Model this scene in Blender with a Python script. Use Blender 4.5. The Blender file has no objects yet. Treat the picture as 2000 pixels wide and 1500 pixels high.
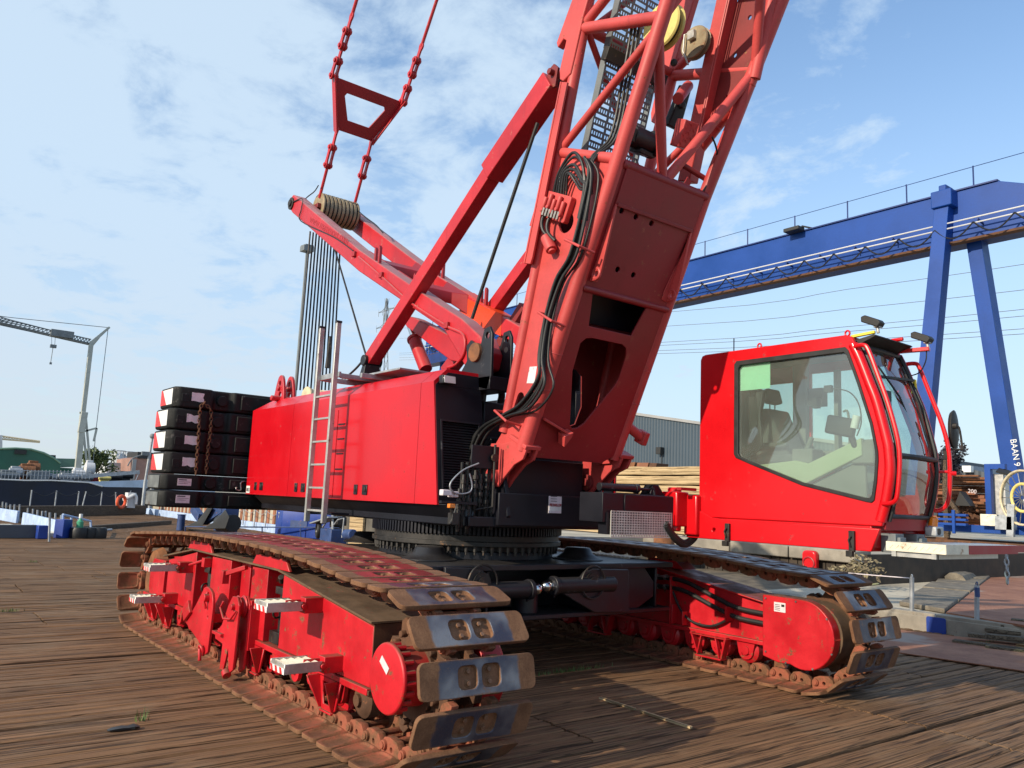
import bpy, bmesh, math, random
from mathutils import Vector as V, Matrix
rnd = random.Random(11)
SC = bpy.context.scene
COL = SC.collection
R = math.radians
pi = math.pi

# ------------------------------------------------------------------ surveyed camera of the photograph (metres, deck at z=0)
YAW, PIT, ROL, FPX, EYE = R(142.414), R(8.2193), R(2.5281), 1584.7, 2.2
CF = V((math.cos(YAW)*math.cos(PIT), math.sin(YAW)*math.cos(PIT), math.sin(PIT)))
_r = V((math.sin(YAW), -math.cos(YAW), 0)); _u = _r.cross(CF)
CR = _r*math.cos(ROL) + _u*math.sin(ROL); CU = -_r*math.sin(ROL) + _u*math.cos(ROL)
CP = V((0, 0, EYE))
def at(px, py, ax, v):                     # survey sight line cut with the plane ax = v
    d = CF + CR*((px-1000)/FPX) - CU*((py-750)/FPX)
    i = 'xyz'.index(ax)
    return CP + d*((v-CP[i])/d[i])

# ------------------------------------------------------------------ materials
MATS = {}
class NT:
    def __init__(s, name):
        s.m = bpy.data.materials.new(name); s.m.use_nodes = True
        s.t = s.m.node_tree; s.n = s.t.nodes; s.n.clear()
        s.out = s.add('ShaderNodeOutputMaterial')
    def add(s, typ, **kw):
        n = s.n.new(typ)
        for k, v in kw.items(): setattr(n, k, v)
        return n
    def L(s, a, b): s.t.links.new(a, b)
    def set(s, sock, v):
        if hasattr(v, 'links') or isinstance(v, bpy.types.NodeSocket): s.L(v, sock)
        elif isinstance(v, tuple) and len(v) == 3 and sock.type == 'RGBA': sock.default_value = (*v, 1)
        else: sock.default_value = v
    def noise(s, vec, scale, detail=6, rough=.6, dist=0):
        n = s.add('ShaderNodeTexNoise'); n.inputs['Scale'].default_value = scale
        n.inputs['Detail'].default_value = detail; n.inputs['Roughness'].default_value = rough
        n.inputs['Distortion'].default_value = dist
        if vec is not None: s.L(vec, n.inputs['Vector'])
        return n.outputs['Fac']
    def ramp(s, f, a, b, lo=0., hi=1.):
        n = s.add('ShaderNodeMapRange', interpolation_type='SMOOTHSTEP')
        s.set(n.inputs[0], f); n.inputs[1].default_value = a; n.inputs[2].default_value = b
        n.inputs[3].default_value = lo; n.inputs[4].default_value = hi
        return n.outputs[0]
    def mix(s, f, a, b, bt='MIX'):
        n = s.add('ShaderNodeMix', data_type='RGBA', blend_type=bt)
        s.set(n.inputs[0], f); s.set(n.inputs[6], a); s.set(n.inputs[7], b)
        return n.outputs[2]
    def math(s, op, a, b=0., c=None):
        n = s.add('ShaderNodeMath', operation=op); s.set(n.inputs[0], a); s.set(n.inputs[1], b)
        if c is not None: s.set(n.inputs[2], c)
        return n.outputs[0]
    def mapping(s, vec, scale=(1, 1, 1), rot=(0, 0, 0), loc=(0, 0, 0)):
        n = s.add('ShaderNodeMapping'); s.L(vec, n.inputs[0])
        n.inputs['Scale'].default_value = scale; n.inputs['Rotation'].default_value = rot; n.inputs['Location'].default_value = loc
        return n.outputs[0]
    def pos(s): return s.add('ShaderNodeNewGeometry').outputs['Position']
    def obj(s): return s.add('ShaderNodeTexCoord').outputs['Object']
    def sep(s, v):
        n = s.add('ShaderNodeSeparateXYZ'); s.L(v, n.inputs[0]); return n.outputs
    def nz(s):
        n = s.add('ShaderNodeNewGeometry'); return s.sep(n.outputs['Normal'])[2]
    def bump(s, h, strength=.3, dist=.01):
        n = s.add('ShaderNodeBump'); n.inputs['Strength'].default_value = strength; n.inputs['Distance'].default_value = dist
        s.L(h, n.inputs['Height']); return n.outputs[0]
    def bsdf(s, col, rough=.5, metal=0., normal=None, coat=0., spec=.5):
        b = s.add('ShaderNodeBsdfPrincipled')
        s.set(b.inputs['Base Color'], col); s.set(b.inputs['Roughness'], rough); s.set(b.inputs['Metallic'], metal)
        b.inputs['Coat Weight'].default_value = coat; b.inputs['Coat Roughness'].default_value = .12
        b.inputs['Specular IOR Level'].default_value = spec
        if normal is not None: s.L(normal, b.inputs['Normal'])
        s.L(b.outputs[0], s.out.inputs[0]); return b
def c3(t, k): return tuple(min(.95, x*k) for x in t)

def paint(name, base, rough=.45, metal=0., var=.18, scale=1.3, wear=0., wcol=(.16, .07, .03), dust=0., dcol=(.2, .13, .08), bump=.05, coat=0., streak=0., spec=.5, fine=40):
    """weathered coat: tone drift, fine mottling, worn or rusty spots, dust on upward faces, run marks"""
    t = NT(name); p = t.pos()
    f1 = t.noise(p, scale, 5, .6)
    col = t.mix(t.ramp(f1, .3, .7), c3(base, 1-var), c3(base, 1+var))
    f2 = t.noise(p, fine, 4, .7)
    col = t.mix(t.ramp(f2, .35, .75, 0, .22), col, c3(base, .55))
    r = t.ramp(f1, .3, .7, rough*.85, min(1, rough*1.2))
    if streak:
        f3 = t.noise(t.mapping(p, (9, 9, .7)), 1.6, 5, .65)
        col = t.mix(t.ramp(f3, .55, .78, 0, streak), col, c3(base, .35))
    if wear:
        f4 = t.noise(p, 7, 8, .72)
        m = t.ramp(f4, .62-wear*.16, .70-wear*.12)
        col = t.mix(m, col, t.mix(t.ramp(f2, .4, .6), wcol, c3(wcol, 1.9)))
        r = t.math('MAXIMUM', r, t.math('MULTIPLY', m, .85))
    if dust:
        up = t.ramp(t.nz(), .35, .95)
        m = t.math('MULTIPLY', up, t.ramp(t.noise(p, 3.2, 6, .65), .25, .7, dust*.35, dust))
        col = t.mix(m, col, dcol)
        r = t.math('MAXIMUM', r, t.math('MULTIPLY', m, .9))
    n = t.bump(f2, bump, .006) if bump else None
    t.bsdf(col, r, metal, n, coat, spec)
    MATS[name] = t.m
    return t.m

RED = paint('red_gloss', (.54, .003, .010), .34, var=.09, scale=.9, wear=.03, wcol=(.3, .02, .02), bump=.015, coat=.15, streak=.20, spec=.4)
CABRED = paint('cab_red', (.62, .004, .009), .32, var=.10, scale=1.1, wear=.05, wcol=(.25, .02, .02), bump=.02, coat=.15, streak=.12, spec=.4)
TRED = paint('track_red', (.50, .008, .016), .42, var=.15, scale=2.2, wear=.30, wcol=(.13, .045, .02), dust=.95, dcol=(.135, .08, .045), bump=.06, streak=.22)
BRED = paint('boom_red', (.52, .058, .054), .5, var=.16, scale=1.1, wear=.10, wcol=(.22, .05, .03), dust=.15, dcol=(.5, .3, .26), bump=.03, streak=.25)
BRED_SHADE = paint('boom_red_shaded', (.26, .015, .019), .5, var=.13, scale=1.1, wear=.08, wcol=(.2, .05, .03), bump=.03, streak=.3)  # darker copy of the boom red: front plate shade put into the colour
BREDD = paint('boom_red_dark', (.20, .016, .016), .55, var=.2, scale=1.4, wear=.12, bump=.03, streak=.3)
ARED = paint('gantry_red', (.47, .014, .022), .42, var=.16, scale=1.3, wear=.14, wcol=(.3, .09, .07), dust=.85, dcol=(.36, .27, .26), bump=.04, streak=.3)
ORED = paint('orange_red', (.72, .055, .01), .4, var=.08, bump=.02)
BLACK = paint('black_paint', (.009, .009, .013), .45, var=.3, scale=2, wear=.05, wcol=(.05, .05, .055), dust=.4, dcol=(.07, .06, .05), bump=.05, streak=.15)
NAVY = paint('dark_navy', (.007, .007, .012), .45, var=.3, scale=1.5, dust=.25, dcol=(.05, .045, .04), bump=.03, streak=.3, spec=.35)
CWB = paint('ballast_black', (.010, .011, .011), .68, var=.4, scale=3, wear=.24, wcol=(.045, .042, .04), dust=.3, dcol=(.07, .07, .07), bump=.35, fine=18, spec=.3, streak=.3)
CWG = paint('ballast_grey', (.15, .16, .16), .6, var=.3, scale=3, wear=.3, wcol=(.06, .04, .03), bump=.2, streak=.4)
RUST = paint('rust', (.20, .082, .034), .82, var=.35, scale=5, wear=.35, wcol=(.10, .03, .012), bump=.5, fine=55)
DRUST = paint('dark_rust', (.10, .045, .022), .85, var=.4, scale=4, wear=.2, wcol=(.18, .06, .02), bump=.4)
STEEL = paint('bare_steel', (.28, .27, .26), .38, .75, var=.3, scale=6, wear=.15, bump=.08)
GSTEEL = paint('greasy_steel', (.030, .027, .025), .5, .3, var=.4, scale=5, wear=.2, wcol=(.12, .07, .04), bump=.1)
CHROME = paint('chrome', (.6, .6, .6), .16, 1., var=.05, bump=0)
ALU = paint('aluminium', (.50, .49, .46), .42, .55, var=.12, scale=6, wear=.12, wcol=(.2, .17, .13), bump=.05, streak=.2)
CREAM = paint('cream_tread', (.72, .66, .52), .6, var=.12, scale=6, wear=.2, wcol=(.3, .2, .12), bump=.06)
GALV = paint('galvanised', (.36, .38, .40), .5, .5, var=.2, scale=4, bump=.06)
RUBBER = paint('black_rubber', (.014, .014, .015), .5, var=.3, scale=5, dust=.3, dcol=(.09, .08, .07), bump=.12)
ROPE = paint('steel_rope', (.028, .027, .028), .55, .3, var=.4, scale=12, bump=.3)
WHITE = paint('white_paint', (.74, .74, .72), .5, var=.06, scale=4, wear=.10, wcol=(.3, .28, .25), bump=.03)
STICK = paint('sticker_white', (.70, .62, .64), .5, var=.08, scale=9, wear=.15, wcol=(.12, .1, .1), bump=.02)
SRED = paint('stripe_red', (.66, .03, .03), .45, var=.1, wear=.1, bump=.02)
SBLK = paint('print_black', (.02, .02, .02), .6, var=.1, bump=0)
INKRED = paint('print_red', (.34, .012, .018), .5, var=.1, bump=0)
YEL = paint('yellow_nylon', (.70, .58, .18), .5, var=.1, wear=.12, wcol=(.3, .22, .1), bump=.03)
YTAPE = paint('yellow_tape', (.78, .62, .03), .5, var=.06, bump=.03)
TAN = paint('sheave_tan', (.30, .235, .14), .5, var=.25, scale=6, wear=.25, bump=.08)
GUARD = paint('guard_grey', (.56, .54, .48), .5, var=.15, scale=5, wear=.1, bump=.03)
CRM = paint('sheave_cream', (.62, .52, .34), .55, var=.2, scale=5, wear=.2, bump=.05)
OLIVE = paint('console_olive', (.36, .42, .26), .6, var=.05, bump=.02)
DARKIN = paint('cab_lining', (.17, .175, .16), .75, var=.12, bump=.03)
SEATM = paint('seat_cloth', (.09, .095, .095), .85, var=.2, scale=6, bump=.15)
GBLUE = paint('gantry_blue', (.004, .050, .26), .45, var=.13, scale=.35, dust=.12, dcol=(.1, .15, .3), bump=.01, streak=.15, fine=9, spec=.35)
GBLUED = paint('gantry_blue_dark', (.005, .025, .14), .45, var=.2, scale=1, bump=.02)
BOXB = paint('box_blue', (.012, .045, .26), .45, var=.12, scale=2, wear=.06, bump=.03, streak=.1)
PALEB = paint('pale_blue', (.40, .52, .74), .6, var=.15, scale=2, wear=.3, wcol=(.45, .45, .42), bump=.05, streak=.3)
NBLUE = paint('navy_blue', (.03, .06, .17), .5, var=.2, scale=3, wear=.1, bump=.05)
HULL = paint('ship_hull', (.010, .012, .028), .5, var=.35, scale=.5, streak=.4, bump=.02, fine=3)
SHIPB = paint('ship_bow_blue', (.42, .52, .66), .5, var=.12, scale=.8, streak=.25, bump=.01)
SHEDG = paint('shed_green', (.028, .115, .075), .6, var=.14, scale=.2, streak=.15, bump=.02, fine=2)
PGREEN = paint('pale_green', (.15, .26, .19), .6, var=.1, scale=.2, bump=.02)
BRICK = paint('brick_pink', (.34, .19, .15), .8, var=.15, scale=.3, bump=.05, fine=2)
GREYD = paint('grey_beam', (.075, .08, .095), .6, var=.15, bump=.04)
GREYB = paint('grey_cladding', (.30, .30, .30), .7, var=.1, scale=.3, bump=.02)
SILO = paint('silo_white', (.60, .60, .60), .55, var=.1, scale=.3, streak=.3, bump=.02)
MASTG = paint('mast_grey', (.42, .43, .38), .5, var=.12, scale=1, streak=.2, bump=.02)
LATT = paint('lattice_grey', (.16, .18, .19), .55, var=.2, bump=.02)
PYLON = paint('pylon_grey', (.15, .17, .19), .6, var=.1, bump=0)
CONC = paint('concrete', (.27, .24, .195), .85, var=.3, scale=1.3, wear=.18, wcol=(.16, .13, .1), bump=.35, streak=.3)
CONCD = paint('dark_concrete', (.10, .09, .075), .9, var=.4, scale=1.2, wear=.2, wcol=(.05, .04, .03), bump=.4, streak=.5)
QUAYW = paint('quay_ground', (.43, .385, .30), .9, var=.25, scale=.5, wear=.25, wcol=(.2, .16, .11), bump=.4)
OLDWOOD = paint('old_log', (.17, .145, .11), .9, var=.4, scale=4, wear=.2, wcol=(.06, .05, .04), bump=.6)
DWOOD = paint('dark_wall_wood', (.05, .038, .028), .9, var=.5, scale=2, bump=.4, streak=.6)
PILE = paint('sheet_pile_rust', (.26, .105, .055), .85, var=.3, scale=1, streak=.5, bump=.2)
TREEG = paint('tree_green', (.085, .115, .045), .8, var=.35, scale=1.5, bump=0)
TREED = paint('tree_purple', (.020, .020, .028), .8, var=.4, scale=1.5, bump=0)
BARK = paint('bark', (.08, .06, .045), .9, var=.3, scale=4, bump=.4)
AMBER = paint('amber_lens', (.75, .20, .01), .2, var=.05, bump=0, coat=.4)
REDL = paint('red_lens', (.75, .03, .02), .2, var=.05, bump=0, coat=.4)
LAMPG = paint('lamp_face', (.55, .56, .56), .15, var=.05, bump=0, coat=.5)
GREENB = paint('bottle_green', (.06, .30, .16), .35, var=.1, bump=0)
ORNG = paint('lifebuoy_orange', (.75, .10, .03), .5, var=.08, bump=.02)
COIL = paint('cable_black', (.012, .012, .014), .45, var=.2, bump=.03)
YCORD = paint('yellow_cord', (.72, .62, .25), .5, var=.1, bump=.02)
DUSTTOP = paint('dusty_brown', (.125, .078, .045), .92, var=.3, scale=4, wear=.12, wcol=(.3, .03, .03), bump=.4)
MUD = paint('dirt', (.13, .10, .065), .95, var=.4, scale=3, bump=.5)

def shoe_mat(name, worn, stain):
    """cast track pad: rust at the ends and in the bolt pockets, polished pad in the middle"""
    t = NT(name); o = t.obj(); x, y, z = t.sep(o)
    rn = t.add('ShaderNodeObjectInfo').outputs['Random']
    off = t.add('ShaderNodeVectorMath', operation='ADD'); t.L(o, off.inputs[0])
    cmb = t.add('ShaderNodeCombineXYZ'); t.L(t.math('MULTIPLY', rn, 37.), cmb.inputs[0]); t.L(cmb.outputs[0], off.inputs[1])
    p = off.outputs[0]
    n1 = t.noise(p, 5, 7, .7); n2 = t.noise(p, 60, 4, .7); n3 = t.noise(p, 2.3, 3, .5)
    rust = t.mix(t.ramp(n1, .3, .7), (.125, .055, .024), (.235, .115, .055))
    rust = t.mix(t.ramp(n2, .4, .7, 0, .5), rust, (.09, .035, .014))
    edge = t.math('ADD', t.math('ABSOLUTE', y), t.math('MULTIPLY', t.math('SUBTRACT', n1, .5), .10))
    m = t.ramp(edge, .395, .365)
    ex = t.math('ADD', t.math('ABSOLUTE', x), t.math('MULTIPLY', t.math('SUBTRACT', n1, .5), .05))
    m = t.math('MULTIPLY', m, t.ramp(ex, .142, .118))
    m = t.math('MULTIPLY', m, t.ramp(z, -.012, -.004))
    w = t.mix(t.ramp(n3, .42, .70), worn, c3(worn, 2.2) if worn[0] > .1 else (.22, .23, .25))
    w = t.mix(t.ramp(n2, .5, .75, 0, .4), w, (.2, .12, .07))
    w = t.mix(t.ramp(n1, .56, .70, 0, .8), w, rust)
    col = t.mix(t.math('MULTIPLY', m, .92), rust, w)
    if stain is not None:           # red paint left on the inner faces and links
        inn = t.math('MULTIPLY', t.ramp(z, -.03, -.05), t.ramp(n1, .40, .62))
        col = t.mix(t.math('MULTIPLY', inn, .62), col, stain)
    t.bsdf(col, t.mix(m, (.88,)*3, (.40,)*3), t.math('MULTIPLY', m, .3), t.bump(n2, .35, .008))
    return t.m
SHOE_S = shoe_mat('track_shoe_steel', (.032, .042, .075), (.34, .07, .04))
SHOE_R = shoe_mat('track_shoe_painted', (.15, .020, .022), (.34, .07, .04))

def wood(name, a, b, axis='y', dark=(.018, .012, .008), grey=.4, var=.55, bump=.7, patch=True, gsc=1.):
    """weathered timber; the grain runs along one axis, each board has its own tone"""
    t = NT(name); p = t.pos()
    g = t.add('ShaderNodeNewGeometry'); isl = g.outputs['Random Per Island']
    k = {'y': (1, .018, 1), 'x': (.03, 1, 1), 'z': (1, 1, .03)}[axis]
    sh = t.add('ShaderNodeVectorMath', operation='ADD'); t.L(p, sh.inputs[0])
    cm = t.add('ShaderNodeCombineXYZ')
    for i in range(3): t.L(t.math('MULTIPLY', isl, 13.+i*7), cm.inputs[i])
    t.L(cm.outputs[0], sh.inputs[1])
    q = t.mapping(sh.outputs[0], k)
    gr = t.noise(q, 38*gsc, 9, .72, .15); gf = t.noise(q, 120*gsc, 5, .7); big = t.noise(p, .8, 5, .6); mid = t.noise(p, 5, 6, .65)
    col = t.mix(t.ramp(gr, .32, .68), a, b)
    col = t.mix(t.math('MULTIPLY', t.ramp(isl, 0, 1), var), col, c3(a, .55))
    col = t.mix(t.ramp(gf, .45, .75, 0, .55), col, dark)
    if patch:
        col = t.mix(t.ramp(big, .48, .66, 0, grey), col, (.29, .225, .15))
        col = t.mix(t.ramp(mid, .62, .78, 0, .35), col, (.075, .045, .026))
        col = t.mix(t.ramp(t.noise(p, 1.7, 6, .7), .60, .72, 0, .55), col, (.19, .075, .030))
    def lines(sc, w, lv, st):        # thin drying cracks that follow the grain
        kk = {'y': (1, st, 1), 'x': (st, 1, 1), 'z': (1, 1, st)}[axis]
        n = t.noise(t.mapping(sh.outputs[0], kk), sc, 2, .45, .0)
        return t.ramp(t.math('ABSOLUTE', t.math('SUBTRACT', n, lv)), w, w*.35)
    crack = t.math('MAXIMUM', lines(11*gsc, .020, .5, .012), t.math('MAXIMUM', lines(19*gsc, .018, .44, .010), lines(26*gsc, .02, .56, .016)))
    col = t.mix(t.math('MULTIPLY', crack, .78), col, dark)
    h = t.math('SUBTRACT', t.math('ADD', t.math('MULTIPLY', gr, .9), t.math('MULTIPLY', gf, .5)), t.math('MULTIPLY', crack, 1.3))
    t.bsdf(col, .82, 0., t.bump(h, bump, .016), spec=.3)
    MATS[name] = t.m; return t.m
DECK = wood('deck_timber', (.315, .172, .084), (.175, .092, .042), dark=(.026, .014, .008), grey=.20)
LIGHTW = wood('sawn_timber', (.60, .45, .26), (.42, .29, .15), 'x', (.12, .08, .04), var=.35, bump=.5, patch=False, gsc=.4)
BEAMW = wood('beam_timber', (.19, .135, .09), (.10, .07, .045), 'y', var=.4, patch=False, gsc=.5)
PALLET = wood('pallet_wood', (.21, .165, .115), (.11, .085, .06), 'x', var=.5, patch=False)

def plate_mat():
    t = NT('rusty_plate'); p = t.pos()
    a = t.noise(p, 1.1, 7, .7); b = t.noise(p, 14, 6, .7)
    col = t.mix(t.ramp(a, .3, .7), (.20, .075, .038), (.33, .15, .085))
    col = t.mix(t.ramp(b, .5, .72, 0, .6), col, (.11, .045, .028))
    col = t.mix(t.ramp(t.noise(p, .55, 4, .5), .58, .68, 0, .7), col, (.30, .27, .24))
    t.bsdf(col, .8, 0, t.bump(b, .25, .006)); return t.m
RPLATE = plate_mat()
def clad_mat(name, col, pitch):
    t = NT(name); x, y, z = t.sep(t.pos())
    s = t.math('SINE', t.math('MULTIPLY', x, 2*pi/pitch))
    f = t.noise(t.pos(), .15, 4, .6)
    c = t.mix(t.ramp(s, -.4, .4, 0, .35), col, c3(col, .62)); c = t.mix(t.ramp(f, .3, .7, 0, .3), c, c3(col, 1.3))
    t.bsdf(c, .55, 0, t.bump(s, .5, .05)); return t.m
HALLB = clad_mat('hall_cladding', (.040, .062, .085), .5)
HALLG = clad_mat('hall_cladding_grey', (.055, .068, .082), .6)
def water_mat():
    t = NT('harbour_water'); p = t.pos()
    t.bsdf((.03, .045, .05), .12, 0, t.bump(t.noise(p, 1.2, 5, .6), .4, .1)); return t.m
WATER = water_mat()
def glass_mat(name, tint, clear, haze):
    """flat pane: tinted see-through, clear sky reflection by angle, a pale film for reflected sky haze"""
    t = NT(name)
    tr = t.add('ShaderNodeBsdfTransparent'); tr.inputs[0].default_value = (*tint, 1)
    gl = t.add('ShaderNodeBsdfGlossy'); gl.inputs['Roughness'].default_value = .03
    df = t.add('ShaderNodeBsdfDiffuse'); df.inputs[0].default_value = (.62, .70, .62, 1)  # pale diffuse share stands in for whitish sky reflected in the pane
    fr = t.add('ShaderNodeLayerWeight'); fr.inputs[0].default_value = .35
    m0 = t.add('ShaderNodeMixShader'); t.L(t.ramp(t.noise(t.pos(), 1.1, 5, .6), .2, .8, haze*.6, haze*1.3), m0.inputs[0]); t.L(tr.outputs[0], m0.inputs[1]); t.L(df.outputs[0], m0.inputs[2])
    m1 = t.add('ShaderNodeMixShader'); t.L(t.ramp(fr.outputs['Facing'], 0, 1, clear, .55), m1.inputs[0]); t.L(m0.outputs[0], m1.inputs[1]); t.L(gl.outputs[0], m1.inputs[2])
    t.L(m1.outputs[0], t.out.inputs[0]); return t.m
GLASS = glass_mat('cab_glass', (.76, .90, .82), .13, .15)
GLASSF = glass_mat('cab_glass_front', (.62, .78, .74), .14, .05)
PAPER = paint('green_sheet', (.42, .78, .55), .6, var=.04, bump=0)
def leaf_mat(name, a, b):
    t = NT(name); isl = t.add('ShaderNodeNewGeometry').outputs['Random Per Island']
    t.bsdf(t.mix(isl, a, b), .7); return t.m
STRAW = leaf_mat('straw', (.10, .075, .04), (.30, .25, .14))
LEAFG = leaf_mat('leaf_green', (.035, .060, .020), (.13, .17, .06))
LEAFP = leaf_mat('leaf_purple', (.012, .012, .018), (.05, .042, .055))
GRASSM = leaf_mat('grass_blade', (.05, .10, .02), (.16, .22, .06))

# ------------------------------------------------------------------ mesh builder
def frame(d, up=(0, 0, 1)):
    d = V(d).normalized(); up = V(up)
    if abs(d.dot(up.normalized())) > .98: up = V((1, 0, 0)) if abs(d.x) < .9 else V((0, 1, 0))
    s = d.cross(up).normalized(); u = s.cross(d).normalized()
    return d, s, u
class MB:
    def __init__(s): s.bm = bmesh.new(); s.mi = 0
    def face(s, vs, smooth=False):
        try: f = s.bm.faces.new(vs)
        except ValueError: return None
        f.material_index = s.mi; f.smooth = smooth; return f
    def pts(s, ps): return [s.bm.verts.new(p) for p in ps]
    def hexa(s, p):
        v = s.pts(p)
        for q in ((3, 2, 1, 0), (4, 5, 6, 7), (0, 1, 5, 4), (1, 2, 6, 5), (2, 3, 7, 6), (3, 0, 4, 7)): s.face([v[i] for i in q])
        return s
    def bx(s, x0, x1, y0, y1, z0, z1):
        return s.hexa([(x0, y0, z0), (x1, y0, z0), (x1, y1, z0), (x0, y1, z0), (x0, y0, z1), (x1, y0, z1), (x1, y1, z1), (x0, y1, z1)])
    def beam(s, a, b, w, h, up=(0, 0, 1), w2=None, h2=None):
        a, b = V(a), V(b); d, sd, u = frame(b-a, up); w2 = w if w2 is None else w2; h2 = h if h2 is None else h2
        q = lambda c, w, h: [c-sd*w/2-u*h/2, c+sd*w/2-u*h/2, c+sd*w/2+u*h/2, c-sd*w/2+u*h/2]
        return s.hexa(q(a, w, h)+q(b, w2, h2))
    def tube(s, ps, r, n=10, caps=True, closed=False):
        ps = [V(p) for p in ps]; N = len(ps); rs = r if isinstance(r, (list, tuple)) else [r]*N
        d0 = (ps[1]-ps[0]).normalized(); _, sd, u = frame(d0); rings = []
        for i, p in enumerate(ps):
            if closed: d = (ps[(i+1) % N]-ps[i-1]).normalized()
            else: d = (ps[min(i+1, N-1)]-ps[max(i-1, 0)]).normalized()
            sd = (sd - d*sd.dot(d)).normalized(); u = sd.cross(d)
            rings.append(s.pts([p+(sd*math.cos(2*pi*k/n)+u*math.sin(2*pi*k/n))*rs[i] for k in range(n)]))
        for i in range(N if closed else N-1):
            A, Bq = rings[i], rings[(i+1) % N]
            for k in range(n): s.face([A[k], A[(k+1) % n], Bq[(k+1) % n], Bq[k]], True)
        if caps and not closed: s.face(rings[0][::-1]); s.face(rings[-1])
        return s
    def cyl(s, a, b, r, r2=None, n=20): return s.tube([a, b], [r, r if r2 is None else r2], n)
    def lathe(s, c, ax, prof, n=28, a0=0, a1=2*pi):
        """prof: (along axis, radius) points"""
        c = V(c); d, sd, u = frame(ax); full = abs(a1-a0) > 6.28; m = n if full else n+1; rings = []
        for t, r in prof: rings.append(s.pts([c+d*t+(sd*math.cos(a0+(a1-a0)*k/n)+u*math.sin(a0+(a1-a0)*k/n))*max(r, 1e-4) for k in range(m)]))
        for i in range(len(prof)-1):
            for k in range(n): s.face([rings[i][k], rings[i][(k+1) % m], rings[i+1][(k+1) % m], rings[i+1][k]], True)
        if full: s.face(rings[0][::-1]); s.face(rings[-1])
        return s
    def loft(s, secs, smooth=False, caps=True, closed=True):
        rs = [s.pts(q) for q in secs]; n = len(secs[0])
        for A, Bq in zip(rs, rs[1:]):
            for k in range(n if closed else n-1): s.face([A[k], A[(k+1) % n], Bq[(k+1) % n], Bq[k]], smooth)
        if caps and closed: s.face(rs[0][::-1]); s.face(rs[-1])
        return s
    def plate(s, outer, holes, org, U, W, T, t0, t1):
        """flat plate with real openings: polygon in U,W through org, thick from t0 to t1 along T"""
        org, U, W, T = V(org), V(U), V(W), V(T)
        sub = bmesh.new()
        def lift(p, t): return org+U*p[0]+W*p[1]+T*t
        loops = []
        for lp in [outer]+list(holes):
            vs = [sub.verts.new(lift(p, 0)) for p in lp]; loops.append(vs)
            for i in range(len(vs)): sub.edges.new((vs[i-1], vs[i]))
        if holes: bmesh.ops.triangle_fill(sub, use_beauty=True, use_dissolve=False, edges=sub.edges[:])
        else: sub.faces.new(loops[0])
        sub.verts.index_update()
        tris = [[v.index for v in f.verts] for f in sub.faces]; co = [v.co.copy() for v in sub.verts]
        lens = [len(l) for l in loops]; sub.free()
        if not tris: return s
        A = s.pts([c+T*t0 for c in co]); Bv = s.pts([c+T*t1 for c in co])
        for t in tris:
            nn = (co[t[1]]-co[t[0]]).cross(co[t[2]]-co[t[0]])
            if nn.dot(T)*(t1-t0) < 0: t = t[::-1]
            s.face([Bv[i] for i in t]); s.face([A[i] for i in reversed(t)])
        o = 0
        for ln in lens:
            for i in range(ln):
                a, b = o+i, o+(i+1) % ln; s.face([A[a], A[b], Bv[b], Bv[a]])
            o += ln
        return s
    def xz(s, poly, y0, y1, holes=()): return s.plate(poly, holes, (0, 0, 0), (1, 0, 0), (0, 0, 1), (0, 1, 0), y0, y1)
    def yz(s, poly, x0, x1, holes=()): return s.plate(poly, holes, (0, 0, 0), (0, 1, 0), (0, 0, 1), (1, 0, 0), x0, x1)
    def xy(s, poly, z0, z1, holes=()): return s.plate(poly, holes, (0, 0, 0), (1, 0, 0), (0, 1, 0), (0, 0, 1), z0, z1)
    def torus(s, c, ax, r, t, n=28, m=10):
        c = V(c); d, sd, u = frame(ax)
        return s.tube([c+(sd*math.cos(2*pi*k/n)+u*math.sin(2*pi*k/n))*r for k in range(n)], t, m, closed=True)
    def ball(s, c, r, sc=(1, 1, 1), n=12):
        m = n//2; rings = []
        for i in range(1, m):
            a = pi*i/m; rings.append([(c[0]+r*sc[0]*math.sin(a)*math.cos(2*pi*k/n), c[1]+r*sc[1]*math.sin(a)*math.sin(2*pi*k/n), c[2]+r*sc[2]*math.cos(a)) for k in range(n)])
        s.loft(rings, True); return s
    def build(s, name, mats, parent=None, bevel=0, seg=2, ang=35, sharp=True):
        if not isinstance(mats, (list, tuple)): mats = [mats]
        bmesh.ops.recalc_face_normals(s.bm, faces=s.bm.faces[:])
        me = bpy.data.meshes.new(name); s.bm.to_mesh(me); s.bm.free()
        for m in mats: me.materials.append(m)
        if sharp: me.set_sharp_from_angle(angle=R(ang))
        o = bpy.data.objects.new(name, me); COL.objects.link(o)
        if parent is not None: attach(o, parent)
        if bevel:
            b = o.modifiers.new('edge', 'BEVEL'); b.width = bevel; b.segments = seg; b.limit_method = 'ANGLE'; b.angle_limit = R(40); b.harden_normals = False
            me.shade_smooth(); me.set_sharp_from_angle(angle=R(50))
        return o
LOC = {}
def attach(o, parent):
    o.parent = parent; o.matrix_parent_inverse = WM(parent).inverted()
def WM(o):
    m = o.matrix_basis.copy()
    return WM(o.parent) @ o.matrix_parent_inverse @ m if o.parent else m
def tag(o, label, cat, group=None, kind=None):
    o['label'] = label; o['category'] = cat
    if group: o['group'] = group
    if kind: o['kind'] = kind
    return o
def struct(o): o['kind'] = 'structure'; return o
def empty(name, loc, label, cat, group=None):
    o = bpy.data.objects.new(name, None); o.empty_display_size = .3; o.location = loc; COL.objects.link(o)
    return tag(o, label, cat, group)
def copy_tree(o, parent=None):
    c = o.copy(); COL.objects.link(c)
    if parent is not None: c.parent = parent
    for ch in [q for q in o.children]: copy_tree(ch, c)
    return c
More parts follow.
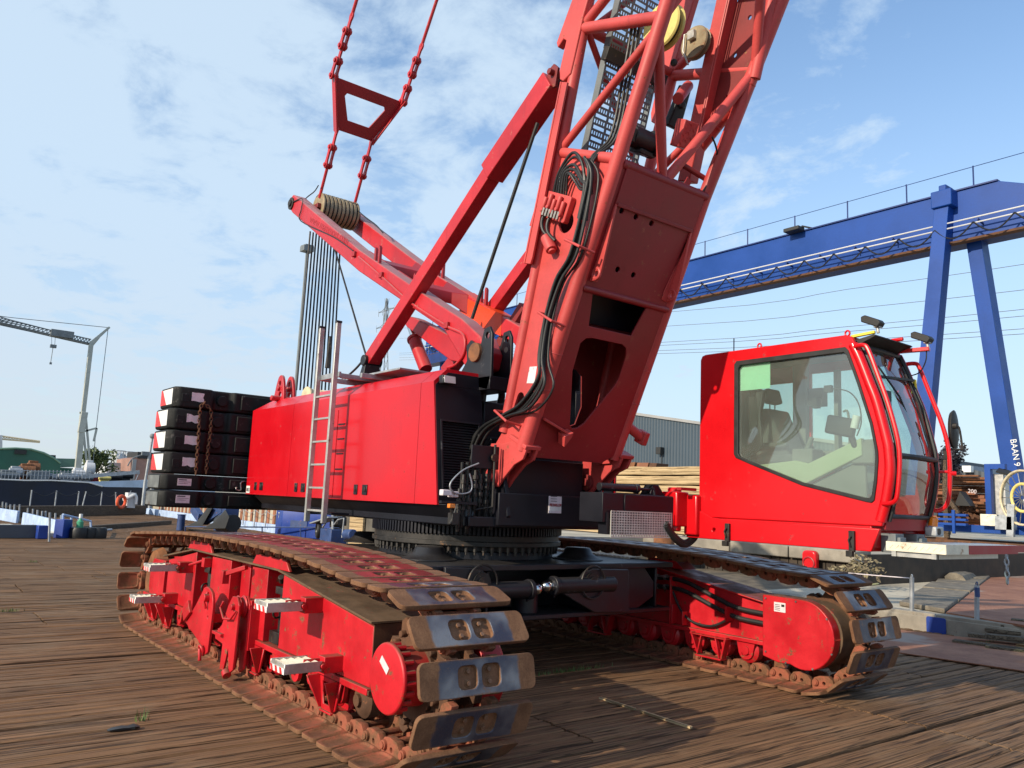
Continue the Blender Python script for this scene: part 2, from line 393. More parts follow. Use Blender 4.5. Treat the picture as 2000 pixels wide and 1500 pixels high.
def text(s, size, M, mat, parent, name='lettering', ext=.002, width=None):
    cu = bpy.data.curves.new(name, 'FONT'); cu.body = s; cu.size = size; cu.extrude = ext; cu.align_x = 'LEFT'
    tmp = bpy.data.objects.new('tmp', cu); me = bpy.data.meshes.new_from_object(tmp); bpy.data.objects.remove(tmp)
    me.name = name; me.materials.clear(); me.materials.append(mat)
    xs = [v.co.x for v in me.vertices]; k = width/max(1e-6, max(xs)-min(xs)) if width else 1.
    me.transform(M @ Matrix.Diagonal((k, 1, 1, 1)))
    o = bpy.data.objects.new(name, me); COL.objects.link(o)
    if parent is not None: attach(o, parent)
    return o
def basis(o, x, y):
    x = V(x).normalized(); z = x.cross(V(y)).normalized(); y = z.cross(x)
    m = Matrix((x, y, z)).transposed().to_4x4(); m.translation = V(o); return m
def arc(cx, cy, r, a0, a1, n): return [(cx+r*math.cos(R(a0+(a1-a0)*i/n)), cy+r*math.sin(R(a0+(a1-a0)*i/n))) for i in range(n+1)]
def rrect(x0, x1, y0, y1, r, n=3):
    return arc(x1-r, y1-r, r, 0, 90, n)+arc(x0+r, y1-r, r, 90, 180, n)+arc(x0+r, y0+r, r, 180, 270, n)+arc(x1-r, y0+r, r, 270, 360, n)
def circ(cx, cy, r, n=16): return [(cx+r*math.cos(2*pi*k/n), cy+r*math.sin(2*pi*k/n)) for k in range(n)]
def smooth(ps, n=6):
    ps = [V(p) for p in ps]; out = []
    for i in range(len(ps)-1):
        a, b, c, d = ps[max(i-1, 0)], ps[i], ps[i+1], ps[min(i+2, len(ps)-1)]
        for k in range(n):
            t = k/n; out.append(.5*((2*b)+(c-a)*t+(2*a-5*b+4*c-d)*t*t+(3*b-a-3*c+d)*t**3))
    return out+[ps[-1]]
# ================================================================== THE CRAWLER CRANE
CR0 = empty('crawler_crane', (-10, 6.88, 0), 'big red crawler crane with black body and lattice boom standing on the timber deck', 'crawler crane')
Y0 = 6.88
# ---------------------------------------------------------------- track pads
def shoe_mesh(mat, name):
    b = MB(); hw, hl, T = .55, .138, .075
    out = rrect(-hl, hl, -hw, hw, .055, 4)
    pk = [rrect(-.090, .090, -.205, -.018, .05, 3), rrect(-.090, .090, .018, .205, .05, 3)]
    di = [rrect(-.112, .112, -.515, -.24, .05, 2), rrect(-.112, .112, .24, .515, .05, 2)]
    def ring(lp, z): return b.pts([(p[0], p[1], z) for p in lp])
    def wall(A, Bq):
        for k in range(len(A)): b.face([A[k], A[(k+1) % len(A)], Bq[(k+1) % len(A)], Bq[k]])
    top = ring(out, 0); bot = ring(out, -T); wall(top, bot)
    for holes, z, zf, outer in ((pk, 0, -.034, top), (di, -T, -T+.018, bot)):
        es = []
        loops = [outer]
        for h in holes:
            a = ring(h, z); k = .9; cx = sum(p[0] for p in h)/len(h); cy = sum(p[1] for p in h)/len(h)
            f = ring([(cx+(p[0]-cx)*k, cy+(p[1]-cy)*k) for p in h], zf); wall(a, f); b.face(f); loops.append(a)
        for lp in loops:
            for i in range(len(lp)):
                e = b.bm.edges.get((lp[i-1], lp[i])) or b.bm.edges.new((lp[i-1], lp[i])); es.append(e)
        bmesh.ops.triangle_fill(b.bm, use_beauty=True, use_dissolve=False, edges=es)
    for y in (-.10, .10):
        for x in (-.045, .045): b.cyl((x, y, -.036), (x, y, -.010), .021, n=6); b.cyl((x, y, -.04), (x, y, -.030), .031, n=10)
    for y in (-.19, .19):            # link rails and pin ends
        b.plate([(-.15, -.062), (.15, -.062), (.15, -.12), (.10, -.185), (.02, -.20), (-.10, -.185), (-.15, -.13)], [circ(-.02, -.105, .024, 8)], (0, y, 0), (1, 0, 0), (0, 0, 1), (0, 1, 0), -.035, .035)
        s = 1 if y > 0 else -1
        b.cyl((.085, y+s*.03, -.13), (.085, y+s*.062, -.13), .042, n=12); b.cyl((.085, y+s*.06, -.13), (.085, y+s*.075, -.13), .03, n=10)
    b.cyl((.085, -.2, -.13), (.085, .2, -.13), .03, n=8)
    for v in b.bm.verts:             # pads thin out toward the tips
        if abs(v.co.y) > .235 and v.co.z < -.03: v.co.z *= 1-.48*min(1, (abs(v.co.y)-.235)/.28)
    return b.build(name, mat, None, .010, 2)
proto_s = shoe_mesh(SHOE_S, 'track_shoe'); proto_r = shoe_mesh(SHOE_R, 'track_shoe')
proto_s.data.name = 'track_shoe_steel'
def track_path():          # the line of the link pins, 0.13 m inside the pad faces
    top = smooth([V((-14.0, 0, 1.33)), V((-13.5, 0, 1.365)), V((-12.84, 0, 1.40)), V((-11.1, 0, 1.482)), V((-9.2, 0, 1.492)), V((-8.0, 0, 1.468)), V((-7.2, 0, 1.415)), V((-6.5, 0, 1.348)), V((-6.0, 0, 1.33))], 10)
    p = [(v.x, v.z) for v in top]
    p += arc(-6.0, .73, .60, 90, -90, 40)[1:]
    p[-1] = (-6.0, 0.13)
    p += [(-6.3-i*.5, 0.13) for i in range(16)]
    p += arc(-14.0, .73, .60, 270, 90, 40)[:-1]
    return p
TP = track_path()
def shoes_for(track, yc, painted, hide):
    n = len(TP); seg = [math.dist(TP[i], TP[(i+1) % n]) for i in range(n)]; tot = sum(seg); N = round(tot/.308); step = tot/N
    # one pad centred on the front wheel at z=.84
    acc = 0; s0 = 0
    for i in range(n):
        if TP[i][0] > -5.7 and TP[i][1] < .83: s0 = acc; break
        acc += seg[i]
    hidden = MB(); hid = 0
    for k in range(N):
        s = (s0+k*step) % tot; i = 0
        while s > seg[i]: s -= seg[i]; i = (i+1) % n
        a, c = V((TP[i][0], 0, TP[i][1])), V((TP[(i+1) % n][0], 0, TP[(i+1) % n][1])); p = a.lerp(c, s/max(seg[i], 1e-6))
        # tangent over a pad length
        t = (c-a).normalized(); nn = V((-t.z, 0, t.x))
        M = Matrix((t, V((0, 1, 0)), nn)).transposed().to_4x4(); p = p+nn*.13; M.translation = (p.x, yc, p.z)
        M = M @ Matrix.Rotation(rnd.uniform(-.02, .02), 4, 'Y')
        proto = proto_r if painted and p.z > 1.40 and -10.6 < p.x < -6.15 else proto_s
        if hide(p.x, p.z):
            tm = proto_s.data.copy(); tm.transform(M); hidden.bm.from_mesh(tm); bpy.data.meshes.remove(tm); hid += 1; continue
        o = proto.copy(); COL.objects.link(o); o.matrix_basis = M; attach(o, track)
    if hid:
        h = hidden.build('track_shoe_run', SHOE_S, track); h['kind'] = 'stuff'
    else: hidden.bm.free()
# ---------------------------------------------------------------- near track
def roller(track, x, y, r, mat, z=.37):
    b = MB(); b.lathe((x, y-.26, z), (0, 1, 0), [(0, r*.55), (.02, r*.8), (.05, r), (.16, r), (.19, r*.7), (.33, r*.7), (.36, r), (.47, r), (.5, r*.8), (.52, r*.55)], 20)
    b.cyl((x, y-.29, z), (x, y+.29, z), r*.35, n=10); b.build('track_roller', mat, track)
def foot_step(track, x, z):
    b = MB(); b.bx(x-.065, x+.065, 3.46, 3.70, z-.075, z+.075); b.bx(x-.05, x-.035, 3.30, 3.46, z-.05, z+.05)
    b.cyl((x-.09, 3.44, z), (x+.10, 3.44, z), .025, n=10); b.cyl((x+.06, 3.44, z), (x+.085, 3.44, z), .042, n=8)
    st = b.build('foot_step', TRED, track, .008)
    c = MB(); y0, y1, h = 3.07, 3.43, .045
    c.bx(x+.075, x+.085, y0, y1, z-h, z+h); c.bx(x-.245, x-.235, y0, y1, z-h, z+h); c.bx(x-.235, x+.075, y0, y0+.008, z-h, z+h); c.bx(x-.235, x+.075, y0+.01, y1, z-h, z-h+.006)
    c.build('step_channel', ALU, st, .004, 1)
    d = MB()
    for i in range(5):
        y = y0+.03+i*.072
        d.beam((x-.235, y, z+h*.55), (x+.075, y, z+h*.55), .045, .008, up=(0, -.45, 1))
    d.build('step_tread', CREAM, st)
    e = MB()
    e.bx(x-.236, x+.086, y0-.004, y0-.001, z-h, z+h*.15); e.mi = 1
    for i in range(3):
        xx = x-.21+i*.105; e.hexa([(xx, y0-.008, z-h), (xx+.05, y0-.008, z-h), (xx+.05, y0-.005, z-h), (xx, y0-.005, z-h), (xx-.02, y0-.008, z+h*.15), (xx+.02, y0-.008, z+h*.15), (xx+.02, y0-.005, z+h*.15), (xx-.03, y0-.005, z+h*.15)])
    e.build('warning_stripe', [WHITE, SRED], st)
def near_track():
    yp, yb = 3.65, 3.92
    b = MB()
    k = .9733
    X = lambda px: at(px, 1150, 'y', yp).x
    # back wall, top cover and bottom flange
    prof = [(-6.62, .47), (-6.62, 1.07), (-8.75, 1.32), (-11.8, 1.32), (-12.6, 1.2), (-13.9, 1.08), (-14.02, .9), (-14.02, .45)]
    b.xz(prof, yb, 4.42)
    b.bx(-14.2, -6.6, 3.62, 3.9, .455, .515); b.bx(-14.2, -6.6, 3.9, 4.4, .40, .47)
    # outer panels with the bays left open between them
    for x0, x1, za, zb in ((-8.68, -6.6, 1.295, 1.045), (-9.62, -9.13, 1.30, 1.31), (-11.08, -10.35, 1.30, 1.31), (-13.05, -11.75, 1.10, 1.31)):
        b.xz([(x0, .52), (x1, .52), (x1, zb), (x0, za)], yp, yb)
    b.xz([(-14.02, .60), (-13.9, .45), (-13.22, .45), (-13.22, 1.07), (-13.85, 1.06), (-14.02, .93)], yp, yb)
    b.xz([(-10.3, .52), (-10.0, .52), (-10.0, 1.3), (-10.3, 1.3)], yp+.12, yb)
    f = b.build('crawler_track', TRED, CR0, .007)
    t = MB()       # dusty cover strip
    for (x0, z0), (x1, z1) in (((-6.56, 1.075), (-8.75, 1.33)), ((-8.75, 1.33), (-11.8, 1.33)), ((-11.8, 1.33), (-13.2, 1.135))):
        t.hexa([(x1, 3.6, z1), (x0, 3.6, z0), (x0, 4.4, z0), (x1, 4.4, z1), (x1, 3.6, z1+.022), (x0, 3.6, z0+.022), (x0, 4.4, z0+.022), (x1, 4.4, z1+.022)])
    t.build('top_cover', DUSTTOP, f, .004, 1)
    e = MB(); e.bx(-6.62, -6.595, 3.655, 4.4, .475, 1.065); e.bx(-6.62, -6.58, 3.63, 4.4, .46, .50); e.build('end_plate', DRUST, f, .003)
    for (x0, x1) in ((-12.05, -11.0), (-9.55, -8.45)):      # slide shoes on the cover
        g = MB(); g.xz([(x0, 1.345), (x1, 1.345), (x1-.12, 1.465), (x0+.12, 1.465)], 3.61, 3.65); g.bx(x0+.1, x1-.1, 3.65, 3.67, 1.36, 1.45); g.build('slide_block', TRED, f, .015)
    # jacks in the two bays
    for x in (-8.9, -11.42):
        g = MB(); g.cyl((x, 3.80, .56), (x, 3.80, 1.12), .075, n=16); g.bx(x-.13, x+.13, 3.68, 3.9, .53, .66); g.bx(x-.10, x+.10, 3.7, 3.9, 1.06, 1.14)
        g.torus((x, 3.70, .86), (1, .3, 0), .055, .014, 14, 6); g.cyl((x+.02, 3.72, 1.2), (x+.08, 3.68, 1.26), .035, n=10); g.build('bay_jack', GSTEEL, f, .006)
    # hinged outrigger plates in the middle bay
    g = MB(); g.xz([(-11.28, .44), (-10.93, .70), (-10.73, .88), (-10.66, .95), (-10.56, .975), (-10.44, .96), (-10.34, .92), (-10.29, .84), (-10.27, .76), (-10.31, .22), (-10.38, .18), (-10.52, .20), (-10.56, .26)], 3.44, 3.475, [circ(-10.5, .86, .035, 10), circ(-10.42, .62, .02, 8)])
    g.xz([(-11.24, .46), (-11.02, .60), (-11.14, .74), (-11.36, .60)], 3.40, 3.44); g.bx(-10.75, -10.4, 3.475, 3.66, .55, .66)
    g.tube([(-10.47, 3.43, .92), (-10.46, 3.39, .8), (-10.45, 3.42, .72)], .017, 8); g.cyl((-10.46, 3.38, .85), (-10.46, 3.5, .85), .05, n=12)
    g.cyl((-10.48, 3.40, .24), (-10.44, 3.40, .10), .022, n=8); g.torus((-10.47, 3.42, .22), (0, 1, .4), .06, .02, 14, 6); g.build('hinge_plate', TRED, f, .006)
    g = MB()
    for y in (3.40, 3.52): g.xz([(-9.98, .50), (-9.78, .62), (-9.62, .86), (-9.50, .98), (-9.36, .99), (-9.27, .90), (-9.30, .20), (-9.42, .14), (-9.50, .40), (-9.60, .14), (-9.72, .14), (-9.70, .42), (-9.96, .44)], y, y+.025)
    g.lathe((-9.42, 3.425, .87), (0, 1, 0), [(0, .11), (.015, .13), (.035, .10), (.06, .10), (.08, .13), (.095, .11)], 22); g.cyl((-9.42, 3.36, .87), (-9.42, 3.6, .87), .035, n=10)
    g.bx(-9.98, -9.68, 3.36, 3.56, .50, .535); g.tube([(-9.72, 3.38, .90), (-9.76, 3.36, .82), (-9.6, 3.35, .72), (-9.4, 3.36, .74), (-9.3, 3.38, .84)], .014, 6)
    g.cyl((-9.85, 3.42, .53), (-9.85, 3.42, .57), .035, n=10); g.cyl((-9.46, 3.38, .16), (-9.40, 3.38, .12), .05, n=10); g.bx(-9.52, -9.27, 3.54, 3.66, .4, .95); g.build('lift_hook', TRED, f, .006)
    g = MB(); g.bx(-9.86, -9.78, 3.36, 3.44, 1.09, 1.24); g.beam((-9.83, 3.40, 1.20), (-9.55, 3.55, 1.30), .06, .05); g.build('latch_arm', TRED, f, .005); g = MB(); g.cyl((-11.7, 3.55, 1.14), (-11.15, 3.60, 1.26), .02, n=8); g.bx(-11.2, -11.1, 3.55, 3.66, 1.16, 1.28); g.build('latch_rod', TRED, f, .005)
    for x, z in ((-7.93, 1.10), (-7.40, .63), (-12.24, 1.09), (-12.83, .60)): foot_step(f, x*k+.0, z)
    # running gear
    for i in range(14):
        x = -6.95-i*.51
        roller(f, x, 4.0, .165, TRED if i % 3 else DRUST, .335)
    for x in (-7.35, -9.25, -11.0, -12.75, -13.5):
        g = MB()
        for y in (3.62, 3.80): g.xz([(x-.26, .47), (x+.26, .47), (x+.17, .20), (x+.10, .16), (x-.10, .16), (x-.17, .20)], y, y+.02, [[(x-.13, .42), (x-.08, .22), (x+.08, .22), (x+.13, .42)]])
        g.bx(x-.12, x+.12, 3.6, 3.86, .15, .17)
        for s in (-1, 1): g.hexa([(x+s*.2-.01, 3.48, .47), (x+s*.2+.01, 3.48, .47), (x+s*.2+.01, 3.62, .47), (x+s*.2-.01, 3.62, .47), (x+s*.13-.01, 3.6, .18), (x+s*.13+.01, 3.6, .18), (x+s*.13+.01, 3.62, .18), (x+s*.13-.01, 3.62, .18)])
        g.build('roller_guard', TRED, f, .004, 1)
    for i in range(14):
        x = -7.2-i*.51
        g = MB(); g.xz(arc(x, .36, .10, 180, 360, 8)+[(x+.12, .47), (x-.12, .47)], 3.66, 3.70); g.cyl((x, 3.64, .36), (x, 3.66, .36), .03, n=8); g.build('roller_clip', TRED, f)
    # final drive drum with bolted cap, sprocket behind
    cx, cz = -5.93, .75
    g = MB(); g.lathe((cx, 3.42, cz), (0, 1, 0), [(0, .02), (0, .268), (.012, .28), (.034, .28), (.038, .235), (.34, .235), (.34, .02)], 40); d = g.build('drive_hub', TRED, f, .004)
    g = MB(); g.cyl((0, 3.455, 0), (0, 3.535, 0), .022, n=8); hb = g.build('hub_bolt', TRED, d)
    for i in range(20):
        a = 2*pi*i/20; o = hb.copy(); COL.objects.link(o); o.location = (cx+.259*math.cos(a), 0, cz+.259*math.sin(a))
    bpy.data.objects.remove(hb)
    g = MB(); M = basis((cx-.03, 3.417, cz+.10), (.83, 0, -.55), (.55, 0, .83))
    g.hexa([M @ V(q) for q in ((-.075, -.032, 0), (.075, -.032, 0), (.075, .032, 0), (-.075, .032, 0), (-.075, -.032, .003), (.075, -.032, .003), (.075, .032, .003), (-.075, .032, .003))]); g.build('sticker', STICK, d)
    g = MB(); teeth = []
    for i in range(44):
        r = .50 if (i//2) % 2 else .42; teeth.append((-6.0+r*math.cos(2*pi*i/44), .72+r*math.sin(2*pi*i/44)))
    g.xz(teeth, 3.74, 3.82); g.xz(teeth, 4.0, 4.08); g.cyl((-6.0, 3.7, .72), (-6.0, 4.3, .72), .33, n=28)
    for i in range(18):
        a = 2*pi*i/18; g.cyl((-6.0+.37*math.cos(a), 3.68, .72+.37*math.sin(a)), (-6.0+.37*math.cos(a), 3.74, .72+.37*math.sin(a)), .03, n=8)
    g.build('sprocket', DRUST, f, .006)
    g = MB(); g.lathe((-14.0, 3.7, .72), (0, 1, 0), [(0, .05), (0, .45), (.1, .5), (.15, .42), (.4, .42), (.45, .5), (.55, .45), (.55, .05)], 30); g.build('idler_wheel', RUST, f)
    g = MB(); g.lathe((-5.95, 4.15, .74), (0, 1, 0), [(0, .05), (0, .36), (.22, .36), (.26, .30), (.26, .05)], 32); g.bx(-6.9, -5.9, 4.16, 4.38, .45, 1.06); g.build('drive_housing', TRED, f, .01)
    shoes_for(f, 3.88, True, lambda x, z: z < .02 and -13.6 < x < -12.0 and False)
    return f
TL = near_track()
# ---------------------------------------------------------------- far track
def far_track():
    yc, yi = 9.85, 9.62
    b = MB(); b.xz([(-14.0, .5), (-6.6, .47), (-6.6, 1.0), (-8.55, 1.29), (-11.8, 1.3), (-13.8, 1.1), (-14.0, .95)], yi, 10.2)
    b.bx(-14.1, -6.6, 9.55, 10.25, .45, .505)
    for x in (-8.28, -9.6): b.bx(x-.012, x+.012, 9.5, 9.62, .51, 1.2)
    b.bx(-8.05, -8.03, 9.5, 9.62, .52, .72); b.bx(-8.25, -8.23, 9.5, 9.62, .52, .80)
    b.hexa([(-8.6, 9.52, 1.29), (-6.6, 9.52, .995), (-6.6, 10.2, .995), (-8.6, 10.2, 1.29), (-8.6, 9.52, 1.31), (-6.6, 9.52, 1.015), (-6.6, 10.2, 1.015), (-8.6, 10.2, 1.31)])
    b.xz([(-9.0, 1.3), (-8.2, 1.3), (-8.35, 1.42), (-8.9, 1.42)], 9.7, 10.0)
    b.xz([(-11.4, 1.3), (-10.6, 1.3), (-10.75, 1.42), (-11.3, 1.42)], 9.7, 10.0)
    f = b.build('crawler_track', TRED, CR0, .007)
    b = MB()        # drive cover
    prof = [(-6.65, .34), (-6.42, .29)] + arc(-6.06, .69, .43, 245, 360, 12) + arc(-6.06, .69, .43, 0, 90, 12) + [(-6.65, 1.125)]
    b.xz(prof, 9.47, 9.62); c = b.build('drive_cover', TRED, f, .012)
    b = MB(); b.xz([(-6.06+(p[0]+6.06)*1.0, p[1]) for p in [(-6.62, .36)]+arc(-6.06, .69, .425, 245, 360, 12)+arc(-6.06, .69, .425, 0, 90, 12)+[(-6.62, 1.12)]], 9.62, 9.80); b.cyl((-6.0, 9.62, .7), (-6.0, 10.3, .7), .40, n=30); b.build('drive_housing', DUSTTOP, c, .004)
    b = MB()
    for x, z in ((-6.6, 1.08), (-6.15, 1.09), (-5.72, .93), (-5.66, .52), (-5.92, .30), (-6.3, .31), (-6.6, .40)): b.cyl((x, 9.458, z), (x, 9.47, z), .013, n=8)
    b.build('cover_bolt', STEEL, c)
    b = MB(); b.bx(-6.47, -6.30, 9.463, 9.467, .93, 1.05); b.mi = 1; b.bx(-6.36, -6.315, 9.460, 9.462, 1.0, 1.03)
    for i in range(4): b.bx(-6.455, -6.38, 9.460, 9.462, .95+i*.022, .956+i*.022)
    b.build('sticker', [STICK, SBLK], c)
    for i in range(15):
        x = -7.0-i*.46; roller(f, x, 9.86, .17, TRED, .34)
        g = MB(); g.xz(arc(x, .34, .12, 180, 360, 8)+[(x+.15, .46), (x-.15, .46)], 9.585, 9.625, [[(x-.07, .30), (x+.07, .30), (x+.05, .26), (x-.05, .26)]]); g.build('roller_clip', TRED, f)
    for x in (-7.55, -9.8, -12.2):
        g = MB()
        for s in (-1, 1):
            g.hexa([(x+s*.30-.015, 9.46, .47), (x+s*.30+.015, 9.46, .47), (x+s*.30+.015, 9.6, .47), (x+s*.30-.015, 9.6, .47), (x+s*.2-.015, 9.5, .17), (x+s*.2+.015, 9.5, .17), (x+s*.2+.015, 9.6, .17), (x+s*.2-.015, 9.6, .17)])
            g.beam((x+s*.12, 9.5, .46), (x+s*.19, 9.5, .18), .02, .06, up=(0, 1, 0))
        g.bx(x-.22, x+.22, 9.47, 9.62, .15, .175); g.bx(x-.32, x+.32, 9.46, 9.6, .44, .452); g.build('roller_guard', TRED, f, .004, 1)
    H = lambda px, py, y=9.56: at(px, py, 'y', y)
    for ps, r in ((((1236, 1122), (1262, 1126), (1312, 1130), (1345, 1139), (1400, 1168), (1440, 1187), (1494, 1199)), .032), (((1236, 1141), (1262, 1143), (1312, 1148), (1345, 1158), (1400, 1188), (1440, 1206), (1494, 1218)), .032), (((1314, 1155), (1330, 1192), (1352, 1214), (1385, 1223), (1410, 1216), (1428, 1203)), .019)):
        MB().tube(smooth([H(*p) for p in ps], 6), r, 10).build('hydraulic_hose', RUBBER, f)
    g = MB()
    for y in (1123, 1142):
        a, c = H(1244, y), H(1308, y+5); g.cyl(a, c, .03, n=10)
        for q in (.15, .4, .6, .85): m = a.lerp(c, q); g.cyl(m, m+(c-a).normalized()*.05, .045, n=6)
    g.build('hose_coupling', STEEL, f)
    g = MB(); p = H(1426, 1195); g.bx(p.x-.015, p.x+.015, 9.46, 9.62, p.z-.12, p.z+.07); g.build('hose_clamp', TRED, f)
    g = MB(); teeth = [(-6.0+(.5 if (i//2) % 2 else .42)*math.cos(2*pi*i/44), .72+(.5 if (i//2) % 2 else .42)*math.sin(2*pi*i/44)) for i in range(44)]; g.xz(teeth, 9.9, 9.97); g.xz(teeth, 10.05, 10.1); g.cyl((-6, 9.8, .72), (-6, 10.25, .72), .36, n=24); g.build('sprocket', DRUST, f)
    shoes_for(f, 9.85, False, lambda x, z: (z < .5 and x < -9.2) or (z < 1.44 and x < -13.9) or (z > 1.4 and x < -13.2))
    return f
TR = far_track()
for o in (proto_s, proto_r): bpy.data.objects.remove(o)
# ---------------------------------------------------------------- carbody and slewing ring
b = MB()
b.bx(-11.9, -8.05, 4.55, 9.3, 1.35, 1.425); b.bx(-11.9, -8.05, 4.6, 9.25, .74, .80); b.bx(-11.7, -8.75, 4.5, 9.4, .80, 1.35)
for y in (4.7, 6.0, 7.75, 9.0): b.bx(-8.75, -8.1, y-.02, y+.02, .8, 1.35)
b.cyl((-9.85, Y0, 1.42), (-9.85, Y0, 1.53), 1.25, n=48); b.cyl((-8.3, 6.75, .80), (-8.3, 6.75, 1.12), .17, n=20)
b.yz([(8.0, 1.36), (8.75, 1.36), (8.95, 1.15), (8.95, .95), (8.6, .78), (8.0, .78)], -8.16, -8.10)
cb = b.build('carbody', BLACK, CR0, .012)
def lie_cyl(y0, y1, x, z, dirn):
    g = MB(); g.cyl((x, y0, z), (x, y1, z), .105, n=22); e = y0 if dirn < 0 else y1
    g.cyl((x, e, z), (x, e+dirn*.06, z), .125, n=22); g.cyl((x, e, z-.13), (x, e+dirn*.03, z-.13), .02, n=8); c = g.build('outrigger_cylinder', BLACK, cb, .008)
    g = MB(); g.cyl((x, e+dirn*.06, z), (x, e+dirn*.09, z), .08, n=18); g.ball((x, e+dirn*.15, z), .075, n=16); g.build('cylinder_rod', CHROME, c)
lie_cyl(5.9, 6.52, -7.98, 1.13, 1); lie_cyl(6.98, 8.0, -7.98, 1.16, -1)
def arm_bracket(pts, hole, x):
    g = MB(); g.yz(pts, x-.05, x+.0); o = g.build('outrigger_bracket', BLACK, cb, .012)
    g = MB(); g.cyl((x, hole[0], hole[1]), (x+.03, hole[0], hole[1]), .12, n=20); g.cyl((x+.03, hole[0], hole[1]), (x+.05, hole[0], hole[1]), .07, n=14); g.torus((x+.03, hole[0], hole[1]), (1, 0, 0), .21, .014, 24, 6); g.build('pivot_pin', GSTEEL, o)
Bq = lambda px, py, x=-7.95: (at(px, py, 'x', x).y, at(px, py, 'x', x).z)
arm_bracket([Bq(*p) for p in ((1228, 1112), (1160, 1111), (1142, 1117), (1134, 1128), (1134, 1148), (1120, 1152), (1100, 1160), (1162, 1197), (1230, 1196))], Bq(1156, 1137), -7.95)
arm_bracket([Bq(*p) for p in ((870, 1108), (938, 1110), (952, 1122), (955, 1140), (945, 1152), (940, 1190), (870, 1190))], Bq(940, 1138), -7.95)
for px, py in ((838, 1092), (1128, 1092), (714, 1058)):
    p = at(px, py, 'z', 1.43); g = MB(); g.lathe((p.x, p.y, 1.425), (0, 0, 1), [(0, .36), (.015, .36), (.03, .30), (.09, .21), (.15, .185), (.17, .16), (.17, .02)], 28); g.build('jack_pad', BLACK, cb, .004)
g = MB()
for i in range(24):
    y = 4.62+i*.006
p0 = at(700, 1062, 'z', 1.46)
for i in range(30): g.bx(-10.9+i*.09, -10.9+i*.09+.05, 4.5, 4.72, 1.45, 1.46)
for i in range(4): g.bx(-10.9, -8.25, 4.5+i*.07, 4.515+i*.07, 1.43, 1.45)
for i in range(26): g.bx(-10.9+i*.09, -10.9+i*.09+.05, 8.95, 9.2, 1.45, 1.46)
g.bx(-10.9, -8.6, 8.95, 8.97, 1.43, 1.45); g.bx(-10.9, -8.6, 9.18, 9.2, 1.43, 1.45); g.build('walkway_grating', CREAM, cb)
b = MB(); C0 = (-9.85, Y0, 0)
b.lathe(C0, (0, 0, 1), [(1.53, .9), (1.53, 1.22), (1.60, 1.22), (1.60, 1.36), (1.66, 1.36), (1.66, 1.33), (1.74, 1.33), (1.74, .9)], 64)
sr = b.build('slew_ring', GSTEEL, CR0, .006)
b = MB()
for i in range(150):
    a = 2*pi*i/150
    if math.cos(a-R(-25)) < -.35: continue
    b.beam((-9.85+1.34*math.cos(a), Y0+1.34*math.sin(a), 1.745), (-9.85+1.34*math.cos(a), Y0+1.34*math.sin(a), 1.88), .03, .06, up=(math.cos(a), math.sin(a), 0))
b.lathe(C0, (0, 0, 1), [(1.745, .9), (1.745, 1.31), (1.88, 1.31), (1.88, .9)], 64); b.build('ring_gear', NAVY, sr)
b = MB(); b.cyl((0, 0, 1.53), (0, 0, 1.60), .026, n=6); b.cyl((0, 0, 1.60), (0, 0, 1.49), .016, n=6); rb0 = b.build('ring_bolt', GSTEEL, sr)
for i in range(72):
    a = 2*pi*i/72
    if math.cos(a-R(-50)) < -.15: continue
    o = rb0.copy(); COL.objects.link(o); o.location = (-9.85+1.30*math.cos(a), Y0+1.30*math.sin(a), 0)
bpy.data.objects.remove(rb0)
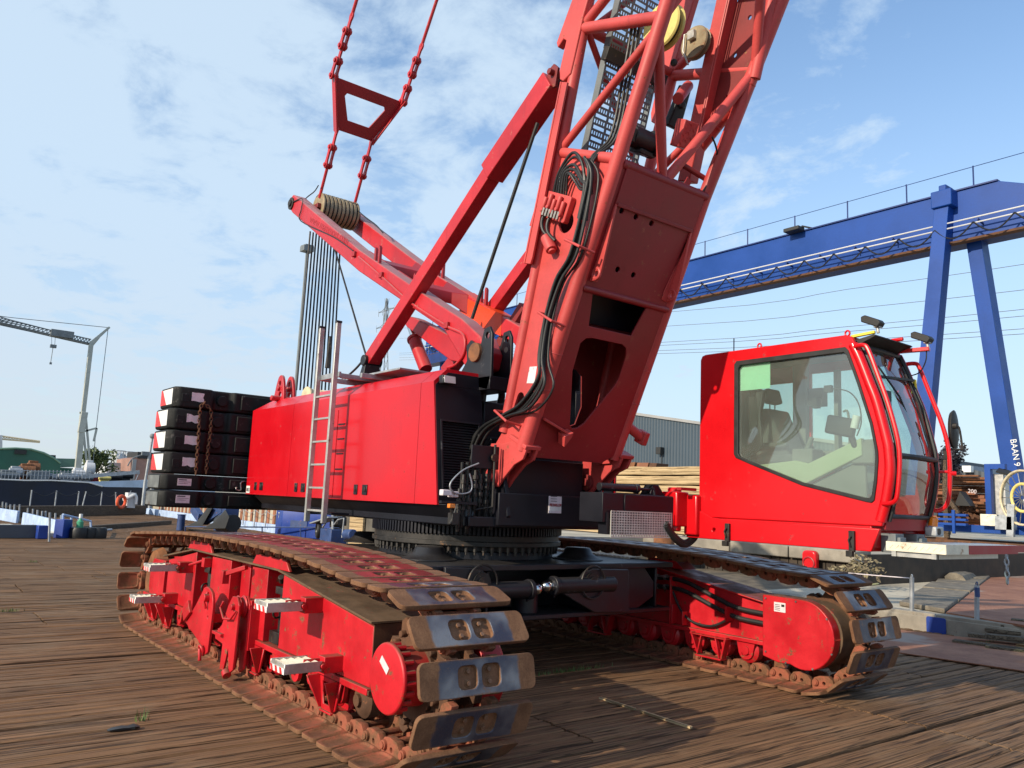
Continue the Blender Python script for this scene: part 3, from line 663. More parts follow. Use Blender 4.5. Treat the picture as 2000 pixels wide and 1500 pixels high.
# ---------------------------------------------------------------- superstructure
XR, XF = -14.9, -8.42
b = MB()
b.bx(-15.0, -8.15, 6.2, 7.56, 1.9, 2.75); b.bx(-14.6, -8.0, 5.6, 8.3, 1.88, 2.0)
b.loft([[(x, 5.42, 2.13), (x, 8.42, 2.13), (x, 8.1, 1.86), (x, 5.72, 1.86)] for x in (-14.6, -8.25)])
b.bx(-8.3, -7.95, 6.0, 7.75, 1.9, 2.3); b.bx(-8.9, -8.38, 6.15, 7.6, 2.0, 3.0)
b.bx(-12.5, -9.0, 6.3, 7.5, 2.7, 3.4)
ss = b.build('upper_frame', NAVY, CR0, .012)
g = MB(); p = at(775, 1035, 'y', 5.65); g.bx(p.x-.3, p.x+.25, 5.6, 5.9, 1.62, 1.86); g.build('drive_box', BLACK, ss, .01)
def house():
    sx = [XR] + [at(px, 862, 'y', 5.4).x for px in (569, 677, 816)] + [XF+.02]
    lean = lambda x, z: x-(.15*(z-2.12) if x > -8.6 else 0)         # the front leans back a little
    b = MB(); b.loft([[(lean(x, 2.14), 5.44, 2.14), (lean(x, 3.64), 5.44, 3.64), (lean(x, 3.82), 5.64, 3.82), (lean(x, 3.82), 6.12, 3.82), (lean(x, 2.14), 6.12, 2.14)] for x in (XR+.03, XF-.04)])
    hs = b.build('engine_house', NAVY, CR0, .01)
    for i in range(4):
        x0, x1 = sx[i]+.004, sx[i+1]-.004; b = MB()
        def sec(x, e): return [(lean(x, z), y, z) for y, z in ((5.40, 2.12), (5.40, 3.66), (5.61, 3.845), (6.14, 3.845), (6.14, 3.80), (5.63, 3.80), (5.43, 3.62), (5.43, 2.12))]
        if i == 0:   # rear end slopes in at the top
            A = [(x0, 5.40, 2.12), (x0, 5.40, 3.66), (x0+.42, 5.61, 3.845), (x0+.42, 6.14, 3.845), (x0+.42, 6.14, 3.80), (x0+.42, 5.63, 3.80), (x0+.02, 5.43, 3.62), (x0+.02, 5.43, 2.12)]
            b.loft([A, sec(x1, 0)]); b.face(b.pts([(x0, 5.40, 2.12), (x0, 6.14, 2.12), (x0, 6.14, 3.63), (x0, 5.40, 3.63)])); b.face(b.pts([(x0, 5.40, 3.63), (x0, 6.14, 3.63), (x0+.42, 6.14, 3.845), (x0+.42, 5.62, 3.845)]))
        else: b.loft([sec(x0, 0), sec(x1, 0)])
        pn = b.build('side_panel', RED, hs)
        if i < 3:
            for dx, w in ((0, .10), (.17, .14)):
                xx = (x0+.42 if i == 0 else x0+.30 if i == 1 else x0+.35)+dx*1.5; m = MB(); m.bx(xx, xx+w, 5.385, 5.402, 2.20, 2.34); m.mi = 1; m.bx(xx+.03, xx+w-.03, 5.375, 5.385, 2.24, 2.31); m.build('door_latch', [BLACK, GSTEEL], pn, .004, 1)
        if i == 1:
            for z in (2.55, 2.78, 3.0, 3.22): m = MB(); m.bx(x1-.30, x1-.08, 5.39, 5.403, z, z+.02); m.build('dark_slit', BLACK, pn)  # short dark bars across the panel
            m = MB(); m.bx(x1-.34, x1-.332, 5.393, 5.401, 2.14, 3.45); m.build('panel_seam', INKRED, pn)
    m = MB(); m.bx(XR+.03, XR+.20, 5.394, 5.398, 2.14, 2.27); st = m.build('sticker', WHITE, hs)
    text('083', .09, basis((XR+.045, 5.392, 2.17), (1, 0, 0), (0, 0, 1)), SBLK, st, width=.14)
    # front: frame, grille of louvres, work lamp
    b = MB(); x = XF+.0
    b.bx(XF-.03, XF+.015, 5.42, 6.14, 2.14, 2.30); b.bx(XF-.03, XF+.015, 5.42, 6.14, 3.16, 3.62); b.bx(XF-.03, XF+.015, 5.42, 5.50, 2.30, 3.16); b.bx(XF-.03, XF+.015, 6.06, 6.14, 2.30, 3.16)
    b.loft([[(XF-.03, 5.42, 3.62), (XF+.015, 5.42, 3.62), (XF+.015, 6.14, 3.62), (XF-.03, 6.14, 3.62)], [(XF-.03, 5.62, 3.80), (XF+.015, 5.62, 3.80), (XF+.015, 6.14, 3.80), (XF-.03, 6.14, 3.80)]])
    fp = b.build('front_panel', NAVY, hs, .006)
    b = MB()
    for i in range(26): b.beam((XF-.012, 5.5, 2.315+i*.033), (XF-.012, 6.06, 2.315+i*.033), .028, .006, up=(.7, 0, .7))
    for q in ((5.48, 5.50, 2.28, 3.18), (6.06, 6.08, 2.28, 3.18)): b.bx(XF+.012, XF+.03, *q)
    b.bx(XF+.012, XF+.03, 5.5, 6.06, 2.28, 2.30); b.bx(XF+.012, XF+.03, 5.5, 6.06, 3.16, 3.18); b.build('radiator_grille', BLACK, fp)
    p = at(876, 742, 'x', XF-.11)+V((.24, 0, 0)); b = MB(); b.beam((p.x-.03, p.y-.10, p.z), (p.x-.03, p.y+.10, p.z), .10, .11); b.bx(p.x-.14, p.x-.06, p.y-.02, p.y+.02, p.z-.02, p.z+.06); l = b.build('work_lamp', BLACK, fp, .012)
    b = MB(); b.bx(p.x+.021, p.x+.03, p.y-.085, p.y+.085, p.z-.045, p.z+.045); b.build('lamp_glass', LAMPG, l, .004)
    SH = Matrix(((1, 0, -.15, .15*2.14), (0, 1, 0, 0), (0, 0, 1, 0), (0, 0, 0, 1)))
    for o in [fp]+list(fp.children_recursive): o.data.transform(SH)
    return hs
HS = house()
b = MB(); b.bx(XR, XF, 7.62, 8.40, 2.13, 3.78); b.bx(XF-.02, XF+.01, 7.62, 8.40, 2.05, 3.75)
rh = b.build('machinery_house', NAVY, CR0, .01)
b = MB(); b.bx(XR, XF+.03, 8.405, 8.44, 2.13, 3.66); b.build('side_panel', RED, rh, .006)
# ladder with its bracket
b = MB(); xl, xr = -11.55, -10.97; LZ = lambda z: 2.2+(z-2.2)*1.033
for x in (xl, xr): b.bx(x-.03, x+.03, 5.105, 5.18, 1.77, LZ(4.63))
ld = b.build('ladder', ALU, CR0, .006)
for z in (1.95, 2.27, 2.60, 2.93, 3.26, 3.59):
    MB().beam((xl+.03, 5.145, LZ(z)), (xr-.03, 5.145, LZ(z)), .045, .03).build('rung', ALU, ld, .004)
for x in (xl, xr): MB().bx(x-.034, x+.034, 5.10, 5.185, LZ(4.63), LZ(4.66)).build('rail_cap', RUBBER, ld)
b = MB(); b.bx(xl-.06, xr+.06, 5.18, 5.22, 3.90, 3.98); b.bx(xl, xl+.06, 5.22, 6.1, 3.89, 3.96); b.bx(xr, xr+.06, 5.22, 6.1, 3.89, 3.96); b.bx(xl-.1, xr+1.1, 5.6, 6.1, 3.96, 3.99); b.bx(xr+.3, xr+.36, 5.4, 6.1, 3.89, 3.96)
b.build('roof_platform', GALV, CR0, .005)
b = MB(); b.bx(xl, xr+.15, 5.18, 5.46, 1.90, 1.925); b.bx(xl-.0, xl+.05, 5.17, 5.55, 1.88, 1.90); b.build('ladder_foot', NAVY, ss)
# lug and rope drum on the roof
for y in (5.6, 5.78):
    g = MB(); X = -14.2; g.xz(smooth([V((X-.26, 0, 3.72)), V((X-.24, 0, 3.95)), V((X-.1, 0, 4.28)), V((X+.1, 0, 4.28)), V((X+.2, 0, 3.95)), V((X+.2, 0, 3.72))], 4) and [(v.x, v.z) for v in smooth([V((X-.26, 0, 3.72)), V((X-.24, 0, 3.95)), V((X-.1, 0, 4.26)), V((X+.08, 0, 4.26)), V((X+.2, 0, 3.95)), V((X+.2, 0, 3.72))], 4)], y, y+.05, [circ(X-.02, 4.14, .05, 12), circ(X+.02, 3.92, .07, 12)])
    g.cyl((X-.02, y-.04, 4.05), (X-.02, y+.08, 4.05), .045, n=12); g.build('lifting_lug', ARED, CR0, .01)
g = MB(); g.cyl((-14.2, 5.45, 3.86), (-14.2, 6.0, 3.86), .05, n=12); g.bx(-14.3, -14.05, 5.6, 5.9, 3.6, 3.8); g.build('lug_base', ARED, CR0, .01)
g = MB()
prof = [(0, .24), (.03, .24)]
for i in range(12): prof += [(.05+i*.08, .19), (.09+i*.08, .215)]
prof += [(1.03, .24), (1.06, .24)]
g.lathe((-14.75, 6.35, 3.98), (0, 1, 0), prof, 26); g.build('rope_drum', CRM, CR0)
# boom hydraulics: mirror plate, couplings, loom
b = MB(); p0, p1 = at(920, 914, 'x', -8.02), at(976, 873, 'x', -8.02); b.bx(-8.04, -8.02, p0.y, p1.y, p0.z, p1.z); mr = b.build('mirror_plate', NAVY, CR0, .012, 3)
b = MB(); b.tube([(-7.99, p1.y-.09, p1.z+.02), (-7.99, p1.y-.09, p0.z-.45), (-8.1, p1.y-.3, p0.z-.5)], .016, 8); b.cyl((-8.0, p1.y-.09, (p0.z+p1.z)/2), (-7.97, p1.y-.09, (p0.z+p1.z)/2), .05, n=12); b.build('mirror_stalk', GSTEEL, mr)
cp = MB()
for i, px in enumerate((898, 916, 928, 938, 950, 962, 905)):
    q = at(px, 945, 'x', -8.1); h = rnd.uniform(.18, .34); z0 = q.z-.12-rnd.uniform(0, .2)
    cp.cyl((-8.1, q.y, z0-.3), (-8.1, q.y, z0+h), .022, n=8)
    for k in range(4): zz = z0-.1+k*h*.32; cp.cyl((-8.1, q.y, zz), (-8.1, q.y, zz+.05), rnd.choice((.034, .04, .03)), n=6)
cpo = cp.build('hose_coupling', GSTEEL, CR0, .003, 1)
for k in range(6):
    q = at(900+k*11, 960, 'x', -8.12); MB().tube(smooth([(-8.12, q.y, q.z+.35), (-8.15, q.y+.02, q.z), (-8.1, q.y+rnd.uniform(-.1, .1), q.z-.3)], 4), rnd.choice((.02, .027)), 8).build('hydraulic_hose', RUBBER, CR0)
cw = lambda pts, x: smooth([at(px, py, 'x', x) for px, py in pts], 6)
MB().tube(cw(((935, 905), (905, 918), (882, 940), (880, 955), (893, 964), (915, 962), (922, 950), (917, 925)), -8.0), .010, 8).build('grey_cable', GALV, CR0)
b = MB(); q = at(866, 962, 'x', -8.05); b.bx(-8.08, -8.0, q.y-.04, q.y+.09, q.z-.035, q.z+.035); b.bx(-8.12, -8.02, q.y+.1, q.y+.2, q.z-.05, q.z+.02); b.build('cable_plug', STICK, CR0, .01)
b = MB(); q = at(886, 1005, 'x', -8.05); b.bx(-8.1, -8.0, q.y-.05, q.y+.05, q.z-.12, q.z+.02); b.tube(cw(((880, 990), (884, 1012), (878, 1024)), -8.02), .02, 8); b.build('lamp_socket', GSTEEL, CR0, .01)
b = MB(); q = at(880, 988, 'x', -8.0); b.bx(-8.03, -7.97, q.y-.03, q.y+.05, q.z-.025, q.z+.025); b.build('marker_light', AMBER, CR0, .006)
b = MB(); b.beam(at(860, 980, 'x', -8.05), at(930, 984, 'x', -8.05), .05, .03); b.build('socket_rail', NAVY, CR0)
b = MB(); q0, q1 = at(1072, 1002, 'x', -7.93), at(1098, 970, 'x', -7.93); b.bx(-7.945, -7.938, q0.y, q1.y, q0.z, q1.z); pl = b.build('dealer_plate', STICK, CR0)
m = MB(); zm = q0.z+(q1.z-q0.z)*.55; m.bx(-7.938, -7.935, q0.y+.01, q1.y-.01, q0.z+.03, zm-.03); m.build('plate_band', WHITE, pl)
w = q1.y-q0.y
text('PVECRANES.COM', .052, basis((-7.932, q0.y+.012, q0.z+.085), (0, 1, 0), (0, 0, 1)), INKRED, pl, width=w-.024)
m = MB()
for i in range(3): m.bx(-7.937, -7.934, q0.y+.03, q1.y-.08, zm+.03+i*.03, zm+.036+i*.03)
m.build('small_print', SBLK, pl)
# ================================================================== BOOM FOOT SECTION (s along, y across, n forward of the pin line)
EL = R(65.3); BD = V((math.cos(EL), 0, math.sin(EL))); BN = V((math.sin(EL), 0, -math.cos(EL))); PIN = V((-8.195, 0, 2.51)); BY = V((0, 1, 0))
def BP(s, y, n): return PIN+BD*s+BN*n+BY*y
def front(b, poly, n0, n1, holes=()): return b.plate(poly, holes, PIN, BD, BY, BN, n0, n1)     # polygon in (s, y)
def side(b, poly, y0, y1, holes=()): return b.plate(poly, holes, PIN, BD, BN, BY, y0, y1)       # polygon in (s, n)
YL, YR = 6.12, 7.64
STOP = 8.2
yl = lambda s: YL-.012*max(0, s-4); yr = lambda s: YR+.055*max(0, s-4)
rn = lambda s: .0-.185*s
b = MB()
side(b, [(.42, .33), (4.0, .33), (4.0, -.72), (.62, -.10), (.30, -.20), (.30, .1)], YL-.015, YL+.015, [circ(3.22, -.18, .13, 20), rrect(.82, 1.12, -.06, .08, .07)])
side(b, [(.42, .33), (4.0, .33), (4.0, -.72), (.62, -.10), (.30, -.20), (.30, .1)], YR-.015, YR+.015)
bm0 = b.build('boom_foot_section', BRED, CR0, .006)
b = MB()
front(b, [(.42, 6.2), (.52, 6.20), (.52, 7.36), (.42, 7.36), (.42, 7.3), (.36, 7.25), (.36, 6.25)][:0] or [(.44, 6.18), (.44, 7.40), (.56, 7.58), (4.02, 7.60), (4.02, 6.16), (.56, 6.18)], .385, .41,
      [[(2.53, 6.34), (2.53, 7.25), (2.15, 7.16), (2.15, 6.44)],
       [(1.93, 6.40), (2.00, 6.46), (2.02, 6.56), (2.02, 7.06), (1.98, 7.15), (1.89, 7.19), (1.60, 7.20), (1.50, 7.18), (.95, 6.88), (.88, 6.80), (.86, 6.72), (.90, 6.66), (1.58, 6.42)],
       circ(3.52, 6.60, .035, 12), circ(3.51, 6.87, .035, 12), circ(3.53, 6.36, .035, 12), circ(2.88, 6.59, .035, 12), circ(2.87, 6.86, .035, 12)])
front(b, [(3.58, 6.22), (3.58, 7.56), (4.04, 7.56), (4.04, 6.22)], .41, .43)
b.tube([BP(2.57, 6.16, .40), BP(2.57, 7.62, .40)], .045, 12); b.tube([BP(4.02, 6.16, .38), BP(4.02, 7.62, .38)], .06, 12); b.beam(BP(3.58, 6.25, .43), BP(3.58, 7.54, .43), .04, .03, up=BN)
fpn = b.build('front_plate', BRED_SHADE, bm0, .005)
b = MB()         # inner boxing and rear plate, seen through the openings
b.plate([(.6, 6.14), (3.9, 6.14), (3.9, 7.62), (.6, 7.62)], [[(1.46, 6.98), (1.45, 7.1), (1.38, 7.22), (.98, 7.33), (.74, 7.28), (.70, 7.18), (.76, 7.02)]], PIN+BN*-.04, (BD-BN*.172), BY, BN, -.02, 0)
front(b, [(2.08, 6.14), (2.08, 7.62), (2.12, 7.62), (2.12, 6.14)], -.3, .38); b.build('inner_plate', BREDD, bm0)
b = MB(); front(b, [(2.14, 6.14), (2.14, 7.62), (3.95, 7.62), (3.95, 6.14)], .05, .07); b.build('shade_sheet', NAVY, bm0)  # added dark sheet, paints the shade inside the upper opening
for y, sg in ((6.24, 1), (7.54, -1)):
    g = MB(); g.plate([(3.58, 0), (3.58, .02), (2.80, .14), (2.70, .10), (2.66, 0)], [circ(2.77, .075, .035, 12)], PIN+BY*y+BN*.41, BD, BN, BY, -.015, .015)
    front(g, [(3.56, y-.01), (3.56, y+.01), (2.8, y+sg*.1), (2.68, y+sg*.1), (2.66, y)], .412, .424)
    g.torus(BP(2.77, y, .47), BY, .06, .022, 18, 8); g.build('lug_gusset', BRED, fpn, .004)
for y0 in (YL, YR):          # chords
    f = yl if y0 == YL else yr
    S = (.50, 2, 4, 6, STOP)
    MB().tube([BP(s, f(s), .345) for s in S], [.095, .095, .085, .085, .085], 18).build('chord_tube', BRED, bm0)
    MB().tube([BP(s, f(s), rn(s)) for s in (.55, 2, 4, 6, STOP)], .075, 16).build('chord_tube', BRED, bm0)
    for q in (1.3, 1.75): g = MB(); g.torus(BP(q, y0, .345), BD, .095, .006, 20, 6); g.build('weld_ring', BRED, bm0)
    o = YL-.06 if y0 == YL else YR+.03
    g = MB(); side(g, [(.60, .40), (.56, .22), (.42, -.02), (.34, -.22), (.20, -.20), (-.06, -.10), (-.13, .03), (-.08, .17), (.06, .22), (.30, .34), (.42, .46), (.56, .47)], o, o+.035, [circ(.0, .03, .05, 14)]); side(g, [(.60, .40), (.56, .22), (.42, -.02), (.34, -.22), (.20, -.20), (-.06, -.10), (-.13, .03), (-.08, .17), (.06, .22), (.30, .34), (.42, .46), (.56, .47)], o+.16, o+.195)
    front(g, [(.55, o-.02), (.55, o+.22), (.60, o+.22), (.60, o-.02)], .1, .47)
    g.build('foot_lug', BRED, bm0, .008)
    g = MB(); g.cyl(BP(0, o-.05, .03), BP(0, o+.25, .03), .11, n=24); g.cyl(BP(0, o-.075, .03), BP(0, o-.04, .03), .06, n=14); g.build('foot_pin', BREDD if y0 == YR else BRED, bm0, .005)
    g = MB(); g.xz([(-8.35, 2.1), (-8.02, 1.92), (-7.93, 2.02), (-7.98, 2.3), (-8.05, 2.5), (-8.1, 2.62), (-8.28, 2.62), (-8.42, 2.4)], o+.06, o+.12, [circ(-8.06, 2.06, .04, 12)]); g.build('pivot_bracket', NAVY, ss, .01)
def strut(a, c, r, name='lattice_tube', m=BRED, n=14): MB().tube([BP(*a), BP(*c)], r, n).build(name, m, bm0)
for f, sg in ((yl, 1), (yr, -1)):        # side lacing
    strut((4.0, f(4), -.72), (4.05, f(4), .34), .065); strut((4.08, f(4), -.70), (5.47, f(5.5), .32), .05)
    strut((5.48, f(5.5), -1.0), (5.60, f(5.6), .34), .072); strut((5.56, f(5.5), -.98), (7.1, f(7), .33), .06); strut((7.1, f(7), -1.25), (7.2, f(7), .34), .065)
strut((4.05, 6.84, .36), (5.45, yl(5.5), .345), .06); strut((4.05, 6.92, .36), (5.56, yr(5.5), .345), .062); strut((5.6, yl(5.6), .345), (7.4, 6.9, .345), .06); strut((5.65, yr(5.6), .345), (7.4, 6.95, .345), .06)
strut((5.0, YR, .28), (5.0, YR, .28+.001), .09) if False else None
strut((4.0, YL, -.74), (4.0, YR, -.74), .05); strut((5.5, YL, -1.02), (5.5, YR, -1.02), .06); strut((4.1, 7.5, -.75), (5.45, 6.2, -1.0), .04); strut((5.5, 6.2, -1.02), (6.9, 7.5, -1.25), .04)
strut((5.33, 7.62, -.55), (5.05, 7.2, -.2), .07); strut((4.6, yr(4.6), -.05), (5.46, yr(5.4), .36), .085)
for q in (.35, .6): p = BP(4.6, YR, -.05).lerp(BP(5.46, yr(5.4), .36), q); g = MB(); g.torus(p, BP(5.46, yr(5.4), .36)-BP(4.6, YR, -.05), .088, .012, 18, 6); g.build('weld_ring', BRED, bm0)
# backstop catch plates at the rear chords
for y in (6.02, 7.66):
    g = MB(); side(g, [(7.2, -1.05), (7.2, -1.42), (5.85, -1.30), (5.28, -1.36), (5.22, -1.30), (5.33, -1.24), (5.31, -1.17), (4.95, -1.12), (4.84, -1.06), (4.82, -.98), (4.92, -.88), (5.6, -.98)], y, y+.10); g.build('catch_plate', BRED, bm0, .012)
g = MB(); side(g, [(4.80, -.95), (4.80, -.82), (2.70, -.44), (2.62, -.44), (2.60, -.56)], 5.97, 6.0); side(g, [(4.80, -.95), (4.80, -.93), (2.60, -.54), (2.60, -.57)], 5.96, 6.14); g.build('rail_flange', BRED, bm0, .004)
# folded strut on the right-hand side with its web plate
g = MB(); g.beam(BP(4.15, 7.63, .0), BP(8.2, 7.55, -.62), .17, .20, up=BN); fs = g.build('folded_strut', BRED, bm0, .012)
for q in (.03, .06): MB().tube([BP(4.6, 7.5, .02+q), BP(5.5, 7.48, -.12+q), BP(8.2, 7.44, -.52+q)], .012, 6).build('conduit', BRED, fs)
g = MB(); side(g, [(4.55, .02), (4.80, .09), (5.40, .36), (5.62, .37), (6.5, .12), (8.0, -.12), (8.0, -.35), (6.2, -.22)], 7.66, 7.69, [circ(5.25, .12, .018, 8), circ(5.2, .17, .018, 8), circ(5.3, .2, .018, 8), circ(5.75, .02, .03, 8), circ(6.2, .05, .03, 8)]); g.build('web_plate', BREDD, bm0, .004)
strut((5.5, 7.72, .40), (8.2, 7.62, .05), .075)
g = MB(); g.beam(BP(4.48, 7.22, .10), BP(4.80, 7.20, .10), .24, .15, up=BN); g.build('tread_box', BRED, bm0, .01)
b = MB()
for i in range(6):
    for k in range(3): c = BP(4.50+i*.048, 7.14+k*.07, .182); b.beam(c, c+BD*.03+BY*(.03 if (i+k) % 2 else -.03), .008, .004, up=BN)
b.build('tread_pattern', BRED, bm0)
# perforated catwalk inside
def perf(s0, s1, n0, n1, y0, y1):
    b = MB(); L = s1-s0; rows = int(L/.066); w = y1-y0; cols = 4; cw_ = w/cols
    P = lambda s, y: BP(s, y, n0+(n1-n0)*(s-s0)/L)
    def quad(sa, sb, ya, yb): b.face(b.pts([P(sa, ya), P(sb, ya), P(sb, yb), P(sa, yb)]))
    for c in range(cols):
        ya = y0+c*cw_
        quad(s0, s1, ya, ya+.02)
        for r in range(rows):
            s = s0+r*L/rows; st = L/rows; quad(s, s+st*.42, ya+.02, ya+cw_)
            if r % 2: segs = ((ya+.02, ya+.03), (ya+cw_-.01, ya+cw_))
            else: segs = tuple((ya+.02+i*(cw_-.02)/5+.018, ya+.02+(i+1)*(cw_-.02)/5) for i in range(5))
            for u, v_ in segs: quad(s+st*.42, s+st, u, v_)
    for y in (y0, y1): b.beam(P(s0, y)-BN*.04, P(s1, y)-BN*.04, .02, .10, up=BN)
    return b
CWY = (6.34, 7.20)
cwk = perf(4.02, 5.20, -.52, -.70, *CWY).build('catwalk', LATT, bm0)
perf(5.34, 7.6, -.72, -1.02, *CWY).build('catwalk', LATT, bm0)
g = MB(); g.beam(BP(5.26, CWY[0]-.08, -.66), BP(5.27, CWY[1]+.12, -.68), .16, .10, up=BN); g.build('catwalk_bearer', GSTEEL, bm0, .006)
# sheaves, winch motor, small fittings
c = BP(5.74, 6.74, -.33); g = MB(); g.lathe(c-BY*.07, BY, [(0, .03), (0, .27), (.02, .285), (.04, .27), (.055, .20), (.085, .20), (.10, .27), (.12, .285), (.14, .27), (.14, .03)], 34); g.build('rope_sheave', YEL, bm0)
g = MB(); g.lathe(c-BY*.04, BY, [(0, .19), (.01, .235), (.07, .235), (.08, .19)], 28); g.ball(BP(5.40, 6.95, -.2), .045); g.build('rope_coil', ROPE, bm0)
c = BP(5.80, 7.42, -.45); g = MB(); g.lathe(c-BY*.05, BY, [(0, .03), (0, .20), (.02, .21), (.04, .15), (.06, .15), (.08, .21), (.10, .2), (.10, .03)], 26); g.build('rope_sheave', TAN, bm0)
g = MB(); g.bx(c.x-.05, c.x+.05, c.y-.11, c.y-.05, c.z+.02, c.z+.13); g.tube([c+V((0, -.08, .1)), c+V((-.1, -.1, .12)), c+V((-.12, -.1, -.1)), c+V((-.05, -.08, -.3))], .012, 6); g.build('limit_switch', ALU, bm0, .006)
c = BP(4.42, 6.80, -.12); g = MB(); g.cyl(c-BY*.22, c+BY*.14, .13, n=20); g.cyl(c+BY*.14, c+BY*.20, .17, n=20); g.beam(c-BY*.3, c-BY*.2, .16, .22, up=BN); g.beam(c-BD*.16+BY*.05, c-BD*.10+BY*.05, .25, .2, up=BN); g.build('winch_motor', BLACK, bm0, .012)
c = BP(5.02, 7.55, -.52); g = MB(); g.beam(c-BD*.25, c+BD*.28, .24, .10, up=BN, w2=.16); g.cyl(c+BD*.05-BN*.1, c+BD*.05+BN*.08, .05, n=12); g.build('guard_plate', NAVY, bm0, .02)
g = MB(); g.cyl(BP(4.30, 7.28, .16), BP(4.24, 7.62, .26), .035, n=10); g.torus(BP(4.20, 7.68, .27), BN, .05, .014, 14, 6); g.build('pin_handle', BREDD, bm0)
MB().tube(smooth([BP(4.70, 7.42, .35), BP(4.63, 7.52, .35), BP(4.53, 7.60, .36), BP(4.40, 7.64, .37), BP(4.21, 7.60, .37), BP(4.06, 7.54, .38)], 5), .012, 8).build('hydraulic_hose', RUBBER, bm0)
g = MB(); g.beam(BP(3.98, 7.30, .30), BP(4.16, 7.38, .26), .10, .01, up=BN); g.build('name_tag', INKRED, bm0)
# rest pad on the right chord, bracket low on the left
g = MB(); p = BP(.98, YR+.02, .36); q = BP(.86, YR+.30, .42); g.tube([p, q], .065, 14); g.beam(q-BY*.03, q+BY*.06, .18, .17, up=BN); g.build('rest_pad', BRED, bm0, .014)
g = MB(); front(g, [(.66, 6.55), (.80, 6.62), (.86, 6.62), (.80, 6.50)], .42, .56); g.beam(BP(.95, 6.20, .44), BP(.82, 6.60, .48), .03, .10, up=BN); g.build('hose_bracket', BRED, bm0, .006)
g = MB(); side(g, [(1.25, .04), (1.45, .0), (1.50, .13), (1.30, .18)], YL-.019, YL-.016); g.build('sticker', STICK, bm0)
# hoses: bundle down the side, loops at the valve block
base = [(3.97, .0), (3.82, .16), (3.45, .24), (2.9, .30), (2.56, .20), (2.1, .22), (1.67, .33), (1.41, .42), (1.05, .28), (.80, .02), (.51, -.30), (.25, -.42), (-.15, -.42)]
for k in range(7):
    ph = k*.9; ps = []
    for i, (s, n) in enumerate(base):
        sp = .03+.012*math.sin(i*1.3+ph)+(.05 if 6 < i < 9 else 0)*(k/6)
        ps.append(BP(s+.01*math.sin(ph+i), YL-.12-.028*(k % 3)+.01*math.sin(i+ph), n+(k-3)*sp*.85))
    MB().tube(smooth(ps, 5), rnd.choice((.014, .018, .018)), 9).build('hydraulic_hose', RUBBER, bm0)
for k in range(3):
    ps = [BP(s, 6.2+k*.02, n) for s, n in ((5.6, -.25+k*.04), (4.9, -.10+k*.04), (4.3, .0+k*.03))]+[BP(3.97, YL-.1, .0+k*.03), BP(3.6, YL-.12, .2+k*.02)]
    MB().tube(smooth(ps, 5), .017, 8).build('hydraulic_hose', RUBBER, bm0)
for k in range(6):
    dn = .05*k; top = 4.05-.07*k-rnd.uniform(0, .05)
    ps = [BP(3.45, YL-.06, -.52+.055*k), BP(3.75, YL-.10-.01*k, -.50+.05*k), BP(top, YL-.13, -.32+.045*k), BP(top-.06-rnd.uniform(0, .06), YL-.14, -.08+.03*k+rnd.uniform(-.02, .02)), BP(3.65, YL-.14, .10+.02*k), BP(3.3, YL-.13, .16+.03*k)]
    MB().tube(smooth(ps, 6), rnd.choice((.014, .019)), 9).build('hydraulic_hose', RUBBER, bm0)
    p = BP(3.45, YL-.06, -.52+.055*k); MB().cyl(p-BD*.10, p+BD*.06, .027, n=8).build('hose_fitting', STEEL, bm0)
for k in range(2):
    MB().tube(smooth([BP(3.35, YL-.06, -.50+k*.12), BP(3.18, YL-.13, -.50+k*.12), BP(3.05, YL-.13, -.42+k*.1), BP(2.98, YL-.10, -.25+k*.08)], 6), .02, 8).build('hydraulic_hose', RUBBER, bm0)
vb = MB()
vb.plate(rrect(3.2, 3.52, -.62, -.12, .03), (), PIN, BD, BN, BY, YL-.10, YL-.02)
for i in range(5): p = BP(3.28+.05*(i % 2), YL-.13, -.55+i*.09); vb.cyl(p, p+BD*.16, .03, n=8); vb.cyl(p-BY*.03, p+BY*.1, .026, n=8)
vb.beam(BP(3.05, YL-.08, -.66), BP(3.38, YL-.08, -.66), .12, .1, up=BN)
vbo = vb.build('valve_block', BRED, bm0, .008)
g = MB()
for i in range(6): p = BP(3.24, YL-.15, -.50+i*.06); g.cyl(p-BD*.02, p+BD*.07, .02, n=6)
g.build('valve_fitting', STEEL, vbo)
g = MB(); g.cyl(BP(2.98, YL-.10, -.36), BP(2.86, YL-.10, -.18), .07, n=16); g.cyl(BP(2.86, YL-.10, -.18), BP(2.84, YL-.10, -.155), .045, n=12); g.build('hydraulic_motor', BRED, bm0, .006)
for s in (3.02, 2.12, .78):
    n = .30 if s > 2.5 else .24 if s > 1 else .0
    g = MB(); g.tube([BP(s, YL-.02, n-.2), BP(s+.01, YL-.20, n-.17), BP(s-.01, YL-.22, n+.14), BP(s-.03, YL-.02, n+.18)], .016, 8); g.build('hose_clip', BRED, bm0)
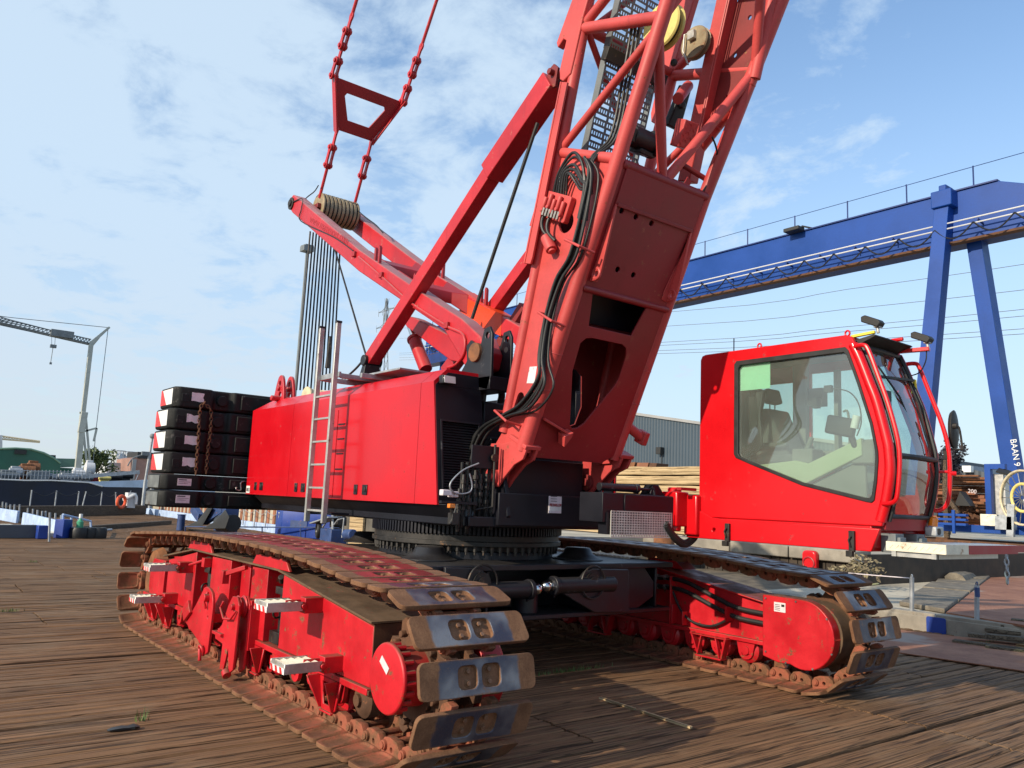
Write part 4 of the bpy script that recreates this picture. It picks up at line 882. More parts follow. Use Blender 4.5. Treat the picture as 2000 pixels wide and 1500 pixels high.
# ---------------------------------------------------------------- backstop
b = MB(); A0, A1, A2 = at(727, 702, 'y', 6.14), at(962, 338, 'y', 6.14), at(1083, 160, 'y', 6.14)
b.beam(A0, A1+(A1-A0).normalized()*.3, .20, .22); bs = b.build('boom_backstop', ARED, CR0, .01)
b = MB(); b.beam(A1-(A2-A1).normalized()*.02, A2, .27, .29); b.build('outer_sleeve', ARED, bs, .012)
b = MB(); a_, c_ = A0.lerp(A1, .80), A0.lerp(A1, .99); b.beam(a_+V((-.083, -.05, .058)), c_+V((-.083, -.05, .058)), .06, .03); b.build('worn_strip', CREAM, bs)
b = MB(); d = (A2-A1).normalized()
for y in (-.07, .07): b.xz([(A2.x-.1, A2.z-.12), (A2.x+.12, A2.z-.14), (A2.x+.16, A2.z+.10), (A2.x+.08, A2.z+.18), (A2.x-.02, A2.z+.14)], 6.14+y-.02, 6.14+y+.02, [circ(A2.x+.07, A2.z+.06, .035, 10)])
b.cyl((A2.x+.07, 5.98, A2.z+.06), (A2.x+.07, 6.3, A2.z+.06), .04, n=10); b.build('sleeve_clevis', BREDD, bs, .006)
b = MB(); b.cyl((A0.x-.02, 5.98, A0.z-.03), (A0.x-.02, 6.3, A0.z-.03), .09, n=16); b.beam(A0+V((-.02, 0, -.05)), (A0.x-.05, 6.14, 3.84), .25, .10, w2=.4, h2=.2); b.build('base_hinge', BLACK, bs, .01)
MB().tube(smooth([A0+V((-.1, -.1, .0)), A0+V((-.3, -.14, -.15)), A0+V((-.7, -.15, -.28)), A0+V((-1.1, -.1, -.25))], 6), .018, 8).build('hydraulic_hose', RUBBER, bs)
MB().tube([at(1050, 240, 'y', 6.14), at(922, 622, 'y', 6.14)], .025, 8).build('stay_rope', ROPE, CR0)
MB().tube([at(652, 480, 'y', 6.5), at(716, 698, 'y', 6.14)], .017, 8).build('stay_rope', ROPE, CR0)
# the opposite backstop, mostly hidden behind the boom foot
b = MB(); b.beam((-11.77, 7.62, 4.36), (-8.0, 7.62, 7.05), .2, .22); b.build('boom_backstop', ARED, CR0, .01)
# ---------------------------------------------------------------- A-frame
prof = [(-15.97, 8.14), (-15.93, 8.27), (-15.74, 8.33), (-12.53, 6.42), (-9.9, 5.03), (-9.2, 4.68), (-8.72, 4.36), (-8.56, 4.12), (-8.62, 3.92), (-8.92, 3.86), (-9.62, 4.58), (-12.47, 6.02), (-15.70, 7.92)]
b = MB(); b.xz(prof, 6.14, 6.42); af = b.build('a_frame_beam', ARED, CR0, .02)
b = MB(); b.xz(prof, 7.40, 7.68); af2 = b.build('a_frame_beam', ARED, CR0, .02)
b = MB(); b.xz([(-11.15, 5.60), (-11.15, 5.235), (-9.95, 4.735), (-9.95, 5.075)], 7.396, 7.684); b.hexa([(-11.15, 7.397, 5.69), (-9.95, 7.397, 5.053), (-9.95, 7.683, 5.053), (-11.15, 7.683, 5.69), (-11.15, 7.397, 5.695), (-9.95, 7.397, 5.06), (-9.95, 7.683, 5.06), (-11.15, 7.683, 5.695)]); b.build('repainted_panel', ORED, af2)
for f, y in ((af, 6.14), (af2, 7.40)):
    g = MB(); g.cyl((-15.78, y-.03, 8.14), (-15.78, y+.31, 8.14), .13, n=20); g.cyl((-15.78, y-.06, 8.14), (-15.78, y-.03, 8.14), .07, n=14); g.build('tip_pin', GSTEEL, f, .006)
    for x, z in ((-11.9, 6.08), (-10.55, 5.36)):
        g = MB()
        for dx in (-.07, .07): g.plate([(0, -.12), (.05, -.12), (.05, .22), (.02, .26), (0, .22)], (), (x+dx, y+.02, z), (1, 0, 0), (0, 0, 1), (0, 1, 0), 0, .05)
        g.build('pipe_fork', INKRED, f, .004)
b = MB()
for x, z in ((-12.35, 6.16), (-11.25, 5.58)):
    b.loft([[(x-w_, y_, z-h_+w_*.53), (x+w_, y_, z-h_-w_*.53), (x+w_, y_, z+h_-w_*.53), (x-w_, y_, z+h_+w_*.53)] for y_, w_, h_ in ((6.42, .34, .17), (6.62, .14, .10), (7.2, .14, .10), (7.40, .34, .17))])
b.build('cross_member', INKRED, af, .01)
pr_ = []
for i in range(9): pr_ += [(i*.088, .30), (i*.088+.025, .30), (i*.088+.044, .25), (i*.088+.063, .30)]
b = MB(); b.lathe((-15.25, 6.50, 8.02), (0, 1, 0), [(0, .05)]+pr_+[(.80, .30), (.80, .05)], 36); sh = b.build('sheave_set', TAN, af)
b = MB()
for i in range(9): b.torus((-15.25, 6.545+i*.088, 8.02), (0, 1, 0), .275, .018, 30, 6)
b.build('rope_wrap', ROPE, sh)
b = MB(); b.bx(-15.35, -15.1, 6.42, 7.4, 7.96, 8.06); b.build('tip_cross_tie', BREDD, af, .01)
M = basis(at(604, 433, 'y', 6.138), at(678, 478, 'y', 6.138)-at(604, 433, 'y', 6.138), (0, 0, 1)); ln = (at(678, 478, 'y', 6.138)-at(604, 433, 'y', 6.138)).length
text('www.mammoet.com', .22, M, INKRED, af, width=ln, ext=.001)
pp = [at(x, y, 'y', 6.12) for x, y in ((700, 502), (742, 538), (800, 590), (870, 636), (905, 655), (906, 690), (890, 712), (874, 718))]
MB().tube(smooth(pp, 4), .02, 8).build('beam_pipe', ARED, af)
MB().tube(smooth([at(x, y, 'y', 6.12) for x, y in ((566, 398), (590, 388), (588, 410), (588, 432), (650, 462), (690, 490))], 5), .011, 6).build('cable_run', COIL, af)
g = MB()
for x, y in ((692, 496), (745, 537), (873, 635)): p = at(x, y, 'y', 6.12); g.bx(p.x-.05, p.x+.05, 6.09, 6.14, p.z-.05, p.z+.04)
g.build('pipe_clip', INKRED, af, .006)
# pivot stand, lever and its cylinder
b = MB()
for y in (6.10, 6.42):
    b.xz([(-9.2, 3.78), (-8.45, 3.62), (-8.38, 3.8), (-8.40, 4.36), (-8.46, 4.46), (-8.58, 4.44), (-8.66, 4.2), (-8.88, 4.33), (-8.98, 4.26), (-8.95, 4.05)], y, y+.04, [circ(-8.5, 4.34, .045, 12)])
b.bx(-9.1, -8.4, 6.1, 6.46, 3.62, 3.80); pv = b.build('pivot_stand', BLACK, CR0, .008)
b = MB(); b.cyl((-8.74, 6.06, 4.14), (-8.74, 6.5, 4.14), .13, n=22); b.build('pivot_boss', RUST, pv, .006)
b = MB()
for y in (7.40, 7.70): b.xz([(-9.2, 3.78), (-8.45, 3.62), (-8.40, 4.36), (-8.58, 4.44), (-8.95, 4.05)], y, y+.04)
b.build('pivot_stand', BLACK, CR0, .008)
Lq = lambda px, py, y=6.55: (at(px, py, 'y', y).x, at(px, py, 'y', y).z)
b = MB(); b.xz([Lq(*p) for p in ((795, 633), (802, 618), (815, 622), (898, 664), (912, 690), (900, 708), (885, 705), (800, 640))], 6.50, 6.70); b.build('raising_lever', ARED, CR0, .014)
b = MB(); q0, q1, q2 = at(832, 722, 'y', 6.6), at(810, 665, 'y', 6.6), at(798, 630, 'y', 6.6); b.cyl(q0, q1, .105, n=18); b.cyl(q1, q1+(q2-q1)*.12, .12, n=18); rc = b.build('raising_cylinder', ARED, CR0, .006)
b = MB(); b.cyl(q1, q2, .05, n=14); b.build('cylinder_rod', CHROME, rc)
b = MB(); b.beam(at(1025, 598, 'y', 7.55), at(968, 690, 'y', 7.55), .14, .16); b.beam(at(960, 704, 'y', 7.5), at(1010, 714, 'y', 7.5), .14, .16); b.build('frame_brace', BREDD, CR0, .008)
b = MB(); p = at(858, 715, 'y', 6.0); b.lathe((p.x, 6.0, 3.84), (0, 0, 1), [(0, .05), (0, .055), (.09, .05), (.10, .03)], 16); b.build('roof_beacon', REDL, CR0)
b = MB(); p = at(878, 722, 'y', 6.05); b.cyl((p.x, 6.05, 3.82), (p.x, 6.05, 3.93), .08, n=16); b.build('exhaust_cap', RUST, CR0, .01)
for k in range(3): MB().tube(smooth([at(x, y, 'x', -8.9-k*.2) for x, y in ((968, 745), (980, 770), (975, 800), (990, 830))], 5), .05, 8).build('engine_hose', RUBBER, ss)
b = MB(); b.cyl((-9.0, 6.3, 3.0), (-8.9, 6.3, 3.9), .12, n=16); b.bx(-9.3, -8.7, 6.25, 6.7, 2.9, 3.5); b.build('hydraulic_tank', BLACK, ss, .02)
# hoist ropes between A-frame sheaves and roof drum
for i in range(11):
    y = 6.5+i*.078; a = at(606+5.9*i, 452+2*i, 'y', y); c = at(579+7.0*i, 762, 'y', y)
    MB().tube([c, a], .019, 6, False).build('hoist_rope', ROPE, CR0)
b = MB(); c = at(642, 690, 'y', 6.9); b.tube([c+V((0, 0, .35)), c+V((.03, 0, .1)), c, c+V((.0, 0, -.3))], [.02, .05, .04, .06], 8); b.build('rope_socket', GSTEEL, CR0)
# ---------------------------------------------------------------- pendants and spreader frame
def links(P0, P1, n, w, m, name='pendant_link', y_off=0):
    for i in range(n):
        a = P0.lerp(P1, i/n); c = P0.lerp(P1, (i+1)/n); d = (c-a).normalized()
        for s in ((-.045, .045) if i % 2 == 0 else (0,)):
            g = MB(); _, sd, u = frame(d, (0, 1, 0)); U, W, T = d, sd, V((0, 1, 0)); ln = (c-a).length
            poly = [(p[0]-.5*0, p[1]) for p in (arc(ln+.02, 0, w, 90, -90, 8)+arc(-.02, 0, w, 270, 90, 8))]
            mid = w*.62
            out = arc(ln, 0, w, 110, -110, 8)+[(ln*.7, -mid), (ln*.3, -mid)]+arc(0, 0, w, 290, 70, 8)[::1]+[(ln*.3, mid), (ln*.7, mid)]
            g.plate(out, (), a, U, W, T, s-.018, s+.018); g.build(name, m, CR0, .005)
        g = MB(); g.cyl(a+V((0, -.09, 0)), a+V((0, .09, 0)), .04, n=12); g.build('pendant_pin', m, CR0)
XZd = lambda px, py, y: at(px, py, 'y', y)
SLl, SLr = XZd(657, 256, 6.49), XZd(727, 273, 7.27); SHl, SHr = XZd(652, 145, 6.10), XZd(787, 203, 7.66)
lo = V(((SLl.x+SLr.x)/2, 0, (SLl.z+SLr.z)/2)); hi = V(((SHl.x+SHr.x)/2, 0, (SHl.z+SHr.z)/2)); dv = (hi-lo).normalized(); ln = (hi-lo).length; nv = dv.cross(BY)
b = MB()
def q(y, s): return (y-Y0, s)
b.plate([(-.385, 0), (.385, 0), (.78, ln), (-.78, ln)], [[(-.24, .24), (.24, .24), (.26, .28), (.45, ln-.28), (.42, ln-.22), (-.42, ln-.22), (-.45, ln-.28), (-.26, .28)][::-1]], lo+BY*Y0, BY, dv, nv, -.02, .02)
sp = b.build('spreader_frame', INKRED, CR0, .006)
for sg in (-1, 1):
    g = MB(); a = lo+BY*(Y0+sg*.40); c = hi+BY*(Y0+sg*.79); g.beam(a-dv*.06, c+dv*.04, .03, .20, up=nv); g.build('side_flange', ARED, sp, .006)
for y0, y1, pa, pb in ((6.49, 6.10, SLl, SHl), (7.27, 7.66, SLr, SHr)):
    foot = V((-15.2, y0, 8.2)); top = V((lo.x, y0, lo.z))
    m1 = foot.lerp(top, .48); b = MB(); b.tube([foot, m1], .032, 10); b.build('pendant_bar', ARED, CR0); links(m1, top, 2, .07, ARED)
    st = V((hi.x, y1, hi.z)); dr = V((.93, 0, 1.47)).normalized(); e = st+dr*1.15; links(st, e, 4, .08, ARED)
    MB().tube([e, e+dr*4.5], .034, 10).build('pendant_bar', ARED, CR0)
MB().tube(smooth([at(x, y, 'y', 7.27) for x, y in ((690, 398), (700, 412), (715, 425), (735, 440), (748, 455))], 4), .012, 6).build('cable_run', COIL, CR0)
MB().tube(smooth([at(x, y, 'y', 6.4) for x, y in ((622, 362), (614, 374), (600, 385), (590, 396))], 4), .012, 6).build('cable_run', COIL, CR0)
# ================================================================== CAB
cab = None
NP = [(-7.55, 2.10), (-7.59, 2.2), (-7.59, 4.36), (-7.56, 4.42), (-7.50, 4.435), (-5.32, 4.432), (-5.24, 4.40), (-5.20, 4.30), (-5.11, 4.10), (-5.0, 3.80), (-4.91, 3.55), (-4.80, 3.10), (-4.775, 2.90), (-4.775, 2.72), (-4.83, 2.39), (-4.91, 2.10)]
WN = [(-6.93, 4.262), (-5.33, 4.262), (-5.29, 4.22), (-5.16, 3.84), (-5.07, 3.54), (-5.0, 3.31), (-4.94, 2.98), (-4.937, 2.88), (-4.96, 2.62), (-4.995, 2.41), (-5.03, 2.38), (-5.10, 2.39), (-5.94, 2.57), (-6.66, 2.825), (-6.94, 2.93), (-6.97, 2.98), (-6.97, 4.22)]
b = MB(); b.xz(NP, 9.30, 9.36, [WN]); cab = b.build('operator_cab', CABRED, CR0, .012)
b = MB(); b.xz([(x+.0, z) for x, z in NP], 10.40, 10.46, [[(-6.5, 4.2), (-5.42, 4.2), (-5.10, 3.3), (-5.0, 2.95), (-5.05, 2.5), (-6.1, 2.5), (-6.1, 2.9), (-6.5, 2.9)], [(-7.35, 4.1), (-6.75, 4.1), (-6.75, 3.0), (-7.35, 3.0)]]); b.build('door_side', CABRED, cab, .01)
b = MB(); b.bx(-7.585, -7.53, 9.36, 10.40, 2.12, 4.40); b.build('rear_wall', CABRED, cab)
b = MB(); b.loft([[(-7.55, y, 4.36), (-5.28, y, 4.36), (-5.26, y, 4.41), (-5.33, y, 4.434), (-7.5, y, 4.437), (-7.57, y, 4.40)] for y in (9.362, 10.398)]); b.bx(-7.5, -4.95, 9.36, 10.4, 2.10, 2.16); b.build('roof_panel', CABRED, cab)
b = MB()
for y0, y1 in ((9.362, 9.38), (10.38, 10.398)): b.bx(-7.52, -6.99 if y0 < 10 else -7.40, y0, y1, 2.2, 4.35)
b.bx(-7.52, -7.50, 9.38, 10.38, 2.2, 4.35); b.bx(-7.5, -5.4, 9.38, 10.38, 4.33, 4.355); b.bx(-7.5, -4.9, 9.38, 10.38, 2.165, 2.18); b.bx(-6.72, -6.52, 10.30, 10.395, 2.2, 4.33); b.bx(-7.5, -6.5, 10.385, 10.396, 2.2, 3.0); b.build('lining', DARKIN, cab)
# pillars and the two-part windscreen
fr = lambda y, off=0: [(-5.20+off, y, 4.30), (-5.11+off, y, 4.10), (-5.0+off, y, 3.80), (-4.91+off, y, 3.55), (-4.80+off, y, 3.10), (-4.78+off, y, 2.95), (-4.775+off, y, 2.72), (-4.83+off, y, 2.40), (-4.90+off, y, 2.16)]
for y in (9.335, 10.425):
    MB().tube([V(p) for p in smooth(fr(y, -.04), 4)], .062, 14).build('cab_pillar', CABRED, cab)
def screen(i0, i1, name):
    pn = [V(p) for p in fr(0)]; secs = []
    for p in pn[i0:i1]:
        secs.append([(p.x+.05*math.sin(pi*k/10), 9.40+k*.096, p.z) for k in range(11)])
    b = MB(); b.loft(secs, True, False, False); return b.build(name, GLASSF, cab)
screen(0, 6, 'windscreen'); screen(5, 9, 'lower_windscreen')
b = MB()
for z, i in ((0, 5),): 
    p = V(fr(0)[5]); b.tube([(p.x+.02+.05*math.sin(pi*k/10), 9.38+k*.1, p.z-.02) for k in range(11)], .032, 8)
for y in (9.41, 10.35): b.tube([V(p)+V((.025, 0, 0)) for p in smooth(fr(y), 3)], .026, 8)
p = V(fr(0)[8]); b.tube([(p.x+.04+.03*math.sin(pi*k/10), 9.40+k*.095, p.z+.06) for k in range(11)], .026, 8)
p = V(fr(0)[0]); b.tube([(p.x+.02+.03*math.sin(pi*k/10), 9.40+k*.095, p.z-.02) for k in range(11)], .03, 8); b.build('screen_seal', RUBBER, cab)
b = MB(); b.loft([[(-4.95, y, 2.10), (-4.90, y, 2.22), (-4.87+.05*math.sin(pi*(y-9.4)/.96), y, 2.22), (-4.90+.05*math.sin(pi*(y-9.4)/.96), y, 2.06)] for y in (9.37, 9.6, 9.85, 10.1, 10.39)]); b.build('front_sill', INKRED, cab)
b = MB(); cx = sum(p[0] for p in WN)/len(WN); cz = sum(p[1] for p in WN)/len(WN)
b.xz([(cx+(x-cx)*1.012, cz+(z-cz)*1.015) for x, z in WN], 9.285, 9.325, [[(cx+(x-cx)*.962, cz+(z-cz)*.952) for x, z in WN][::-1]]); b.build('window_seal', RUBBER, cab, .006)
b = MB(); b.face(b.pts([(x, 9.328, z) for x, z in WN])); b.build('side_window', GLASS, cab)
b = MB(); b.face(b.pts([(-6.5, 10.42, 4.2), (-5.42, 10.42, 4.2), (-5.10, 10.42, 3.3), (-5.0, 10.42, 2.95), (-5.05, 10.42, 2.5), (-6.1, 10.42, 2.5), (-6.1, 10.42, 2.9), (-6.5, 10.42, 2.9)])); b.face(b.pts([(-7.35, 10.42, 4.1), (-6.75, 10.42, 4.1), (-6.75, 10.42, 3.0), (-7.35, 10.42, 3.0)])); b.build('door_window', GLASS, cab)
b = MB(); b.bx(-6.92, -6.44, 9.345, 9.35, 3.86, 4.22); b.build('green_sheet', PAPER, cab)
b = MB(); b.tube(smooth([V((-5.98, 10.37, 3.62)), V((-5.90, 10.34, 3.60)), V((-5.88, 10.34, 3.3)), V((-5.9, 10.36, 2.95))], 4), .016, 8); b.bx(-6.08, -6.02, 10.3, 10.39, 2.55, 4.2); b.build('door_post', DARKIN, cab)
# interior
b = MB()
b.loft([[(-6.93+.02*k, y, 2.98), (-6.88, y, 3.45), (-6.84, y, 3.64), (-6.70, y, 3.64), (-6.62, y, 3.45), (-6.48, y, 3.15), (-6.38, y, 3.02), (-6.40, y, 2.94)] for k, y in ((1, 9.68), (0, 9.74), (0, 10.12), (1, 10.18))]); b.loft([[(-6.9, y, 2.88), (-6.25, y, 2.86), (-6.22, y, 2.95), (-6.3, y, 3.0), (-6.9, y, 3.0)] for y in (9.66, 10.2)])
b.loft([[(-6.86, y, 3.72), (-6.88, y, 3.92), (-6.78, y, 3.95), (-6.72, y, 3.74)] for y in (9.78, 10.08)]); st = b.build('operator_seat', SEATM, cab, .035, 3)
b = MB(); b.bx(-6.86, -6.36, 9.58, 9.68, 3.08, 3.15); b.bx(-6.86, -6.36, 10.18, 10.28, 3.08, 3.15); b.build('armrest', SEATM, st, .025)
b = MB()
for y in (9.86, 9.98): b.cyl((-6.8, y, 3.6), (-6.8, y, 3.76), .010, n=8)
b.build('headrest_rod', CHROME, st)
b = MB(); b.bx(-6.8, -6.45, 9.7, 10.15, 2.2, 2.88); b.bx(-6.3, -6.0, 9.62, 9.9, 2.86, 3.06); b.cyl((-6.15, 9.75, 3.05), (-6.08, 9.75, 3.22), .035, n=10); b.bx(-6.2, -5.8, 9.95, 10.1, 2.98, 3.05); b.build('control_stand', DARKIN, cab, .02)
b = MB(); b.xz([(-6.87, 2.84), (-6.22, 2.90), (-6.03, 2.86), (-5.30, 3.17), (-5.29, 2.95), (-6.10, 2.58)], 9.58, 9.66); b.build('side_console', OLIVE, cab, .012)
b = MB(); b.xz([(-6.1, 2.57), (-5.3, 2.93), (-5.28, 2.3), (-5.9, 2.2)], 9.66, 9.72); b.bx(-5.45, -5.15, 9.6, 10.2, 2.85, 3.15); b.build('front_console', DARKIN, cab, .02)
b = MB(); b.beam((-5.72, 9.52, 3.36), (-5.36, 9.56, 3.28), .10, .24); b.cyl((-5.42, 9.56, 3.2), (-5.38, 9.6, 3.05), .04, n=10); b.build('monitor', SBLK, cab, .03, 3)
b = MB(); b.cyl((-5.34, 9.5, 3.28), (-5.30, 9.5, 3.44), .05, n=14); b.build('white_cup', WHITE, cab, .006)
b = MB(); b.tube(smooth([V((-5.28, 9.45, 3.18)), V((-5.22, 9.45, 3.35)), V((-5.25, 9.45, 3.58)), V((-5.38, 9.45, 3.74)), V((-5.62, 9.45, 3.80))], 6), .009, 8); b.bx(-5.70, -5.60, 9.42, 9.48, 3.75, 3.84); b.build('gooseneck_lamp', SBLK, cab, .006)
b = MB()
for x in (-5.50, -5.30): b.tube([(-5.42, 9.8, 2.86), (x, 9.75, 2.2)], .012, 8)
b.cyl((-5.42, 9.8, 2.86), (-5.42, 9.8, 2.93), .03, n=10); b.build('pedal_stand', STEEL, cab)
for k in range(6):
    MB().tube(smooth([V((-6.62-.02*k, 9.43, 3.86)), V((-6.66, 9.42, 3.55-.02*k)), V((-6.70+.012*k, 9.42, 3.25-.03*k)), V((-6.80, 9.42, 3.12-.03*k)), V((-6.95, 9.42, 3.05-.03*k))], 6), .019, 7).build('cab_cable', COIL, cab)
b = MB(); b.xz([(-6.90, 3.82), (-6.62, 3.82), (-6.70, 3.5), (-6.88, 3.2)], 9.50, 9.52); b.bx(-6.42, -6.2, 10.2, 10.34, 3.7, 3.95); b.bx(-6.3, -6.22, 10.1, 10.2, 3.66, 3.80); b.build('rear_box', SBLK, cab)
# rails, lamps, mirror, base frame
b = MB(); b.tube(smooth([V((-5.18, 9.26, 4.26)), V((-5.06, 9.24, 4.26)), V((-5.0, 9.24, 4.20)), V((-4.90, 9.24, 3.92)), V((-4.75, 9.24, 3.46)), V((-4.65, 9.24, 2.98)), V((-4.68, 9.24, 2.50)), V((-4.74, 9.25, 2.38)), V((-4.88, 9.28, 2.36))], 4), .027, 10); b.build('grab_rail', CABRED, cab)
b = MB(); b.tube(smooth([V((-5.19, 10.46, 4.20)), V((-5.06, 10.52, 4.21)), V((-5.0, 10.52, 4.14)), V((-4.88, 10.52, 3.80)), V((-4.73, 10.52, 3.36)), V((-4.665, 10.52, 2.98)), V((-4.69, 10.52, 2.47)), V((-4.78, 10.5, 2.33)), V((-4.88, 10.46, 2.32))], 4), .027, 10)
b.tube([(-4.80, 10.45, 2.80), (-4.66, 10.52, 2.80)], .018, 8); b.cyl((-4.67, 10.52, 2.78), (-4.61, 10.56, 2.78), .03, n=10); gr = b.build('grab_rail', CABRED, cab)
c = V((-4.67, 10.68, 3.34)); b = MB()
b.loft([[(c.x+dx, c.y+.11*r*math.cos(2*pi*k/20), c.z+.25*r*math.sin(2*pi*k/20)) for k in range(20)] for dx, r in ((-.035, .2), (-.03, .9), (0, 1), (.012, 1), (.02, .9), (.035, .2))], True); mi = b.build('side_mirror', RUBBER, cab)
b = MB(); b.tube(smooth([V((-4.64, 10.62, 3.38)), V((-4.59, 10.64, 3.36)), V((-4.57, 10.66, 3.14)), V((-4.57, 10.66, 3.09)), V((-4.68, 10.58, 3.085)), V((-4.70, 10.54, 3.06)), V((-4.70, 10.53, 2.98))], 4), .013, 8); b.cyl((-4.66, 10.62, 3.38), (-4.60, 10.62, 3.38), .035, n=10); b.bx(-4.73, -4.68, 10.5, 10.58, 2.96, 3.06); b.build('mirror_arm', GSTEEL, mi)
b = MB(); b.loft([[(-5.30, y, 4.37), (-5.02, y, 4.42), (-5.0, y, 4.40), (-5.26, y, 4.30)] for y in (9.42, 10.35)]); b.build('sun_visor', SBLK, cab)
b = MB(); b.beam((-5.30, 9.40, 4.42), (-5.02, 9.45, 4.45), .05, .035); la = b.build('lamp_bracket', YTAPE, cab, .006)
def lamp(c, par):
    b = MB(); b.loft([[(c.x+dx, c.y+yy, c.z+dz) for dx, dz in ((-.12, .02), (.09, -.075), (.13, -.02), (.10, .02), (-.07, .10), (-.12, .085))] for yy in (-.065, .065)]); l = b.build('cab_lamp', SBLK, par, .012)
    b = MB(); b.cyl((c.x+.06, c.y, c.z-.03), (c.x+.07, c.y, c.z-.14), .02, n=8); b.bx(c.x+.03, c.x+.10, c.y-.04, c.y+.04, c.z-.07, c.z-.03); b.build('lamp_mount', ALU, l, .004)
lamp(V((-5.05, 9.45, 4.57)), la)
b = MB(); b.beam((-5.18, 10.35, 4.36), (-4.82, 10.42, 4.36), .08, .05); b.cyl((-5.10, 10.0, 4.44), (-4.95, 10.0, 4.44), .025, n=8); la2 = b.build('lamp_bracket', CABRED, cab, .006); lamp(V((-4.90, 10.40, 4.50)), la2)
MB().tube(smooth([V((-4.86, 10.42, 4.36)), V((-4.87, 10.42, 4.22)), V((-4.95, 10.43, 4.08)), V((-5.06, 10.43, 4.04))], 5), .008, 6).build('lamp_cable', COIL, la2)
b = MB(); q = V((-5.0, 10.36, 3.88)); b.hexa([q+V(p) for p in ((-.03, -.02, -.09), (.03, -.02, -.06), (.03, .02, -.06), (-.03, .02, -.09), (-.02, -.02, .05), (.02, -.02, .09), (.02, .02, .09), (-.02, .02, .05))]); b.build('tape_end', YTAPE, cab)
b = MB()
for a_, c_ in (((-5.05, 9.55, 4.05), (-4.82, 9.95, 3.25)), ((-5.07, 10.2, 4.12), (-4.80, 10.25, 3.10))): b.tube([a_, V(a_).lerp(V(c_), .5)+V((.05, 0, .02)), c_], .012, 6); 
b.beam((-5.02, 9.42, 3.9), (-4.98, 10.3, 3.95), .04, .03); b.bx(-5.0, -4.9, 9.42, 9.58, 3.5, 3.72); b.build('wiper', SBLK, cab)
for x in (-6.62, -5.33): MB().torus((x, 9.36, 4.46), (.2, 1, 0), .035, .012, 16, 6).build('lifting_eye', CABRED, cab)
MB().cyl((-7.15, 9.5, 4.43), (-7.15, 9.5, 4.66), .008, n=6).build('aerial', SBLK, cab)
b = MB()
b.xz([(-7.79, 1.80), (-5.03, 1.80), (-4.92, 2.07), (-7.15, 2.085), (-7.35, 2.10), (-7.60, 2.20), (-7.79, 2.36)], 9.27, 9.33, [circ(-7.30, 1.93, .028, 10)]); b.bx(-7.7, -5.05, 9.33, 10.42, 1.80, 2.12); b.xz([(-7.79, 1.80), (-5.03, 1.80), (-4.92, 2.07), (-7.6, 2.09), (-7.79, 2.2)], 10.40, 10.45); b.bx(-5.06, -5.02, 9.33, 10.4, 1.84, 2.04)
cf = b.build('cab_frame', CABRED, cab, .01)
for x in (-7.05, -5.25):
    b = MB(); b.bx(x-.035, x+.035, 9.225, 9.268, 1.78, 2.03); b.beam((x-.05, 9.215, 1.76), (x+.03, 9.215, 1.76), .06, .07); b.tube([(x, 9.21, 1.84), (x-.02, 9.20, 1.92), (x+.01, 9.20, 1.97)], .012, 6); b.build('frame_latch', GSTEEL, cf, .006)
for y in (9.48, 10.0): b = MB(); b.bx(-5.02, -4.84, y, y+.20, 1.80, 2.02); b.bx(-4.84, -4.80, y+.03, y+.17, 1.74, 1.98); b.build('step_bracket', LATT, cf, .008)
b = MB(); P = lambda px, py, z: at(px, py, 'z', z)
q = [(-4.92, 9.40), (-4.92, 11.35), (-4.35, 11.35), (-4.35, 9.40)]
b.bx(-4.86, -4.20, 9.30, 10.35, 1.70, 1.76); b.bx(-4.86, -4.28, 10.36, 11.20, 1.70, 1.755); b.bx(-4.86, -4.30, 11.21, 11.75, 1.70, 1.75); dk = b.build('cab_step', ALU, cf, .004)
b = MB(); b.bx(-4.86, -4.195, 9.294, 9.30, 1.66, 1.765); b.bx(-4.198, -4.19, 9.30, 9.85, 1.66, 1.765)
for i in range(9): c = V((-4.80+i*.07, 9.292, 1.71)); b.beam(c+V((-.02, 0, -.02)), c+V((.02, 0, .02)), .006, .006)
b.build('tread_edge', CREAM, dk)
b = MB(); b.bx(-4.20, -4.19, 9.86, 11.2, 1.66, 1.76); b.bx(-4.30, -4.28, 11.2, 11.75, 1.67, 1.755); b.build('red_edge', INKRED, dk)
b = MB(); b.bx(-4.8, -4.3, 9.33, 9.36, 1.60, 1.70); b.bx(-4.8, -4.75, 9.3, 10.9, 1.60, 1.70); b.bx(-4.35, -4.30, 9.3, 10.9, 1.60, 1.70); b.build('step_channel', ALU, dk); dk.location.z = .17
b = MB(); c = V((-4.82, 10.36, 2.06)); b.bx(c.x-.06, c.x+.09, c.y-.10, c.y+.10, c.z-.06, c.z+.06); hl = b.build('indicator_unit', GALV, cab, .02, 3)
b = MB(); b.lathe((c.x, c.y, c.z+.06), (.12, .1, 1), [(0, .02), (0, .055), (.10, .05), (.12, .03)], 16); b.build('indicator_lens', AMBER, hl); b = MB(); b.cyl((c.x+.09, c.y-.04, c.z), (c.x+.10, c.y-.04, c.z), .04, n=14); b.build('plug_socket', SBLK, hl)
